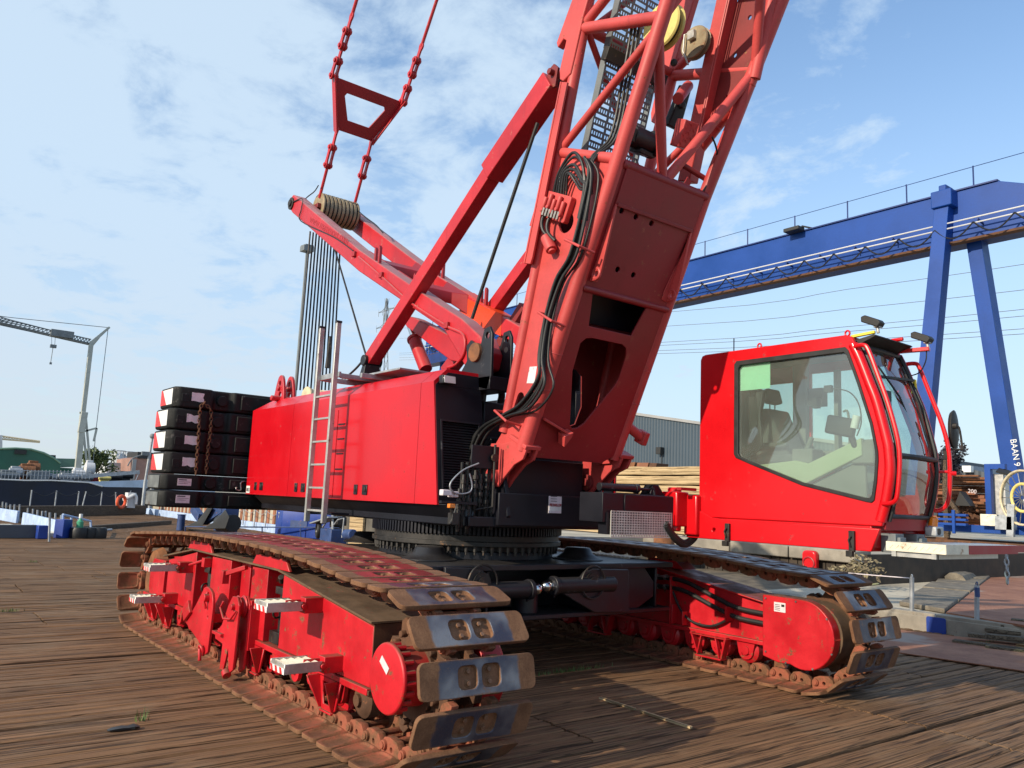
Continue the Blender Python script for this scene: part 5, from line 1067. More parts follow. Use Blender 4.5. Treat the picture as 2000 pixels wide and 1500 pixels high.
# swing arm between body and cab
b = MB(); b.bx(-8.25, -7.80, 7.6, 9.02, 1.98, 2.37); b.bx(-7.80, -7.785, 8.0, 9.0, 2.14, 2.36); b.xz([(-8.2, 2.37), (-7.9, 2.37), (-7.95, 2.52), (-8.1, 2.52)], 8.72, 8.76); b.yz([(8.66, 2.37), (8.98, 2.37), (8.84, 2.52), (8.72, 2.52)], -7.98, -7.94); ar = b.build('cab_arm', NAVY, CR0, .015)
b = MB(); b.cyl((-7.98, 7.7, 2.45), (-7.98, 8.42, 2.45), .055, n=14); b.cyl((-7.98, 8.38, 2.45), (-7.98, 8.45, 2.45), .065, n=14); b.cyl((-7.98, 8.42, 2.45), (-7.98, 8.74, 2.45), .022, n=10); b.build('arm_cylinder', BLACK, ar, .004)
b = MB(); g0 = at(1194, 998, 'x', -7.76); g1 = at(1311, 1050, 'x', -7.76)
W_, H_ = g1.y-g0.y, g0.z-g1.z
for i in range(25): y = g0.y+W_*i/24; b.bx(-7.765, -7.755, y-.008, y+.008, g1.z, g0.z)
for i in range(11): z = g1.z+H_*i/10; b.bx(-7.766, -7.754, g0.y, g1.y, z-.008, z+.008)
b.build('perforated_guard', GUARD, ar)
b = MB(); b.bx(-7.95, -7.78, g0.y-.05, g1.y-.05, g1.z+.03, g0.z-.02); b.build('guard_box', NAVY, ar)
for k in range(2): MB().tube(smooth([at(x, y+4*k, 'x', -7.75) for x, y in ((1300, 1022), (1315, 1045), (1335, 1060), (1352, 1052), (1360, 1040))], 5), .045, 10).build('cable_conduit', RUBBER, ar)
b = MB(); b.bx(-8.02, -7.72, 8.98, 9.24, 1.95, 2.44); b.cyl((-7.87, 9.1, 1.88), (-7.87, 9.1, 2.50), .10, n=18); b.bx(-7.78, -7.55, 9.20, 9.36, 1.84, 2.40); b.build('arm_hinge', CABRED, ar, .02)
b = MB(); b.bx(-7.7, -7.62, 8.95, 9.28, 2.46, 2.50); b.build('hinge_cover', INKRED, ar)
for o in (cab, ar): o.scale = (.9086,)*3; o.location.z = .201      # cab stands 0.85 m nearer the boom than first surveyed
# ================================================================== COUNTERWEIGHT SLABS
zs = [(3.976, 3.605), (3.585, 3.216), (3.196, 2.825), (2.805, 2.432), (2.415, 2.140), (2.125, 1.835)]
nm = ['topmost', 'second from the top', 'third from the top', 'fourth from the top', 'fifth from the top', 'lowest']
for i, (z1, z0) in enumerate(zs):
    yA = 3.95+(.05 if i == 0 else 0) - .03*(i > 3); yB = 2*Y0-yA; xf, xb = -15.0, -15.95
    h = z1-z0
    out = [(xb+.08, yA), (xf-.09, yA), (xf, yA+.10), (xf, yA+.66), (xf-.10, yA+.72), (xf-.10, yA+1.02), (xf-.02, yA+1.08), (xf-.02, yB-1.08), (xf-.10, yB-1.02), (xf-.10, yB-.72), (xf, yB-.66), (xf, yB-.10), (xf-.09, yB), (xb+.08, yB), (xb, yB-.08), (xb, yA+.08)]
    b = MB(); b.xy(out, z0, z1)
    root = b.build('counterweight_slab', CWB if i < 4 else CWB, None, .035, 3)
    tag(root, ['black counterweight slab on top of the stack, its white paper label torn at the bottom edge', 'black counterweight slab second from the top with a ragged torn label', 'black counterweight slab third from the top with a nearly whole label', 'black counterweight slab fourth from the top, lowest one with red and white chevron', 'grey-ended counterweight base slab with pale data label and hook bar', 'grey-ended counterweight base slab at the very bottom of the stack'][i], 'counterweight', 'stacked counterweight slabs behind the crane body')
    g = MB(); g.bx(xf-.02, xf+.02, yA+1.20, yA+2.6, z0+.05, z1-.05); g.build('raised_panel', CWB, root, .012)
    g = MB(); g.cyl((xf-.1, yA+.87, z0+h*.5), (xf-.04, yA+.87, z0+h*.5), .10, n=18); g.build('lifting_boss', CWB, root, .015)
    if i < 4:
        g = MB(); g.bx(xb+.12, xf-.11, yA-.006, yA-.002, z0+.05, z1-.04); g.mi = 1
        g.hexa([(xb+.12, yA-.010, z0+.05), (xb+.50, yA-.010, z0+.05), (xb+.50, yA-.007, z0+.05), (xb+.12, yA-.007, z0+.05), (xb+.12, yA-.010, z1-.04), (xb+.20, yA-.010, z1-.04), (xb+.20, yA-.007, z1-.04), (xb+.12, yA-.007, z1-.04)])
        g.build('chevron_panel', [WHITE, SRED], root)
        g = MB(); jag = [(p_[0]-.10, p_[1]) for p_ in ((yA+.40, z0+.13), (yA+.45, z0+.135), (yA+.49, z0+.13+.02*(i % 2)), (yA+.55, z0+.12), (yA+.62, z0+.13), (yA+.62, z0+.17+.02*i), (yA+.60, z0+.20), (yA+.62, z1-.09), (yA+.52, z1-.085-.03*(i == 1)), (yA+.46, z1-.09), (yA+.40, z1-.085))]
        g.yz(jag, xf+.001, xf+.004); g.build('torn_label', STICK, root)
        g = MB(); g.yz(rrect(yA+.13, yA+.26, z0+.10, z1-.12, .02), xf-.012, xf+.006); g.build('cast_plate', CWB, root, .006)
    else:
        g = MB(); g.bx(xf+.001, xf+.004, yA+.28, yA+.52, z0+.08, z1-.07); g.mi = 1
        g.bx(xf+.004, xf+.006, yA+.30, yA+.44, z1-.10, z1-.085); g.bx(xf+.004, xf+.006, yA+.30, yA+.5, z1-.13, z1-.125); g.bx(xf+.004, xf+.006, yA+.30, yA+.46, z1-.16, z1-.155); g.build('data_label', [STICK, SBLK], root)
        g = MB(); g.bx(xb+.1, xf-.10, yA-.006, yA-.002, z0+.03, z1-.03); g.build('end_face', CWG, root)
    if i == 4:
        g = MB(); g.tube(smooth([V((xf+.03, yA+1.32, z0+.10)), V((xf+.05, yA+1.32, z0+.05)), V((xf+.05, yA+1.40, z0+.05)), V((xf+.04, yA+1.41, z0+.2)), V((xf+.03, yA+1.7, z0+.2))], 4), .014, 8); g.build('hook_bar', STEEL, root)
    for o_ in (): pass
def chain(name, ps, lab):
    ps = smooth([V(p) for p in ps], 10); L = [0]
    for a, c in zip(ps, ps[1:]): L.append(L[-1]+(c-a).length)
    b = MB(); n = int(L[-1]/.062); j = 0
    for k in range(n):
        s = k*L[-1]/n
        while j < len(L)-2 and L[j+1] < s: j += 1
        p = ps[j].lerp(ps[j+1], (s-L[j])/max(1e-6, L[j+1]-L[j])); d = (ps[j+1]-ps[j]).normalized(); _, sd, u = frame(d, (1, 0, 0)); w = sd if k % 2 else u
        b.tube([p+d*.042*math.cos(2*pi*q/10)*1.0+w*.024*math.sin(2*pi*q/10) for q in range(10)], .010, 6, closed=True)
    tag(b.build(name, DRUST, None), lab, 'chain', 'rusty chains on the counterweights')
xc = -14.93
cpt = lambda px, py: at(px, py, 'x', xc)
chain('lifting_chain', [cpt(398, 788), cpt(391, 800), cpt(388, 850), cpt(384, 900), cpt(382, 930)], 'rusty lifting chain hanging on the counterweights, the longer outer one')
chain('lifting_chain', [cpt(400, 790), cpt(412, 804), cpt(410, 850), cpt(406, 880), cpt(402, 928)], 'rusty lifting chain hanging on the counterweights, the inner one nearer the red body')
# ================================================================== GROUND: timber deck of the barge
def deck():
    b = MB(); x = 3.0; near = -18.0
    bayw = 0
    while x > -69:
        if bayw <= 0:
            bayw = 7; x -= .062; tilt = rnd.uniform(-.007, .007); y_off = rnd.uniform(-2, 2); segs = []
            y = -4.5+y_off-3
            while y < 16.88: l = rnd.uniform(4.6, 6.6); segs.append((y, min(y+l, 16.9))); y += l+.02
        w = rnd.uniform(.165, .20); g = rnd.uniform(.010, .026); ys = -4.5
        if x < -45: ys = max(ys, 6.2+(-x-55.9)*.857)
        dz = rnd.uniform(-.009, .005)
        for a, c in segs:
            a = max(a, ys)+rnd.uniform(0, .012); c = c-rnd.uniform(0, .012)
            if c-a < .1: continue
            n = max(1, int((c-a)/.35)) if x > near else 1
            secs = []; d2 = rnd.uniform(-.003, .003)
            for k in range(n+1):
                y = a+(c-a)*k/n; j = (lambda s: rnd.uniform(-s, s)) if n > 1 else (lambda s: 0)
                e0, e1 = j(.006), j(.006); zz = dz+d2+tilt*(3-bayw)*.3
                r = .012+abs(j(.006)); zt = -.004
                secs.append([(x-w+e0, y, -.08), (x-w+e0, y, zt+zz-r+j(.002)), (x-w+r+e0, y, zt+zz+j(.003)), (x-w/2, y, zt+zz+.003+j(.003)), (x-r+e1, y, zt+zz+j(.003)), (x+e1, y, zt+zz-r+j(.002)), (x+e1, y, -.08)])
            b.loft(secs, False, True, True)
        x -= w+g; bayw -= 1
    o = b.build('timber_deck', DECK, None, sharp=False); struct(o)
    b = MB(); b.hexa([(-50, -8, -1.2), (6, -8, -1.2), (6, 16.92, -1.2), (-68.5, 16.92, -1.2), (-50, -8, -.078), (6, -8, -.078), (6, 16.92, -.078), (-68.5, 16.92, -.078)]); struct(b.build('deck_base', MUD, None))
deck()
b = MB(); b.bm.faces.new(b.pts([(-4000, -4000, -1.3), (4000, -4000, -1.3), (4000, 4000, -1.3), (-4000, 4000, -1.3)])); struct(b.build('water', WATER, None))
b = MB()
b.bx(-600, -12.2, 22, 900, -1.25, 1.15); b.bx(-66, -20, 17.35, 22, -1.25, 1.15); struct(b.build('quay', QUAYW, None))
b = MB(); b.loft([[(x, 16.98, -1.2), (x, 16.98, .325), (x, 37, .34), (x, 40, 1.2), (x, 900, 1.2), (x, 900, -1.2)] for x in (-12.2, 300)]); struct(b.build('quay_slope', QUAYW, None))
b = MB(); b.bx(-19.98, -12.21, 16.98, 21.98, -1.2, .30); struct(b.build('quay_foot', MUD, None))
b = MB(); b.bx(-900, -125, -900, 900, -1.28, .6); struct(b.build('far_bank', MUD, None))
# weeds between the timbers
def blades(px, py, n, sp, lab, h=.07):
    p = at(px, py, 'z', 0); b = MB()
    for i in range(n):
        q = p+V((rnd.gauss(0, .02), rnd.gauss(0, sp), 0)); a = rnd.uniform(0, 6.28); w = .006; hh = h*rnd.uniform(.4, 1.2); t = V((math.cos(a), math.sin(a), 0))
        b.face(b.pts([q-t.cross(V((0, 0, 1)))*w, q+t.cross(V((0, 0, 1)))*w, q+t*hh*.4+V((0, 0, hh))]))
    tag(b.build('weed', GRASSM, None), lab, 'weeds', None, 'stuff')
blades(1110, 1312, 160, .35, 'sparse green weeds in the shaded deck gap between the tracks'); blades(12, 1195, 70, .12, 'tuft of green weeds at the left edge of the deck')
blades(275, 1408, 16, .03, 'pale weed sprouting by the dark rag on the deck', .13); blades(64, 1098, 30, .08, 'small weed tuft on the far left timbers'); blades(1920, 1258, 60, .3, 'green weeds beside the stacked planks')
p = at(240, 1424, 'z', 0); b = MB()
b.loft([[(p.x+.05*math.cos(a)*r+.02*math.sin(3*a), p.y-.13+t+.0*r, .0+max(0, .03*math.sin(a)*r)) for a in [2*pi*k/8 for k in range(8)]] for t, r in ((0, .3), (.05, .8), (.12, 1), (.17, .7), (.22, 1.1), (.27, .4))], True); tag(b.build('rag', RUBBER, None), 'crumpled dark rag lying in a deck gap at bottom left', 'rag')
for (a, c, lab) in (((1172, 1363), (1240, 1385), 'thin wooden slat lying on the deck, the upper of two'), ((1252, 1389), (1350, 1421), 'thin wooden slat lying on the deck, the lower of two')):
    b = MB(); b.beam(at(*a, 'z', .012), at(*c, 'z', .012), .035, .022); tag(b.build('wooden_slat', LIGHTW, None), lab, 'slat')
b = MB(); q = [at(*s, 'z', .02) for s in ((1630, 1250), (1700, 1266), (2040, 1316), (2040, 1262), (1870, 1243), (1755, 1230))]; b.xy([(v.x, v.y) for v in q], .006, .022); tag(b.build('steel_plate', RPLATE, None), 'large flat rusty brown steel plate lying on the deck at right', 'steel plate')
# planks stacked at the right edge
for i, (px, py, h, l) in enumerate(((1862, 1251, .0, 3.2), (1925, 1262, .0, 3), (1890, 1238, .085, 3), (1925, 1228, .17, 3), (1955, 1222, .25, 3), (1925, 1240, .15, 2.5), (1975, 1210, .34, 2))):
    p = at(px, py, 'z', h+.04); b = MB(); b.beam((p.x, p.y, h+.03), (p.x+l*.75, p.y+.25*(i % 3)+.5, h+.03), .20, .065); o = b.build('plank', PALLET, None, .006)
    tag(o, ['grey plank lying flat on deck, leftmost of the plank pile', 'short grey plank end at the front of the pile at the right edge', 'long grey plank in second layer of the pile', 'weathered plank in the third layer of the pile', 'weathered plank in the upper layer of the pile', 'loose plank lying crooked in the middle of the pile', 'topmost short plank of the pile at the right edge'][i], 'plank', 'planks piled at the right edge of the deck')
p = at(1990, 1268, 'z', 0); b = MB()
for k in range(2): b.bx(p.x-.05, p.x+.9, p.y+.35*k, p.y+.35*k+.09, .0, .08)
for k in range(5): b.bx(p.x+.18*k, p.x+.18*k+.1, p.y-.05, p.y+.6, .082, .10)
tag(b.build('pallet', LIGHTW, None, .004), 'pale wooden pallet corner under the plank pile at the right edge', 'pallet')
# kerb of the neighbouring pontoon, stanchions, blue flaps
b = MB(); b.bx(-12.2, 8, 16.925, 17.25, -.5, .345); b.bx(-12.2, 8, 16.90, 16.925, -.1, .28); tag(b.build('concrete_kerb', CONC, None, .015), 'long pale concrete kerb wall at the right edge of the deck', 'kerb')
for i, (px, y0, y1) in enumerate(((1781, 1193, 1128), (1908, 1212, 1143))):
    p = at(px, y0, 'z', .345); p.y = 17.05; p = at(px, y0, 'y', 17.05); q = at(px, y1, 'y', 17.05); b = MB(); b.cyl((p.x, 17.05, .33), (q.x, 17.05, q.z), .045, n=14); o = b.build('kerb_stanchion', GALV, None)
    b = MB(); b.torus((q.x, 17.05, q.z+.02), (1, 1, 0), .04, .012, 14, 6); b.build('rope_eye', NBLUE if i else GALV, o)
    if i: b = MB(); b.cyl((q.x, 17.05, q.z-.22), (q.x, 17.05, q.z-.04), .048, n=14); b.build('painted_band', NBLUE, o)
    tag(o, ('plain grey stanchion post standing on the concrete kerb', 'grey stanchion with dark blue top standing on the kerb by the planks')[i], 'stanchion', 'stanchion posts on the kerb')
p, q = at(1811, 1236, 'y', 16.9), at(1848, 1208, 'y', 16.9); b = MB(); b.plate(rrect(p.x, q.x, p.z, q.z, .04), (), (0, 16.88, 0), (1, 0, 0), (0, 0, 1), (0, 1, 0), -.012, .012); o = b.build('hanging_flap', BOXB, None, .004); tag(o, 'worn blue steel flap hanging on the concrete kerb', 'flap')
b = MB(); b.cyl(((p.x+q.x)/2, 16.87, q.z), ((p.x+q.x)/2, 16.87, q.z+.07), .01, n=6); b.build('hook', GALV, o)
b = MB(); q = [at(*s, 'z', .36) for s in ((1740, 1178), (1845, 1196), (1990, 1085), (1905, 1085))]; 
for k in range(13):
    p0, p1, p2, p3 = q[0].lerp(q[3], k/13), q[1].lerp(q[2], k/13), q[1].lerp(q[2], (k+.93)/13), q[0].lerp(q[3], (k+.93)/13); j = rnd.uniform(-.25, .1); p0 = p0+(p0-p1).normalized()*j; p3 = p3+(p3-p2).normalized()*(j+rnd.uniform(-.1, .1)); zt = .40+rnd.uniform(0, .04)
    b.hexa([V((v.x, v.y, .335)) for v in (p0, p1, p2, p3)]+[V((v.x, v.y, zt)) for v in (p0, p1, p2, p3)])
tag(b.build('timber_edging', OLDWOOD, None, .02), 'grey splintered timber mat behind the kerb', 'timber mat')
b = MB(); q = [at(*s, 'z', .36) for s in ((1848, 1197), (2060, 1232), (2060, 1075), (1985, 1088))]; b.xy([(v.x, v.y) for v in q], .33, .372); tag(b.build('steel_plate', RPLATE, None), 'orange rusty steel plates covering the ground behind the kerb', 'steel plate')
for i, (a, c, r) in enumerate((((1815, 1122), (2010, 1072), .24), ((1865, 1132), (2030, 1085), .27))):
    p, q = at(*a, 'z', .42), at(*c, 'z', .42); b = MB(); n = 9; secs = []
    for k in range(n+1):
        m = p.lerp(q, k/n); d, s_, u = frame(q-p)
        secs.append([m+(s_*math.cos(2*pi*t/9)+u*.75*math.sin(2*pi*t/9))*r*rnd.uniform(.8, 1.12) for t in range(9)])
    b.loft(secs); tag(b.build('old_log', OLDWOOD, None, ang=25), ('rotten grey timber log lying behind, farther of two', 'rotten grey timber log, nearer of two, with broken end')[i], 'log', 'old logs on the quay')
for i in range(3):
    p, q = at(1745+20*i, 1066-3*i, 'z', .9), at(2030, 1058+i*4, 'z', .9)
# quay walls
b = MB(); b.bx(-26, -12.2, 21.75, 22.0, .2, 1.18)
for i in range(46): b.bx(-26+i*.3, -26+i*.3+.27, 21.68, 21.752, .25, 1.0)
tag(b.build('timber_wall', DWOOD, None), 'dark timber faced quay wall under the cab', 'quay wall')
for i in range(4):
    x0 = -20.5+i*2.1; b = MB(); b.bx(x0, x0+2.06, 21.5, 22.4, .92, 1.26); tag(b.build('coping_block', CONC, None, .03), ['pale concrete coping block on the quay wall, leftmost', 'concrete coping block second from the left on the quay wall', 'concrete coping block third from the left on the quay wall', 'concrete coping block nearest the cab step on the quay wall'][i], 'concrete block', 'coping blocks on the quay wall')
c = at(1583, 1100, 'y', 21.4); b = MB(); b.plate(rrect(c.x-.22, c.x+.22, c.z-.36, c.z+.36, .12, 4), (), (0, 21.4, 0), (1, 0, 0), (0, 0, 1), (0, 1, 0), -.1, .1); o = b.build('lifebuoy_box', CABRED, None, .05, 3); tag(o, 'red plastic lifebuoy box hanging on the dark quay wall', 'lifebuoy box')
b = MB(); b.torus((c.x, 21.3, c.z), (0, 1, 0), .17, .03, 24, 8); b.build('moulded_ring', INKRED, o); b = MB(); b.cyl((c.x, 21.4, -.3), (c.x, 21.4, c.z-.3), .05, n=8); b.build('post', GALV, o)
b = MB(); p = at(1297, 1056, 'y', 20); b.cyl((p.x, 20, .3), (p.x, 20, p.z+.22), .33, n=28); tag(b.build('rusty_pipe', RUST, None, .01), 'short upright rusty pipe standing behind the far track', 'pipe')
MB().tube(smooth([at(x, y, 'z', .36) for x, y in ((1772, 1086), (1760, 1108), (1735, 1122), (1690, 1134), (1682, 1138), (1700, 1142), (1740, 1134), (1775, 1122), (1830, 1112), (1890, 1094))], 6), .025, 6).build('yellow_cord', YCORD, None); tag(bpy.data.objects['yellow_cord'], 'loose pale yellow cord curling on the quay ground below the cab step', 'cord')
MB().tube(smooth([at(x, y, 'y', 19) for x, y in ((1490, 1104), (1600, 1114), (1700, 1123), (1775, 1129))], 5), .012, 6).build('mooring_line', STICK, None); tag(bpy.data.objects['mooring_line'], 'thin white line stretched low behind the far track', 'line')
def chain2(a, c, lab):
    b = MB(); d = (c-a); n = int(d.length/.07)
    for k in range(n):
        p = a+d*(k/n); u = V((1, 0, 0)) if k % 2 else V((0, 1, 0)); b.tube([p+V((0, 0, 1))*.05*math.cos(2*pi*q/8)+u*.025*math.sin(2*pi*q/8) for q in range(8)], .011, 5, closed=True)
    tag(b.build('hanging_chain', GALV, None), lab, 'chain')
chain2(at(1966, 1086, 'y', 12.0), at(1968, 1146, 'y', 12.0), 'short galvanised chain hanging from the far end of the cab step')
# dry plants at the quay foot
def bush(name, c, sc, n, mat, s, trunk=None, lab='', cat='', grp=None):
    root = None
    b = MB()
    clumps = [(V((rnd.gauss(0, .42), rnd.gauss(0, .42), rnd.gauss(0, .42))), rnd.uniform(.28, .6)) for _ in range(16)]
    for i in range(n):
        cc, r = rnd.choice(clumps); v = V((rnd.gauss(0, 1), rnd.gauss(0, 1), rnd.gauss(0, 1))).normalized()*r*rnd.random()**.4
        p = cc+v; p = c+V((p.x*sc[0], p.y*sc[1], p.z*sc[2])); a = V((rnd.gauss(0, 1), rnd.gauss(0, 1), rnd.gauss(0, .7))).normalized(); e = a.orthogonal().normalized(); k = s*rnd.uniform(.5, 1.3)
        b.face(b.pts([p-a*k, p+e*k*.5, p+a*k, p-e*k*.5]))
    if trunk is None: o = b.build(name, mat, None); tag(o, lab, cat, grp); return o
    t = MB(); t.tube([V((c.x, c.y, trunk)), V((c.x+.1, c.y, (c.z+trunk)/2)), c], [sc[2]*.07, sc[2]*.05, sc[2]*.02], 8)
    for k in range(6): d = V((rnd.gauss(0, .5)*sc[0], rnd.gauss(0, .5)*sc[1], rnd.uniform(.0, .6)*sc[2])); t.tube([V((c.x, c.y, (c.z*.6+trunk*.4))), c+d*.5, c+d], [sc[2]*.03, sc[2]*.018, .02], 6)
    root = empty(name, (c.x, c.y, trunk), lab, cat, grp); t.build('trunk', BARK, root); b.build('crown', mat, root); return root
bush('dry_bush', at(1670, 1108, 'y', 20.5), (.8, .5, .35), 230, STRAW, .07, None, 'dry tangled shrub at the foot of the quay wall below the cab', 'shrub')
bush('purple_tree', at(1850, 914, 'y', 62), (1.3, 1.3, 1.7), 2300, LEAFP, .16, 1.2, 'dark purple leaved tree behind the cab rail', 'tree')
bush('green_tree', at(190, 905, 'x', -190), (2.6, 3.2, 3.2), 1500, LEAFG, .45, .6, 'round pale green tree beside the ship mast at left', 'tree')
# sawn timber stack beyond the crane
labs = ['lowest', 'second from bottom', 'third from bottom', 'fourth from bottom', 'fifth from bottom', 'sixth from bottom', 'top']
for i in range(7):
    z = 1.16+i*.40; b = MB(); n = 16; secs = []; x0, x1 = -33+rnd.uniform(-.5, .5), -16.5
    for k in range(n+1):
        x = x0+(x1-x0)*k/n; j = rnd.uniform(-.03, .03); secs.append([(x, 26, z+.02+j*.4), (x, 26.0+j, z+.36+j*.7), (x, 28, z+.37), (x, 28, z+.02)])
    b.loft(secs); tag(b.build('timber_balk', LIGHTW, None, .02), labs[i]+' pale timber balk in the big stack behind the boom', 'timber', 'pale timber balks stacked on the quay')
for i, (px, py, lab) in enumerate(((1105, 1044, 'pale sawn board low behind the slew ring, lower of two'), (1140, 1036, 'pale sawn board with a raised end, upper of two behind the slew ring'))):
    p = at(px, py, 'y', 23); b = MB(); b.bx(p.x-1.4, p.x+2.6, 22.6, 23.2, p.z-.1, p.z+.10); tag(b.build('sawn_board', LIGHTW, None, .02), lab, 'board')
b = MB()
for i in range(11): b.beam(at(1203+i*13, 1060, 'y', 22.5), at(1209+i*13, 1048, 'y', 22.5), .16, .2)
tag(b.build('stone_edge', CONCD, None, .03), 'row of dark stones along the ground behind the perforated guard', 'stones', None, 'stuff')
for i, (px0, px1, py, m) in enumerate(((1212, 1238, 906, RUST), (1242, 1264, 907, PILE), (1266, 1280, 908, DRUST))):
    a, c = at(px0, py, 'y', 34), at(px1, py, 'y', 34); b = MB(); b.loft([[(x, 34, c.z-.25), (x+.1, 34, c.z+.1), (x+.1, 35, c.z+.1), (x, 35, c.z-.25)] for x in (a.x, c.x)]); b.bx(a.x, c.x, 34, 35, 1.1, c.z-.3)
    tag(b.build('steel_section', m, None, .02), ('rusty steel section above the timber stack, left', 'orange brown steel section above the timber stack, middle', 'dark steel section above the timber stack, right')[i], 'steel section', 'steel sections behind the timber stack')
# halls
b = MB(); b.plate([(-110, 1), (-44, 1), (-44, 9.3), (-87, 16.3), (-110, 12.5)], (), (0, 80, 0), (1, 0, 0), (0, 0, 1), (0, 1, 0), 0, 50); h = b.build('warehouse', HALLB, None); tag(h, 'long blue grey steel clad warehouse behind the timber stack', 'warehouse')
b = MB(); b.beam((-110, 79.9, 12.6), (-87, 79.9, 16.4), .3, .35); b.beam((-87, 79.9, 16.4), (-44, 79.9, 9.4), .3, .35); b.build('roof_edge', GREYB, h)
p = at(1288, 881, 'y', 79.5); b = MB(); b.bx(p.x-.4, p.x+.4, 79.2, 79.9, p.z-.4, p.z+.5); b.cyl((p.x+.1, 79.8, 1), (p.x+.1, 79.8, p.z-.4), .06, n=6); b.build('wall_lamp', SBLK, h, .05)
q0, q1, q2 = at(1872, 905, 'y', 95), at(1935, 918, 'y', 95), at(2010, 935, 'y', 95); b = MB(); b.plate([(q0.x-6, 1), (q2.x+30, 1), (q2.x+30, q2.z-8), (q0.x-6, q0.z+1.2)], (), (0, 95, 0), (1, 0, 0), (0, 0, 1), (0, 1, 0), 0, 40); o = b.build('warehouse', HALLG, None); tag(o, 'dark grey warehouse with sloping roof between cab mirror and gantry leg', 'warehouse')
b = MB(); p = at(1889, 917, 'y', 94.5); b.bx(p.x-.4, p.x+.5, 94.2, 94.9, p.z-.3, p.z+.4); b.build('wall_lamp', WHITE, o)
# rusty steel stock behind the cab
stock = [((1835, 945), (1926, 940), 9, RUST, 'long flat rusty steel sheet at the top of the steel stock'), ((1855, 960), (1920, 955), 18, PILE, 'orange rust sheet pile with chalk writing in the steel stock'), ((1840, 978), (1928, 975), 14, RUST, 'rusty beam in the middle layer of the steel stock'), ((1870, 992), (1926, 990), 12, DRUST, 'dark brown beam low in the steel stock'), ((1850, 1008), (1926, 1004), 14, PILE, 'orange brown beam at the bottom of the steel stock'), ((1880, 928), (1922, 930), 10, RUST, 'rust coloured plate on top of the right end of the steel stock')]
for i, (a, c, hp, m, lab) in enumerate(stock):
    y = 48-(i % 3)*.9; A, C = at(*a, 'y', y), at(*c, 'y', y); h = hp*46/1585; b = MB()
    for k in range(3): b.bx(A.x-1.5+k*.3, C.x+rnd.uniform(-.5, .1), y-.2+k*.35, y+.1+k*.35, A.z-h*(k+1)/3+.01, A.z-h*k/3)
    b.bx(A.x-1.2, C.x, y+1.1, y+2.5, A.z-h-.15, A.z-.05)
    o = b.build('steel_beam', m, None, .02); tag(o, lab, 'steel beam', 'rusty steel stock on the quay')
    if i == 1:
        M = basis(at(1890, 962, 'y', y-.24), (1, 0, -.12), (0, 0, 1))
        text('200', .30, M, STICK, o)
A = at(1880, 960, 'y', 45.5); b = MB(); b.loft([[(A.x-.05, y, A.z), (A.x+.45, y, A.z-.75), (A.x-.35, y, A.z-.75)] for y in (45.3, 46)]); tag(b.build('steel_wedge', SBLK, None), 'black triangular steel plate leaning in the steel stock', 'steel plate')
A = at(1862, 990, 'y', 45); b = MB(); b.beam(A+V((-.2, 0, .4)), A+V((.25, 0, -.35)), .2, .2); tag(b.build('timber_baulk', BEAMW, None, .02), 'slanted brown timber leaning against the steel stock', 'timber')
A = at(1846, 935, 'y', 45); b = MB(); b.bx(A.x-.12, A.x+.12, 44.9, 45.1, 1.1, A.z+1); tag(b.build('timber_post', BEAMW, None), 'upright brown timber post between the steel and the tree', 'post')
b = MB(); 
for k in range(40):
    p = at(rnd.uniform(1835, 1920), rnd.uniform(985, 1015), 'y', 46); b.beam(p, p+V((rnd.uniform(-.6, .6), rnd.uniform(-.3, .3), rnd.uniform(-.3, .3))), .12, .12)
tag(b.build('scrap_heap', DRUST, None), 'tangled dark scrap steel heap below the steel stock', 'scrap', None, 'stuff')
# ================================================================== GANTRY CRANE
GY = 45.0; gc = empty('gantry_crane', (-18, GY, 1.2), 'tall blue gantry crane with A-shaped legs spanning behind the red crane', 'gantry crane')
b = MB(); zb, zt = 17.35, 20.15
b.hexa([(-74, GY, zb), (-10, GY, zb), (-10, GY+1.4, zb), (-74, GY+1.4, zb), (-74, GY, zt), (-17.0, GY, zt), (-17.0, GY+1.4, zt), (-74, GY+1.4, zt)]); b.build('girder', GBLUE, gc, .03)
b = MB(); b.bx(-74, -17, GY-.1, GY+1.5, zt, zt+.08); b.bx(-74, -8, GY-.08, GY+1.48, zb-.10, zb); b.build('girder_flange', GBLUED, gc)
b = MB(); b.bx(-74, -8, GY-.35, GY+.1, zb-.22, zb-.10); b.build('trolley_rail', DRUST, gc)
b = MB()
for dz in (.55, .85): b.tube([(-74, GY-.7, zb+dz), (-5, GY-.7, zb+dz)], .04, 6)
b.build('cable_tray', SILO, gc)
for i in range(28): b = MB(); b.beam((-73+i*2.3, GY-.72, zb+.72), (-73+i*2.3, GY, zb+.62), .07, .10); b.build('tray_bracket', GBLUED, gc)
b = MB()
for i in range(36):
    x = -74+i*2.0; b.tube(smooth([V((x, GY-.75, zb+.6)), V((x+.5, GY-.78, zb+.1)), V((x+1.0, GY-.78, zb-.1)), V((x+1.5, GY-.78, zb+.1)), V((x+2.0, GY-.75, zb+.6))], 3), .045, 5)
b.build('festoon_cable', COIL, gc)
b = MB()
for i in range(17): x = -73+i*3.65; b.cyl((x, GY+.1, zt), (x, GY+.1, zt+1.25), .04, n=6)
b.tube([(-73, GY+.1, zt+1.2), (-14.2, GY+.1, zt+1.2)], .02, 5); b.build('handrail', GBLUED, gc)
p = at(1550, 450, 'y', GY-.4); b = MB(); b.bx(p.x-.5, p.x+.6, GY-.8, GY-.1, p.z-.12, p.z+.12); b.beam((p.x+.5, GY-.3, p.z+.2), (p.x+1.3, GY+.3, zt), .1, .1); b.build('floodlight', SBLK, gc, .03)
LA = lambda px, py, y: at(px, py, 'y', y)
b = MB(); a0, a1 = LA(1847, 385, GY-.2), LA(1806, 830, GY-2.2); a1.y = GY-2.6; 
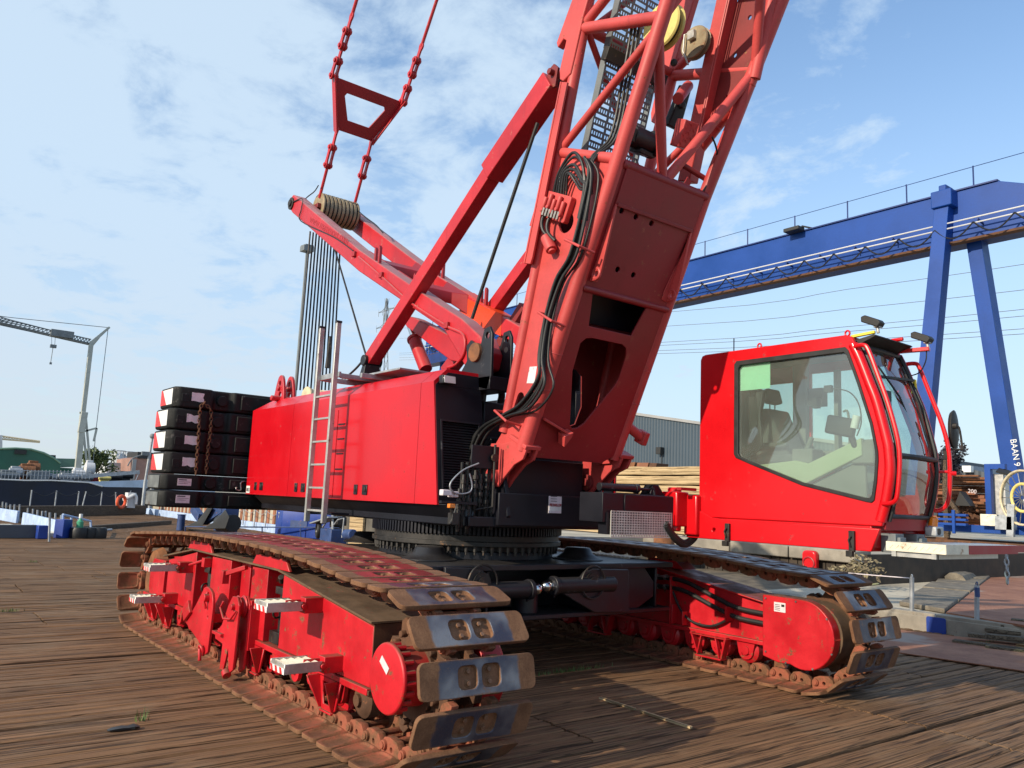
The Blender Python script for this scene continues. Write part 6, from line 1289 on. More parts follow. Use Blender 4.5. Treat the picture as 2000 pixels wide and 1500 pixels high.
a1 = at(1803, 850, 'y', GY-1.5); a2 = a0+(a1-a0)*((1.9-a0.z)/(a1.z-a0.z)); b.beam(a0, a2, .75, .75, up=(0, 1, 0), w2=.9); b.build('leg', GBLUE, gc, .02)
b = MB(); b.bx(a0.x-.55, a0.x+.55, GY-.8, GY+.5, a0.z-.7, a0.z+.25); b.bx(a0.x-.2, a0.x+.2, GY-.6, GY+.3, a0.z+.25, a0.z+.6); b.build('leg_head', GBLUE, gc, .05)
b = MB(); c0, c1 = LA(1906, 460, GY+.9), LA(1980, 930, GY+.9); c2 = c0+(c1-c0)*((1.9-c0.z)/(c1.z-c0.z)); b.beam(c0, c2, .75, .9, up=(0, 1, 0)); lg = b.build('leg', GBLUE, gc, .02)
d = (c2-c0).normalized(); mm = at(1973, 858, 'y', GY+.42); M = basis(mm, d, (1, 0, .2)); 
text('BAAN 9', .42, M, WHITE, lg, width=1.35, ext=.005)
# far pair of legs at the other end of the span
b = MB(); f0 = V((-70.5, GY+.6, zb)); b.beam(f0, (-73, GY+.6, 1.3), .9, .9, up=(0, 1, 0)); b.build('leg', GBLUE, gc, .02); b = MB(); b.beam((-69.8, GY+.6, zb), (-66.5, GY+.6, 1.3), .9, .9, up=(0, 1, 0)); b.build('leg', GBLUE, gc, .02)
b = MB(); b.bx(-74, -66, GY-.8, GY+.6, zb-1.3, zb-.3); 
for i in range(5): b.cyl((-74+i*2, GY-.8, zb-.3), (-74+i*2, GY-.8, zb+.8), .05, n=6)
b.build('trolley', GBLUED, gc)
# travelling base with platform, frame, cabinet and cable reel
b = MB(); p0, p1 = LA(1828, 1034, 42), LA(2060, 1040, 42); b.bx(p0.x-.5, p1.x, 41.6, 43.5, at(1828, 1036, 'y', 41.6).z, at(1828, 1022, 'y', 41.6).z);  tb = b.build('travel_base', GBLUE, gc, .02)
b = MB()
for k in range(3): p = LA(1832, 1002+9*k, 41); q = LA(1886, 1000+9*k, 41); b.bx(p.x, q.x, 41, 41.3, p.z-.12, p.z)
b.bx(LA(1858, 1000, 40.9).x, LA(1864, 1000, 40.9).x, 40.9, 41, 1.6, LA(1860, 996, 41).z); b.build('buffer_frame', GBLUE, tb, .02)
b = MB(); q0, q1 = LA(1931, 1006, 42), LA(1931, 906, 42); e1 = LA(1962, 908, 42); b.bx(q0.x-.12, q0.x+.14, 42, 42.3, 1.9, q1.z); b.bx(q0.x+.14, e1.x, 42, 42.3, q1.z-.25, q1.z); b.build('gate_frame', GBLUE, tb, .01)
b = MB(); r0, r1 = LA(1940, 990, 42.5), LA(1962, 925, 42.5); b.bx(r0.x, r1.x, 42.5, 43, 1.95, r1.z); b.build('control_cabinet', ALU, tb, .02)
b = MB(); r0 = LA(1948, 918, 41.8); b.beam(r0, r0+V((.5, .1, -.15)), .5, .08, up=(0, -.4, 1)); b.build('cabinet_lamp', SBLK, tb)
b = MB(); r0, r1 = LA(1917, 1026, 41.3), LA(1948, 1005, 41.3); b.bx(r0.x, r1.x, 41.2, 41.5, r0.z, r1.z); b.build('notice_box', CREAM, tb); b = MB(); b.bx(r1.x+.05, r1.x+.5, 41.3, 41.6, r0.z, r1.z); b.build('grey_box', GALV, tb)
rc = LA(1997, 972, 41); b = MB()
for dy in (-.1, .1): b.torus((rc.x, 41+dy, rc.z), (.5, 1, 0), 1.22, .05, 40, 8)
b.build('cable_reel', CRM, gc)
reel = [o for o in gc.children if o.name.startswith('cable_reel')][0]
b = MB(); d, s_, u = frame((.5, 1, 0))
for k in range(18): a = 2*pi*k/18; v = s_*math.cos(a)+u*math.sin(a); b.tube([V((rc.x, 41, rc.z))+v*.1, V((rc.x, 41, rc.z))+v*1.2], .022, 5)
b.build('spoke', STEEL, reel); MB().torus((rc.x, 41, rc.z), (.5, 1, 0), .62, .07, 30, 8).build('wound_cable', YEL, reel)
b = MB(); b.beam((rc.x-.5, 41.1, rc.z-.3), (rc.x-.6, 41.1, 1.6), .2, .3); b.bx(rc.x-1.2, rc.x-.5, 41, 41.6, 1.9, 2.5); b.build('reel_stand', GALV, reel)
b = MB(); p = LA(1700, 1044, 40); b.bx(-40, 30, 39.9, 40.1, 1.16, 1.32); b.bx(-40, 30, 44.4, 44.6, 1.16, 1.32); tag(b.build('crane_rail', DRUST, None), 'long dark steel crane rail on the quay under the blue gantry', 'rail')
b = MB(); b.bx(-12.2, -12.05, 22.0, 44, .2, 1.16); tag(b.build('plank_wall', DWOOD, None), 'dark side wall of the quay running away beyond the cab step', 'quay wall')
# ================================================================== PYLON, WIRES, FLOODLIGHT MAST
b = MB(); py = 230.0; base = at(752, 735, 'y', py); top = at(756, 583, 'y', py); u1 = at(756, 606, 'y', py); l1 = at(756, 636, 'y', py)
hw = lambda z: .9+max(0, (l1.z-z))*.06
zz = [1, 12, 24, 34, 42, 50, 57, 63]; zz = [l1.z-55+i*7.0 for i in range(9)]+[u1.z, top.z]
cx = top.x
for s in (-1, 1):
    for t_ in (-1, 1): b.tube([(cx+s*hw(z), py+t_*hw(z), z) for z in zz[:-1]]+[(cx, py, top.z)], .26, 4)
for z0, z1 in zip(zz, zz[1:]):
    for s in (-1, 1): b.tube([(cx+s*hw(z0), py-hw(z0), z0), (cx-s*hw(z1), py-hw(z1), z1)], .15, 4); b.tube([(cx+s*hw(z0), py+hw(z0), z0), (cx-s*hw(z1), py+hw(z1), z1)], .15, 4)
pl = b.build('pylon', PYLON, None); tag(pl, 'grey lattice power pylon with two cross arms behind the roof ladder', 'pylon')
for zc, wl in ((u1.z, 9.5), (l1.z, 11)):
    b = MB()
    for s in (-1, 1):
        b.tube([(cx, py-.9, zc+1.6), (cx+s*wl*.5, py, zc+.6), (cx+s*wl, py, zc+.2)], .18, 4); b.tube([(cx, py, zc-.3), (cx+s*wl, py, zc)], .18, 4)
        for k in range(7): x = cx+s*wl*k/7; b.tube([(x, py, zc-.2), (x+s*wl/14, py, zc+1.4*(1-k/7))], .11, 4)
        for q in (.45, .98): b.tube([(cx+s*wl*q, py, zc), (cx+s*wl*q, py, zc-2.4)], .12, 5)
        b.tube([(cx+s*wl, py, zc), (cx+s*wl, py, zc+2)], .07, 4)
    b.build('cross_arm', PYLON, pl)
wires = [((1310, 609), (2000, 516)), ((1302, 637), (2000, 566)), ((1286, 669), (2000, 604)), ((1284, 675), (2000, 617)), ((1280, 685), (2000, 642)), ((1280, 691), (2000, 652)), ((1500, 512), (2000, 463))]
wl_ = ['uppermost but one', 'third from the top', 'fourth from the top', 'fifth from the top', 'sixth from the top', 'lowest', 'topmost']
for i, (a, c) in enumerate(wires):
    m = 150.0; s = (c[1]-a[1])/(c[0]-a[0]); pts = [at(780, a[1]+(780-a[0])*s*.45, 'y', m+70), at(a[0], a[1], 'y', m), at((a[0]+c[0])/2, (a[1]+c[1])/2+2.5, 'y', m), at(c[0], c[1], 'y', m), at(2400, c[1]+400*s*1.3, 'y', m)]
    if i == 6: pts = pts[1:]
    MB().tube(smooth(pts, 4), .055, 4).build('power_line', PYLON, None); o = bpy.data.objects['power_line' if i == 0 else 'power_line.%03d' % i]; tag(o, wl_[i]+' overhead power line crossing the sky behind the gantry', 'power line', 'overhead power lines')
p = at(600, 482, 'y', 30); b = MB(); b.cyl((p.x, 30, 1.1), (p.x, 30, p.z), .17, .10, 12); o = b.build('floodlight_mast', LATT, None); tag(o, 'slim floodlight mast behind the hoist ropes', 'lamp mast')
b = MB(); b.bx(p.x-.5, p.x+.5, 29.5, 30.5, p.z-.5, p.z); b.hexa([p+V(q) for q in ((-.9, -.3, .05), (.4, -.3, -.1), (.4, .5, -.1), (-.9, .5, .05), (-.9, -.3, .25), (.4, -.3, .15), (.4, .5, .15), (-.9, .5, .25))]); b.build('lamp_head', LATT, o)
# ================================================================== LEFT BACKGROUND
XS = -86.0
S = lambda px, py, x=XS: at(px, py, 'x', x)
ship = empty('cargo_ship', (XS, 8, -1.3), 'long dark hulled inland cargo ship with pale blue bow moored behind the deck', 'ship')
top = [(-60, 937), (0, 937), (50, 939), (100, 939), (172, 943), (200, 951), (270, 952), (330, 956), (420, 962)]
b = MB(); A = [S(*p) for p in top]
b.loft([[(v.x, v.y, -1.5), (v.x-.05, v.y, -.3), v, (v.x-9, v.y, v.z), (v.x-9, v.y, -1.5)] for v in A]); b.build('hull', HULL, ship)
bow = [((172, 941), (200, 950)), ((205, 940), (205, 951)), ((270, 938), (270, 952)), ((340, 934), (340, 957)), ((420, 930), (420, 963))]
b = MB(); b.loft([[S(*t)+V((.05, 0, 0)), S(*q)+V((.05, 0, 0)), S(*q)+V((-.4, 0, 0)), S(*t)+V((-.4, 0, 0))] for t, q in bow]); b.build('bow_bulwark', SHIPB, ship)
b = MB(); b.tube([v+V((.06, 0, .03)) for v in A[:6]], .07, 6); b.build('rubbing_strake', SILO, ship)
b = MB()
for i in range(28): p = S(-20+i*7.2, 936, XS-.3); b.cyl(p, p+V((0, 0, .85)), .035, n=5)
for dz in (.45, .85): b.tube([S(-20, 936, XS-.3)+V((0, 0, dz)), S(174, 940, XS-.3)+V((0, 0, dz))], .03, 5)
b.build('deck_railing', GALV, ship)
dk = [(15, 930, 1.2, 1.1, LATT), (28, 928, .8, 1.5, GALV), (50, 926, 1.0, 1.7, RUST), (62, 924, .8, 2.0, RUST), (75, 930, 1.5, 1.0, LATT), (95, 932, 1.2, .8, GALV), (90, 934, .5, .9, YEL), (112, 933, .9, .9, LATT), (130, 933, 1.2, 1.0, GALV), (150, 932, .8, 1.6, SILO), (165, 933, 1, 1.0, GALV), (186, 931, 2.2, .6, INKRED), (203, 932, .8, .6, YEL), (222, 932, 1, 1.0, SBLK), (243, 930, 1, 1.1, SBLK), (172, 925, .6, 2.2, SILO)]
for i, (px, py, w, h, m) in enumerate(dk):
    p = S(px, py+6, XS-2.5-(i % 4)); b = MB(); b.bx(p.x-w*.4, p.x+w*.4, p.y-w*.5, p.y+w*.5, p.z-.3, p.z+h*.75); b.cyl((p.x+.3, p.y-w*.7, p.z+h*.35), (p.x+.3, p.y+w*.7, p.z+h*.35), h*.3, n=10); b.build('deck_machinery', m, ship, .05)
b = MB(); p, q = S(160, 931, XS-1), S(272, 922, XS-1); b.beam(p, q, .35, .35); b.beam(q, q+V((0, -2, -.4)), .2, .2); b.tube([q, S(252, 967, XS+.2)], .04, 5); b.build('deck_boom', GALV, ship)
# tower crane on the far quay
TX = -135.0; T = lambda px, py: at(px, py, 'x', TX)
tc = empty('tower_crane', T(150, 935), 'slender grey self erecting tower crane with lattice jib at far left', 'tower crane')
b = MB(); b.beam(T(150, 935), T(162, 810), .8, .8); b.beam(T(162, 810), T(178, 672), .6, .6); b.beam(T(158, 845), T(165, 805), .9, .9); b.build('mast', MASTG, tc, .05)
b = MB(); b.beam(T(176, 672), T(214, 639), .5, .55, w2=.25, h2=.3); b.beam(T(180, 676), T(194, 659), .2, .2); b.build('mast_head', MASTG, tc)
b = MB()
jt = [T(178, 663), T(110, 648), T(20, 625), T(-60, 600)]; jb = [T(176, 671), T(105, 655), T(0, 630), T(-60, 616)]
b.tube(jt, .10, 6); b.tube(jb, .13, 6); b.tube([v+V((-1.2, 0, 0)) for v in jb], .12, 6)
for i in range(34):
    def on_(L, t): t *= len(L)-1; k = min(int(t), len(L)-2); return L[k].lerp(L[k+1], t-k)
    b.tube([on_(jb, i/34), on_(jt, (i+.5)/34)], .05, 4); b.tube([on_(jt, (i+.5)/34), on_(jb, (i+1)/34)], .07, 4)
b.build('jib', LATT, tc)
b = MB(); p = T(117, 653); b.bx(p.x-1, p.x+.4, p.y-1.2, p.y+1.8, p.z-.4, p.z+.6); b.build('trolley', LATT, tc)
b = MB(); b.tube([T(101, 657), T(101, 674)], .03, 4); b.tube([T(108, 657), T(107, 674)], .03, 4); q = T(104, 676); b.bx(q.x-.3, q.x+.3, q.y-.4, q.y+.4, q.z-.25, q.z+.2); b.tube([q, T(99, 708)], .05, 5); q = T(99, 709); b.bx(q.x-.1, q.x+.1, q.y-.15, q.y+.15, q.z-.2, q.z+.1); b.build('hook_block', LATT, tc)
b = MB()
for a, c in (((214, 640), (20, 620)), ((20, 620), (-40, 612)), ((211, 643), (188, 836)), ((188, 836), (180, 925)), ((0, 635), (60, 648))): b.tube([T(*a), T(*c)], .05, 5)
b.build('tie_rope', LATT, tc)
b = MB()
for a, c in (((167, 808), (178, 930)), ((163, 842), (172, 930)), ((163, 843), (189, 836)), ((189, 836), (183, 862)), ((155, 806), (168, 807))): b.beam(T(*a), T(*c), .28, .28)
b.build('mast_strut', MASTG, tc)
T2 = lambda px, py: at(px, py, 'x', -260)
jc = empty('tower_crane', T2(1, 935), 'pale horizontal jib of a distant tower crane at the left edge', 'tower crane')
b = MB(); b.tube([T2(-40, 849), T2(5, 852), T2(78, 862)], .22, 5); b.tube([T2(-40, 856), T2(5, 858), T2(78, 864)], .22, 5)
for i in range(14): b.tube([T2(5+i*5.2, 858+i*.42), T2(7.5+i*5.2, 852.5+i*.7)], .10, 4); b.tube([T2(7.5+i*5.2, 852.5+i*.7), T2(10+i*5.2, 858.4+i*.42)], .10, 4)
b.build('jib', CRM, jc); b = MB(); b.beam(T2(1, 935), T2(1, 850), .8, .8); b.build('mast', SILO, jc)
# sheds, silos, brick works on the far bank
FX = -185.0; Fp = lambda px, py, x=FX: at(px, py, 'x', x)
def slab(name, pts, x, depth, m, lab, cat):
    q = [at(px, py, 'x', x) for px, py in pts]; b = MB(); b.plate([(v.y, v.z) for v in q], (), (x, 0, 0), (0, 1, 0), (0, 0, 1), (-1, 0, 0), 0, depth); o = b.build(name, m, None); tag(o, lab, cat); return o
sh_ = slab('arched_shed', [(-60, 885), (-40, 880), (0, 878), (30, 877), (60, 879), (85, 886), (105, 896), (118, 906), (116, 945), (-60, 945)], FX, 45, SHEDG, 'large dark green arched shed at the left edge', 'shed')
b = MB(); q = [Fp(*p)+V((.1, 0, .15)) for p in ((-40, 880), (0, 878), (30, 877), (60, 879), (85, 886), (105, 896), (118, 906))]; b.tube(q, .2, 5); b.build('roof_edge', PGREEN, sh_); b = MB(); p = Fp(40, 882); b.bx(p.x, p.x+.4, p.y-1, p.y+1, p.z-.5, p.z+.3); b.build('vent', SBLK, sh_)
o = slab('long_shed', [(105, 895), (148, 896), (148, 912), (110, 912)], FX-8, 30, PGREEN, 'long pale green roofed shed behind the arched shed', 'shed')
b = MB(); p, q = Fp(112, 913, FX-7.8), Fp(149, 940, FX-7.8); b.bx(p.x, p.x+.5, p.y, q.y+2, 0, p.z); b.build('shed_wall', SHEDG, o)
slab('dark_shed', [(90, 888), (109, 889), (109, 900), (92, 898)], FX-4, 6, SBLK, 'small dark roof block between the two green sheds', 'shed')
for i, (c, r, y0, m, lab) in enumerate(((231, 13, 891, SILO, 'tall white storage silo left of the brick building'), (252, 12, 893, SILO, 'second white silo partly behind the brick building'))):
    p = Fp(c, y0, -230); rr = Fp(c+r, y0, -230).y-p.y; b = MB(); b.lathe((p.x, p.y, 0), (0, 0, 1), [(0, rr), (p.z, rr), (p.z+.6, rr*.9), (p.z+1.2, rr*.3)], 24); o = b.build('storage_silo', m, None); tag(o, lab, 'silo', 'white silos on the far bank')
    b = MB()
    for k in range(12): a = 2*pi*k/12; b.cyl((p.x+rr*math.cos(a), p.y+rr*math.sin(a), p.z), (p.x+rr*math.cos(a), p.y+rr*math.sin(a), p.z+1.4), .1, n=4)
    b.torus((p.x, p.y, p.z+1.4), (0, 0, 1), rr, .09, 24, 4); b.build('top_railing', GALV, o)
o = slab('white_building', [(208, 935), (208, 912), (213, 904), (245, 904), (245, 935)], -215, 10, SILO, 'low white gabled building below the silos', 'building'); b = MB(); p, q = at(214, 913, 'x', -214.8), at(245, 905, 'x', -214.8); b.bx(-214.9, -214.7, p.y, q.y, p.z, q.z); b.build('roof', GALV, o)
o = slab('brick_building', [(255, 940), (255, 896), (268, 893), (300, 893), (340, 896), (340, 940)], -205, 14, BRICK, 'pinkish brick building partly hidden by the counterweights', 'building'); b = MB(); p, q = at(268, 895, 'x', -204.8), at(310, 885, 'x', -204.8); b.bx(-215, -204.7, p.y, q.y, p.z, q.z); b.build('roof_box', SBLK, o); b = MB(); p, q = at(255, 937, 'x', -204.8), at(267, 897, 'x', -204.8); b.bx(-205.2, -204.7, p.y, q.y, p.z, q.z); b.build('grey_wing', GREYB, o)
# bulwark beam with rope rail, timbers, lamp post
b = MB(); p, q = at(-30, 1012, 'z', 0), at(278, 1004, 'z', 0); b.beam(p+V((0, 0, .33)), q+V((0, 0, .33)), .5, .66); tag(b.build('timber_bulwark', BEAMW, None, .03), 'thick squared timber bulwark closing the far end of the deck', 'bulwark')
def ln_(t): return p.lerp(q, t)+V((0, 0, .66))
ts = [(.218, .07), (.36, .07), (.50, .075), (.535, .08), (.66, .08), (.775, .085)]
for i, (t_, _) in enumerate(ts):
    c = ln_(t_); b = MB(); b.cyl(c, c+V((.0, .12*(1 if i == 3 else -1 if i == 5 else 0), .95)), .04, n=8); tag(b.build('rope_stanchion', GALV, None), ['first', 'second', 'third', 'fourth, leaning', 'fifth', 'sixth, leaning'][i]+' rope stanchion from the left on the timber bulwark', 'stanchion', 'rope stanchions on the bulwark')
for i, (k0, k1) in enumerate(((0, 1), (1, 2), (3, 4), (4, 5))):
    a, c = ln_(ts[k0][0])+V((0, 0, .9)), ln_(ts[k1][0])+V((0, 0, .9)); MB().tube(smooth([a, (a+c)/2-V((0, 0, .28)), c], 5), .02, 5).build('sagging_rope', ROPE, None)
    o = bpy.data.objects['sagging_rope' if i == 0 else 'sagging_rope.%03d' % i]; tag(o, ('sagging rope between the first and second bulwark stanchions', 'sagging rope between the second and third bulwark stanchions', 'sagging rope between the fourth and fifth bulwark stanchions', 'sagging rope between the fifth and sixth bulwark stanchions')[i], 'rope', 'sagging ropes on the bulwark')
for i, (a, c, h) in enumerate((((40, 1041), (330, 1020), .22), ((5, 1056), (245, 1047), .0))):
    if h: b = MB(); b.beam(at(*a, 'z', .1), at(*c, 'z', .1), .35, h); tag(b.build('loose_timber', BEAMW, None, .03), 'long dark timber lying across the far deck at left', 'timber')
p = at(277, 1003, 'z', 0); q = at(283, 897, 'y', p.y); b = MB(); b.cyl((p.x, p.y, 0), (p.x, p.y, 2.6), .13, n=12); b.cyl((p.x, p.y, 2.6), (p.x+.1, p.y+.15, 6.0), .10, n=12); o = b.build('lamp_post', GALV, None); tag(o, 'grey steel lamp post beside the counterweights at the deck end', 'lamp post')
b = MB(); b.ball((p.x+.1, p.y+.15, 6.05), .22); b.bx(p.x-.1, p.x+.2, p.y-.5, p.y, 4.5, 4.8); b.tube(smooth([V((p.x, p.y-.3, 4.6)), V((p.x, p.y-1.1, 4.2)), V((p.x, p.y-1.4, 3.6))], 4), .05, 5); b.build('lamp_head', LATT, o); b = MB(); b.cyl((p.x+.2, p.y+.5, 0), (p.x+.2, p.y+.5, 2.3), .16, n=12); b.build('base_pipe', GALV, o)
c = at(237, 980, 'x', -64); b = MB(); b.torus(c, (1, .8, 0), .42, .11, 24, 8); o = b.build('lifebuoy', ORNG, None); tag(o, 'orange lifebuoy hanging at the end of the timber bulwark', 'lifebuoy')
b = MB(); b.tube(smooth([at(*s, 'x', -64.5) for s in ((240, 976), (252, 972), (262, 967), (266, 972), (265, 985))], 4), .12, 8); b.bx(-65.5, -64.6, at(246, 980, 'x', -65).y, at(262, 980, 'x', -65).y, .5, 1.6); tag(b.build('davit', SILO, None), 'white bent davit arm over a dark winch next to the lifebuoy', 'davit')
# blue gangway pieces and rails at far left
def board(name, pts, z0, m, lab, cat, th=.12):
    a, c = at(*pts[0], 'z', 0), at(*pts[1], 'z', 0); b = MB(); b.beam(a+V((0, 0, z0/2)), c+V((0, 0, z0/2)), th, z0); o = b.build(name, m, None, .02); tag(o, lab, cat); return o
board('gangway_board', [(-20, 1012), (33, 1022)], .62, PALEB, 'pale blue gangway board at the left edge', 'gangway board'); board('gangway_board', [(44, 1026), (115, 1048)], .62, PALEB, 'pale blue gangway board with white scuffs, nearer one', 'gangway board')
board('gangway_ramp', [(-10, 1030), (100, 1049)], .16, CREAM, 'cream walking plate of the gangway on the deck', 'gangway', 1.2); board('barrier_block', [(-30, 1051), (70, 1051)], .5, GREYD, 'dark grey barrier beam at the left edge of the deck', 'barrier', .3); board('barrier_block', [(70, 1052), (90, 1052)], .5, BOXB, 'bright blue end cap beside the dark barrier beam', 'barrier', .34); board('locker', [(112, 1050), (130, 1051)], .72, BOXB, 'small blue locker at the foot of the gangway rail', 'locker', .5)
for i, (px, y0, y1) in enumerate(((4, 1000, 980), (11, 1001, 982), (19, 1003, 985), (27, 1005, 985), (37, 1006, 985), (53, 1012, 992), (63, 1016, 994), (72, 1018, 996), (81, 1021, 998), (88, 1021, 998), (96, 1046, 1001), (107, 1026, 1002), (118, 1030, 1006))):
    f = at(px, y0+12, 'z', 0); t_ = at(px+1.5, y1, 'x', f.x); b = MB(); b.cyl((f.x, f.y, 0), t_, .04, n=6); tag(b.build('rail_post', GALV, None), 'thin grey rail post along the blue gangway, number %s from the left' % ['one', 'two', 'three', 'four', 'five', 'six', 'seven', 'eight', 'nine', 'ten', 'eleven', 'twelve', 'thirteen'][i], 'rail post', 'rail posts along the gangway')
b = MB(); a, c = at(122, 1050, 'z', 0), at(178, 1040, 'z', 0); h = 1.45
A_, C_ = at(123, 1005, 'x', a.x), at(177, 1018, 'x', c.x)
for t_ in (0, .28, .55, 1): m = a.lerp(c, t_); m2 = A_.lerp(C_, t_); b.cyl(m, m2, .045, n=8)
b.tube([A_, C_], .045, 8); tag(b.build('guard_rail', PALEB, None), 'pale blue pipe guard rail at the gangway end', 'railing')
for i, (px, r) in enumerate(((153, .34), (175, .27), (192, .30))):
    f = at(px, 1051, 'z', 0); b = MB(); b.lathe((f.x, f.y, 0), (0, 0, 1), [(0, r*.95), (.1, r), (.32, r), (.42, r*.9), (.42, r*.55), (.36, r*.5)], 22); tag(b.build('rubber_bollard', RUBBER, None), ('squat black rubber drum with green bottle on it', 'squat black rubber drum, middle and smallest of three', 'squat black rubber drum, rightmost of three')[i], 'rubber drum', 'black rubber drums on the far deck')
f = at(155, 1043, 'z', .42); f = at(153, 1051, 'z', 0); b = MB(); b.lathe((f.x, f.y, .36), (0, 0, 1), [(0, .13), (.28, .13), (.36, .06), (.42, .05)], 14); o = b.build('bottle', GREENB, None); tag(o, 'green bottle with white cap standing on the rubber drum', 'bottle'); b = MB(); b.cyl((f.x, f.y, .78), (f.x, f.y, .95), .07, n=10); b.build('cap', WHITE, o)
b = MB(); b.tube([at(*s, 'z', .05) for s in ((165, 1040), (200, 1036), (218, 1034))], .05, 6); tag(b.build('rope_end', SILO, None), 'pale rope end lying by the rubber drums', 'rope')
# middle background: sheet piling, fender beam, generator, machine, anchor
b = MB(); z1 = 1.22; pts = []; x = -66.0
while x < -37.6: pts += [(x, 17.3), (x+.30, 17.3), (x+.42, 17.62), (x+.72, 17.62)]; x += .84
b.loft([[(px, py, z) for z in (-.9, z1)] for px, py in pts], False, False, False); tag(b.build('sheet_pile_wall', PILE, None), 'rust brown corrugated sheet pile wall behind the counterweights', 'sheet piling')
b = MB(); b.bx(-68, -36, 16.93, 17.2, -.2, .42); tag(b.build('fender_beam', PALEB, None, .02), 'long pale blue fender beam at the foot of the sheet piling', 'fender beam')
b = MB(); b.bx(-37.5, -20, 17.0, 17.5, -.5, 1.24); tag(b.build('concrete_wall', CONCD, None, .03), 'stained dark concrete quay wall below the machinery house', 'quay wall'); b = MB(); p, q = at(682, 1058, 'y', 16.9), at(712, 1006, 'y', 16.9); b.bx(p.x, q.x, 16.85, 16.95, 0.02, 1.3); tag(b.build('plywood_panel', LIGHTW, None), 'pale plywood panel leaning on the concrete quay wall', 'panel')
for i in range(7):
    f = at(452+i*22, 1025+2*i, 'y', 16.8); b = MB(); b.cyl((f.x, 16.8, .2), (f.x, 16.8, 1.15), .035, n=6)
    if i < 6: b.tube(smooth([V((f.x, 16.8, 1.1)), V((f.x+1.0, 16.8, .9)), V((at(474+i*22, 1027+2*i, 'y', 16.8).x, 16.8, 1.1))], 4), .015, 5)
    tag(b.build('rope_stanchion', GALV, None), 'thin stanchion with rope on the pale fender beam, %s from the left' % ['first', 'second', 'third', 'fourth', 'fifth', 'sixth', 'seventh'][i], 'stanchion', 'stanchions on the fender beam')
G = lambda px, py: at(px, py, 'y', 15.6)
p, q, r = G(537, 1036), G(576, 1000), G(611, 1036); b = MB()
zt = G(537, 994).z; b.hexa([(p.x, 15.6, .12), (q.x, 15.0, .12), (r.x+.2, 16.4, .12), (q.x-1, 16.8, .12), (p.x, 15.6, zt), (q.x, 15.0, zt), (r.x+.2, 16.4, zt), (q.x-1, 16.8, zt)]); gb = b.build('generator_box', BOXB, None, .04); tag(gb, 'bright blue generator box with white triangle mark under the red body', 'generator')
M = basis((p.x+.9, 15.6-.24, zt-.42), (q.x-p.x, -.6, 0), (0, 0, 1))
b = MB(); b.face([b.bm.verts.new(M @ V(c)) for c in ((0, .30, .02), (.36, .30, .02), (.18, 0, .02))]); b.build('triangle_mark', WHITE, gb)
b = MB(); b.face([b.bm.verts.new(M @ V(c)) for c in ((.08, .25, .03), (.28, .25, .03), (.18, .10, .03))]); b.build('mark_centre', BOXB, gb)
b = MB(); M2 = basis((q.x, 15.0, .35), (r.x+.2-q.x, 1.4, 0), (0, 0, 1)); b.hexa([M2 @ V(c) for c in ((.5, .25, .0), (1.4, .25, .0), (1.4, .55, .0), (.5, .55, .0), (.5, .25, .03), (1.4, .25, .03), (1.4, .55, .03), (.5, .55, .03))]); b.build('vent', NBLUE, gb)
mc = empty('pump_unit', G(645, 1050), 'small machine on tyres with grey lid and blue motor beside the ladder foot', 'machine'); Q = lambda px, py, y=14.5: at(px, py, 'y', y)
b = MB(); c = Q(622, 1035); b.torus((c.x, 14.5, c.z), (.3, 1, 0), .26, .10, 22, 8); b.build('tyre', RUBBER, mc); b = MB(); b.beam(Q(618, 1022), Q(655, 1010), .6, .05); b.beam(Q(630, 1030), Q(640, 1015), .05, .05); b.build('lid', GALV, mc)
b = MB(); c = Q(645, 1038); b.bx(c.x-.5, c.x+.5, 14.3, 15, .1, c.z+.1); b.build('motor_base', NBLUE, mc, .03); b = MB(); b.cyl(Q(676, 1044), Q(690, 1044), .20, n=14); b.build('motor', NBLUE, mc, .03); b = MB(); b.cyl(Q(650, 1058), Q(650, 1000), .055, n=10); b.tube([Q(636, 1045), Q(660, 1015), Q(672, 1012), Q(668, 1050)], .03, 6); b.build('frame_pipe', GALV, mc)
b = MB()
for k in range(6): c = Q(rnd.uniform(655, 672), rnd.uniform(1012, 1040), 14.8); b.bx(c.x-.15, c.x+.15, 14.6, 15, c.z-.12, c.z+.12)
b.build('engine_block', GSTEEL, mc, .02)
an = empty('anchor_winch', at(405, 1033, 'z', 0), 'black anchor winch with blue frame on the far deck below the counterweights', 'winch'); Q = lambda px, py, y=12.5: at(px, py, 'y', y)
b = MB(); b.loft([[Q(357, 1030, y), Q(385, 1018, y), Q(405, 992, y), Q(415, 992, y), Q(395, 1028, y)] for y in (12.2, 13.4)]); b.loft([[Q(395, 1033, y), Q(420, 1018, y), Q(440, 995, y), Q(448, 1010, y), Q(440, 1033, y)] for y in (12.0, 13.4)]); b.build('anchor_fluke', SBLK, an, .03)
b = MB(); b.beam(Q(378, 992), Q(392, 1012), .25, .4); b.beam(Q(400, 1015), Q(438, 990), .25, .5); b.bx(Q(430, 1000).x, Q(445, 1000).x, 12.4, 13, 0, 1.5); b.build('winch_frame', NBLUE, an); b = MB(); b.cyl(Q(432, 1022), Q(455, 1022), .38, n=18); b.build('winch_drum', SBLK, an, .02)
for i, (px, y1, lab) in enumerate(((352, 1006, 'dark blue grey mooring post left of the anchor winch'), (424, 1009, 'dark blue mooring post in front of the anchor winch'))):
    f = at(px, 1036, 'z', 0); t_ = at(px, y1, 'x', f.x); b = MB(); b.cyl((f.x, f.y, 0), (f.x, f.y, t_.z), .19, n=16); b.cyl((f.x, f.y, t_.z), (f.x, f.y, t_.z+.04), .22, n=16); tag(b.build('mooring_post', NBLUE, None, .01), lab, 'mooring post', 'mooring posts on the far deck')
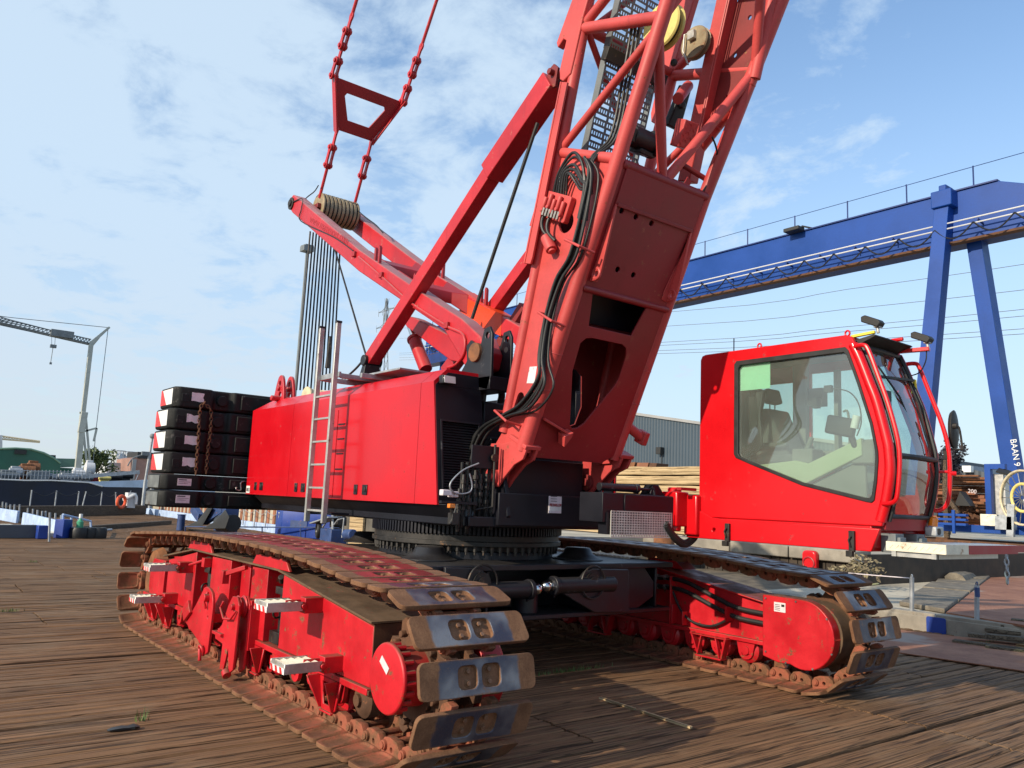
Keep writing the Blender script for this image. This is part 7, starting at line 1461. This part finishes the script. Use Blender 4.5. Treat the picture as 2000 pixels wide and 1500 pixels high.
b = MB(); f = [at(362+i*75, 1045+i*4, 'z', 0) for i in range(5)]; tp = [at(362+i*75, 1028.5+i*.5, 'x', f[i].x) for i in range(5)]
for a, c in zip(f, tp): b.cyl(a, c, .03, n=6)
b.tube(tp, .032, 6); tag(b.build('guard_rail', NBLUE, None), 'low dark blue pipe rail in front of the winch and the generator', 'railing')
f = at(712, 1042, 'z', 1.46); b = MB(); b.lathe((-11.2, 8.6, 1.43), (0, 0, 1), [(0, .05), (.12, .05), (.16, .02), (.2, .02)], 10); tag(b.build('bottle', GREENB, None), 'small green bottle standing on the black carbody', 'bottle')
# ================================================================== LIGHT, SKY, CAMERA
SUN_EL = R(25.5); sd = V((-.02, math.cos(SUN_EL), -math.sin(SUN_EL))).normalized()     # travel direction
L = bpy.data.lights.new('sun', 'SUN'); L.energy = 5.2; L.angle = R(.53); L.color = (1, .87, .68); lo_ = bpy.data.objects.new('sun', L); COL.objects.link(lo_); lo_.rotation_euler = sd.to_track_quat('-Z', 'Y').to_euler(); lo_.location = (0, -40, 40)
W = bpy.data.worlds.new('World'); SC.world = W; W.use_nodes = True; nt = W.node_tree; N_ = nt.nodes; N_.clear()
def nw(t, **k):
    n = N_.new(t)
    for a, v in k.items(): setattr(n, a, v)
    return n
lk = nt.links.new
out = nw('ShaderNodeOutputWorld'); bg = nw('ShaderNodeBackground'); bg.inputs[1].default_value = .10; lk(bg.outputs[0], out.inputs[0])
sky = nw('ShaderNodeTexSky', sky_type='NISHITA', sun_disc=False); sky.sun_elevation = SUN_EL; sky.sun_rotation = R(180-5); sky.air_density = 1.1; sky.dust_density = .7; sky.ozone_density = 2.0
tc_ = nw('ShaderNodeTexCoord'); sp_ = nw('ShaderNodeSeparateXYZ'); lk(tc_.outputs['Generated'], sp_.inputs[0])
def mt(op, a, b_=0.):
    n = nw('ShaderNodeMath', operation=op)
    for i, v in enumerate((a, b_)):
        if isinstance(v, (int, float)): n.inputs[i].default_value = v
        else: lk(v, n.inputs[i])
    return n.outputs[0]
def mr(f, a, b_, lo, hi):
    n = nw('ShaderNodeMapRange', interpolation_type='SMOOTHSTEP'); lk(f, n.inputs[0])
    for i, v in enumerate((a, b_, lo, hi)): n.inputs[i+1].default_value = v
    return n.outputs[0]
zc = mt('ADD', mt('MAXIMUM', sp_.outputs[2], 0.), .16)
cv = nw('ShaderNodeCombineXYZ'); lk(mt('DIVIDE', sp_.outputs[0], zc), cv.inputs[0]); lk(mt('DIVIDE', sp_.outputs[1], zc), cv.inputs[1])
def wn(scale, det, rough, dist=0., loc=(0, 0, 0)):
    m = nw('ShaderNodeMapping'); m.inputs['Location'].default_value = loc; lk(cv.outputs[0], m.inputs[0])
    n = nw('ShaderNodeTexNoise'); n.inputs['Scale'].default_value = scale; n.inputs['Detail'].default_value = det; n.inputs['Roughness'].default_value = rough; n.inputs['Distortion'].default_value = dist; lk(m.outputs[0], n.inputs['Vector']); return n.outputs['Fac']
puff = wn(4.6, 9, .62, .25, (3.1, .4, 0)); big = wn(.75, 4, .5, 0., (1.2, 5, 0)); thin = wn(1.6, 7, .65, .8, (7, 2, 0))
# more cloud toward the left of the view, clearer to the right
side_ = mt('ADD', mt('MULTIPLY', sp_.outputs[0], -.75), mt('MULTIPLY', sp_.outputs[1], -.66))
cov = mr(side_, -.45, .62, -.03, .17)
dens = mt('ADD', mt('ADD', mt('MULTIPLY', puff, .66), mt('MULTIPLY', big, .34)), mt('ADD', cov, mt('MULTIPLY', thin, .12)))
cl = mr(dens, .50, .73, 0, .88)
haze = mr(sp_.outputs[2], .0, .58, .80, .12)
fac = mt('MAXIMUM', cl, haze)
hz = nw('ShaderNodeMix', data_type='RGBA'); lk(mr(sp_.outputs[2], .0, .35, 0, 1), hz.inputs[0]); hz.inputs[6].default_value = (6.8, 7.6, 8.5, 1); hz.inputs[7].default_value = (6.7, 8.3, 9.9, 1)
sk = nw('ShaderNodeMix', data_type='RGBA', blend_type='MULTIPLY'); sk.inputs[0].default_value = 1.; lk(sky.outputs[0], sk.inputs[6]); sk.inputs[7].default_value = (1.55, 1.9, 2.15, 1)
mx = nw('ShaderNodeMix', data_type='RGBA'); lk(fac, mx.inputs[0]); lk(sk.outputs[2], mx.inputs[6]); lk(hz.outputs[2], mx.inputs[7]); lk(mx.outputs[2], bg.inputs[0])
cam = bpy.data.cameras.new('camera'); co = bpy.data.objects.new('camera', cam); COL.objects.link(co); cam.sensor_width = 36; cam.lens = FPX/2000*36; cam.clip_end = 9000; cam.clip_start = .05
m = Matrix((CR, CU, -CF)).transposed().to_4x4(); m.translation = CP; co.matrix_world = m; SC.camera = co
SC.view_settings.view_transform = 'Standard'; SC.view_settings.look = 'None'; SC.view_settings.exposure = 0
SC.render.engine = 'CYCLES'; SC.cycles.max_bounces = 6; SC.cycles.transparent_max_bounces = 12
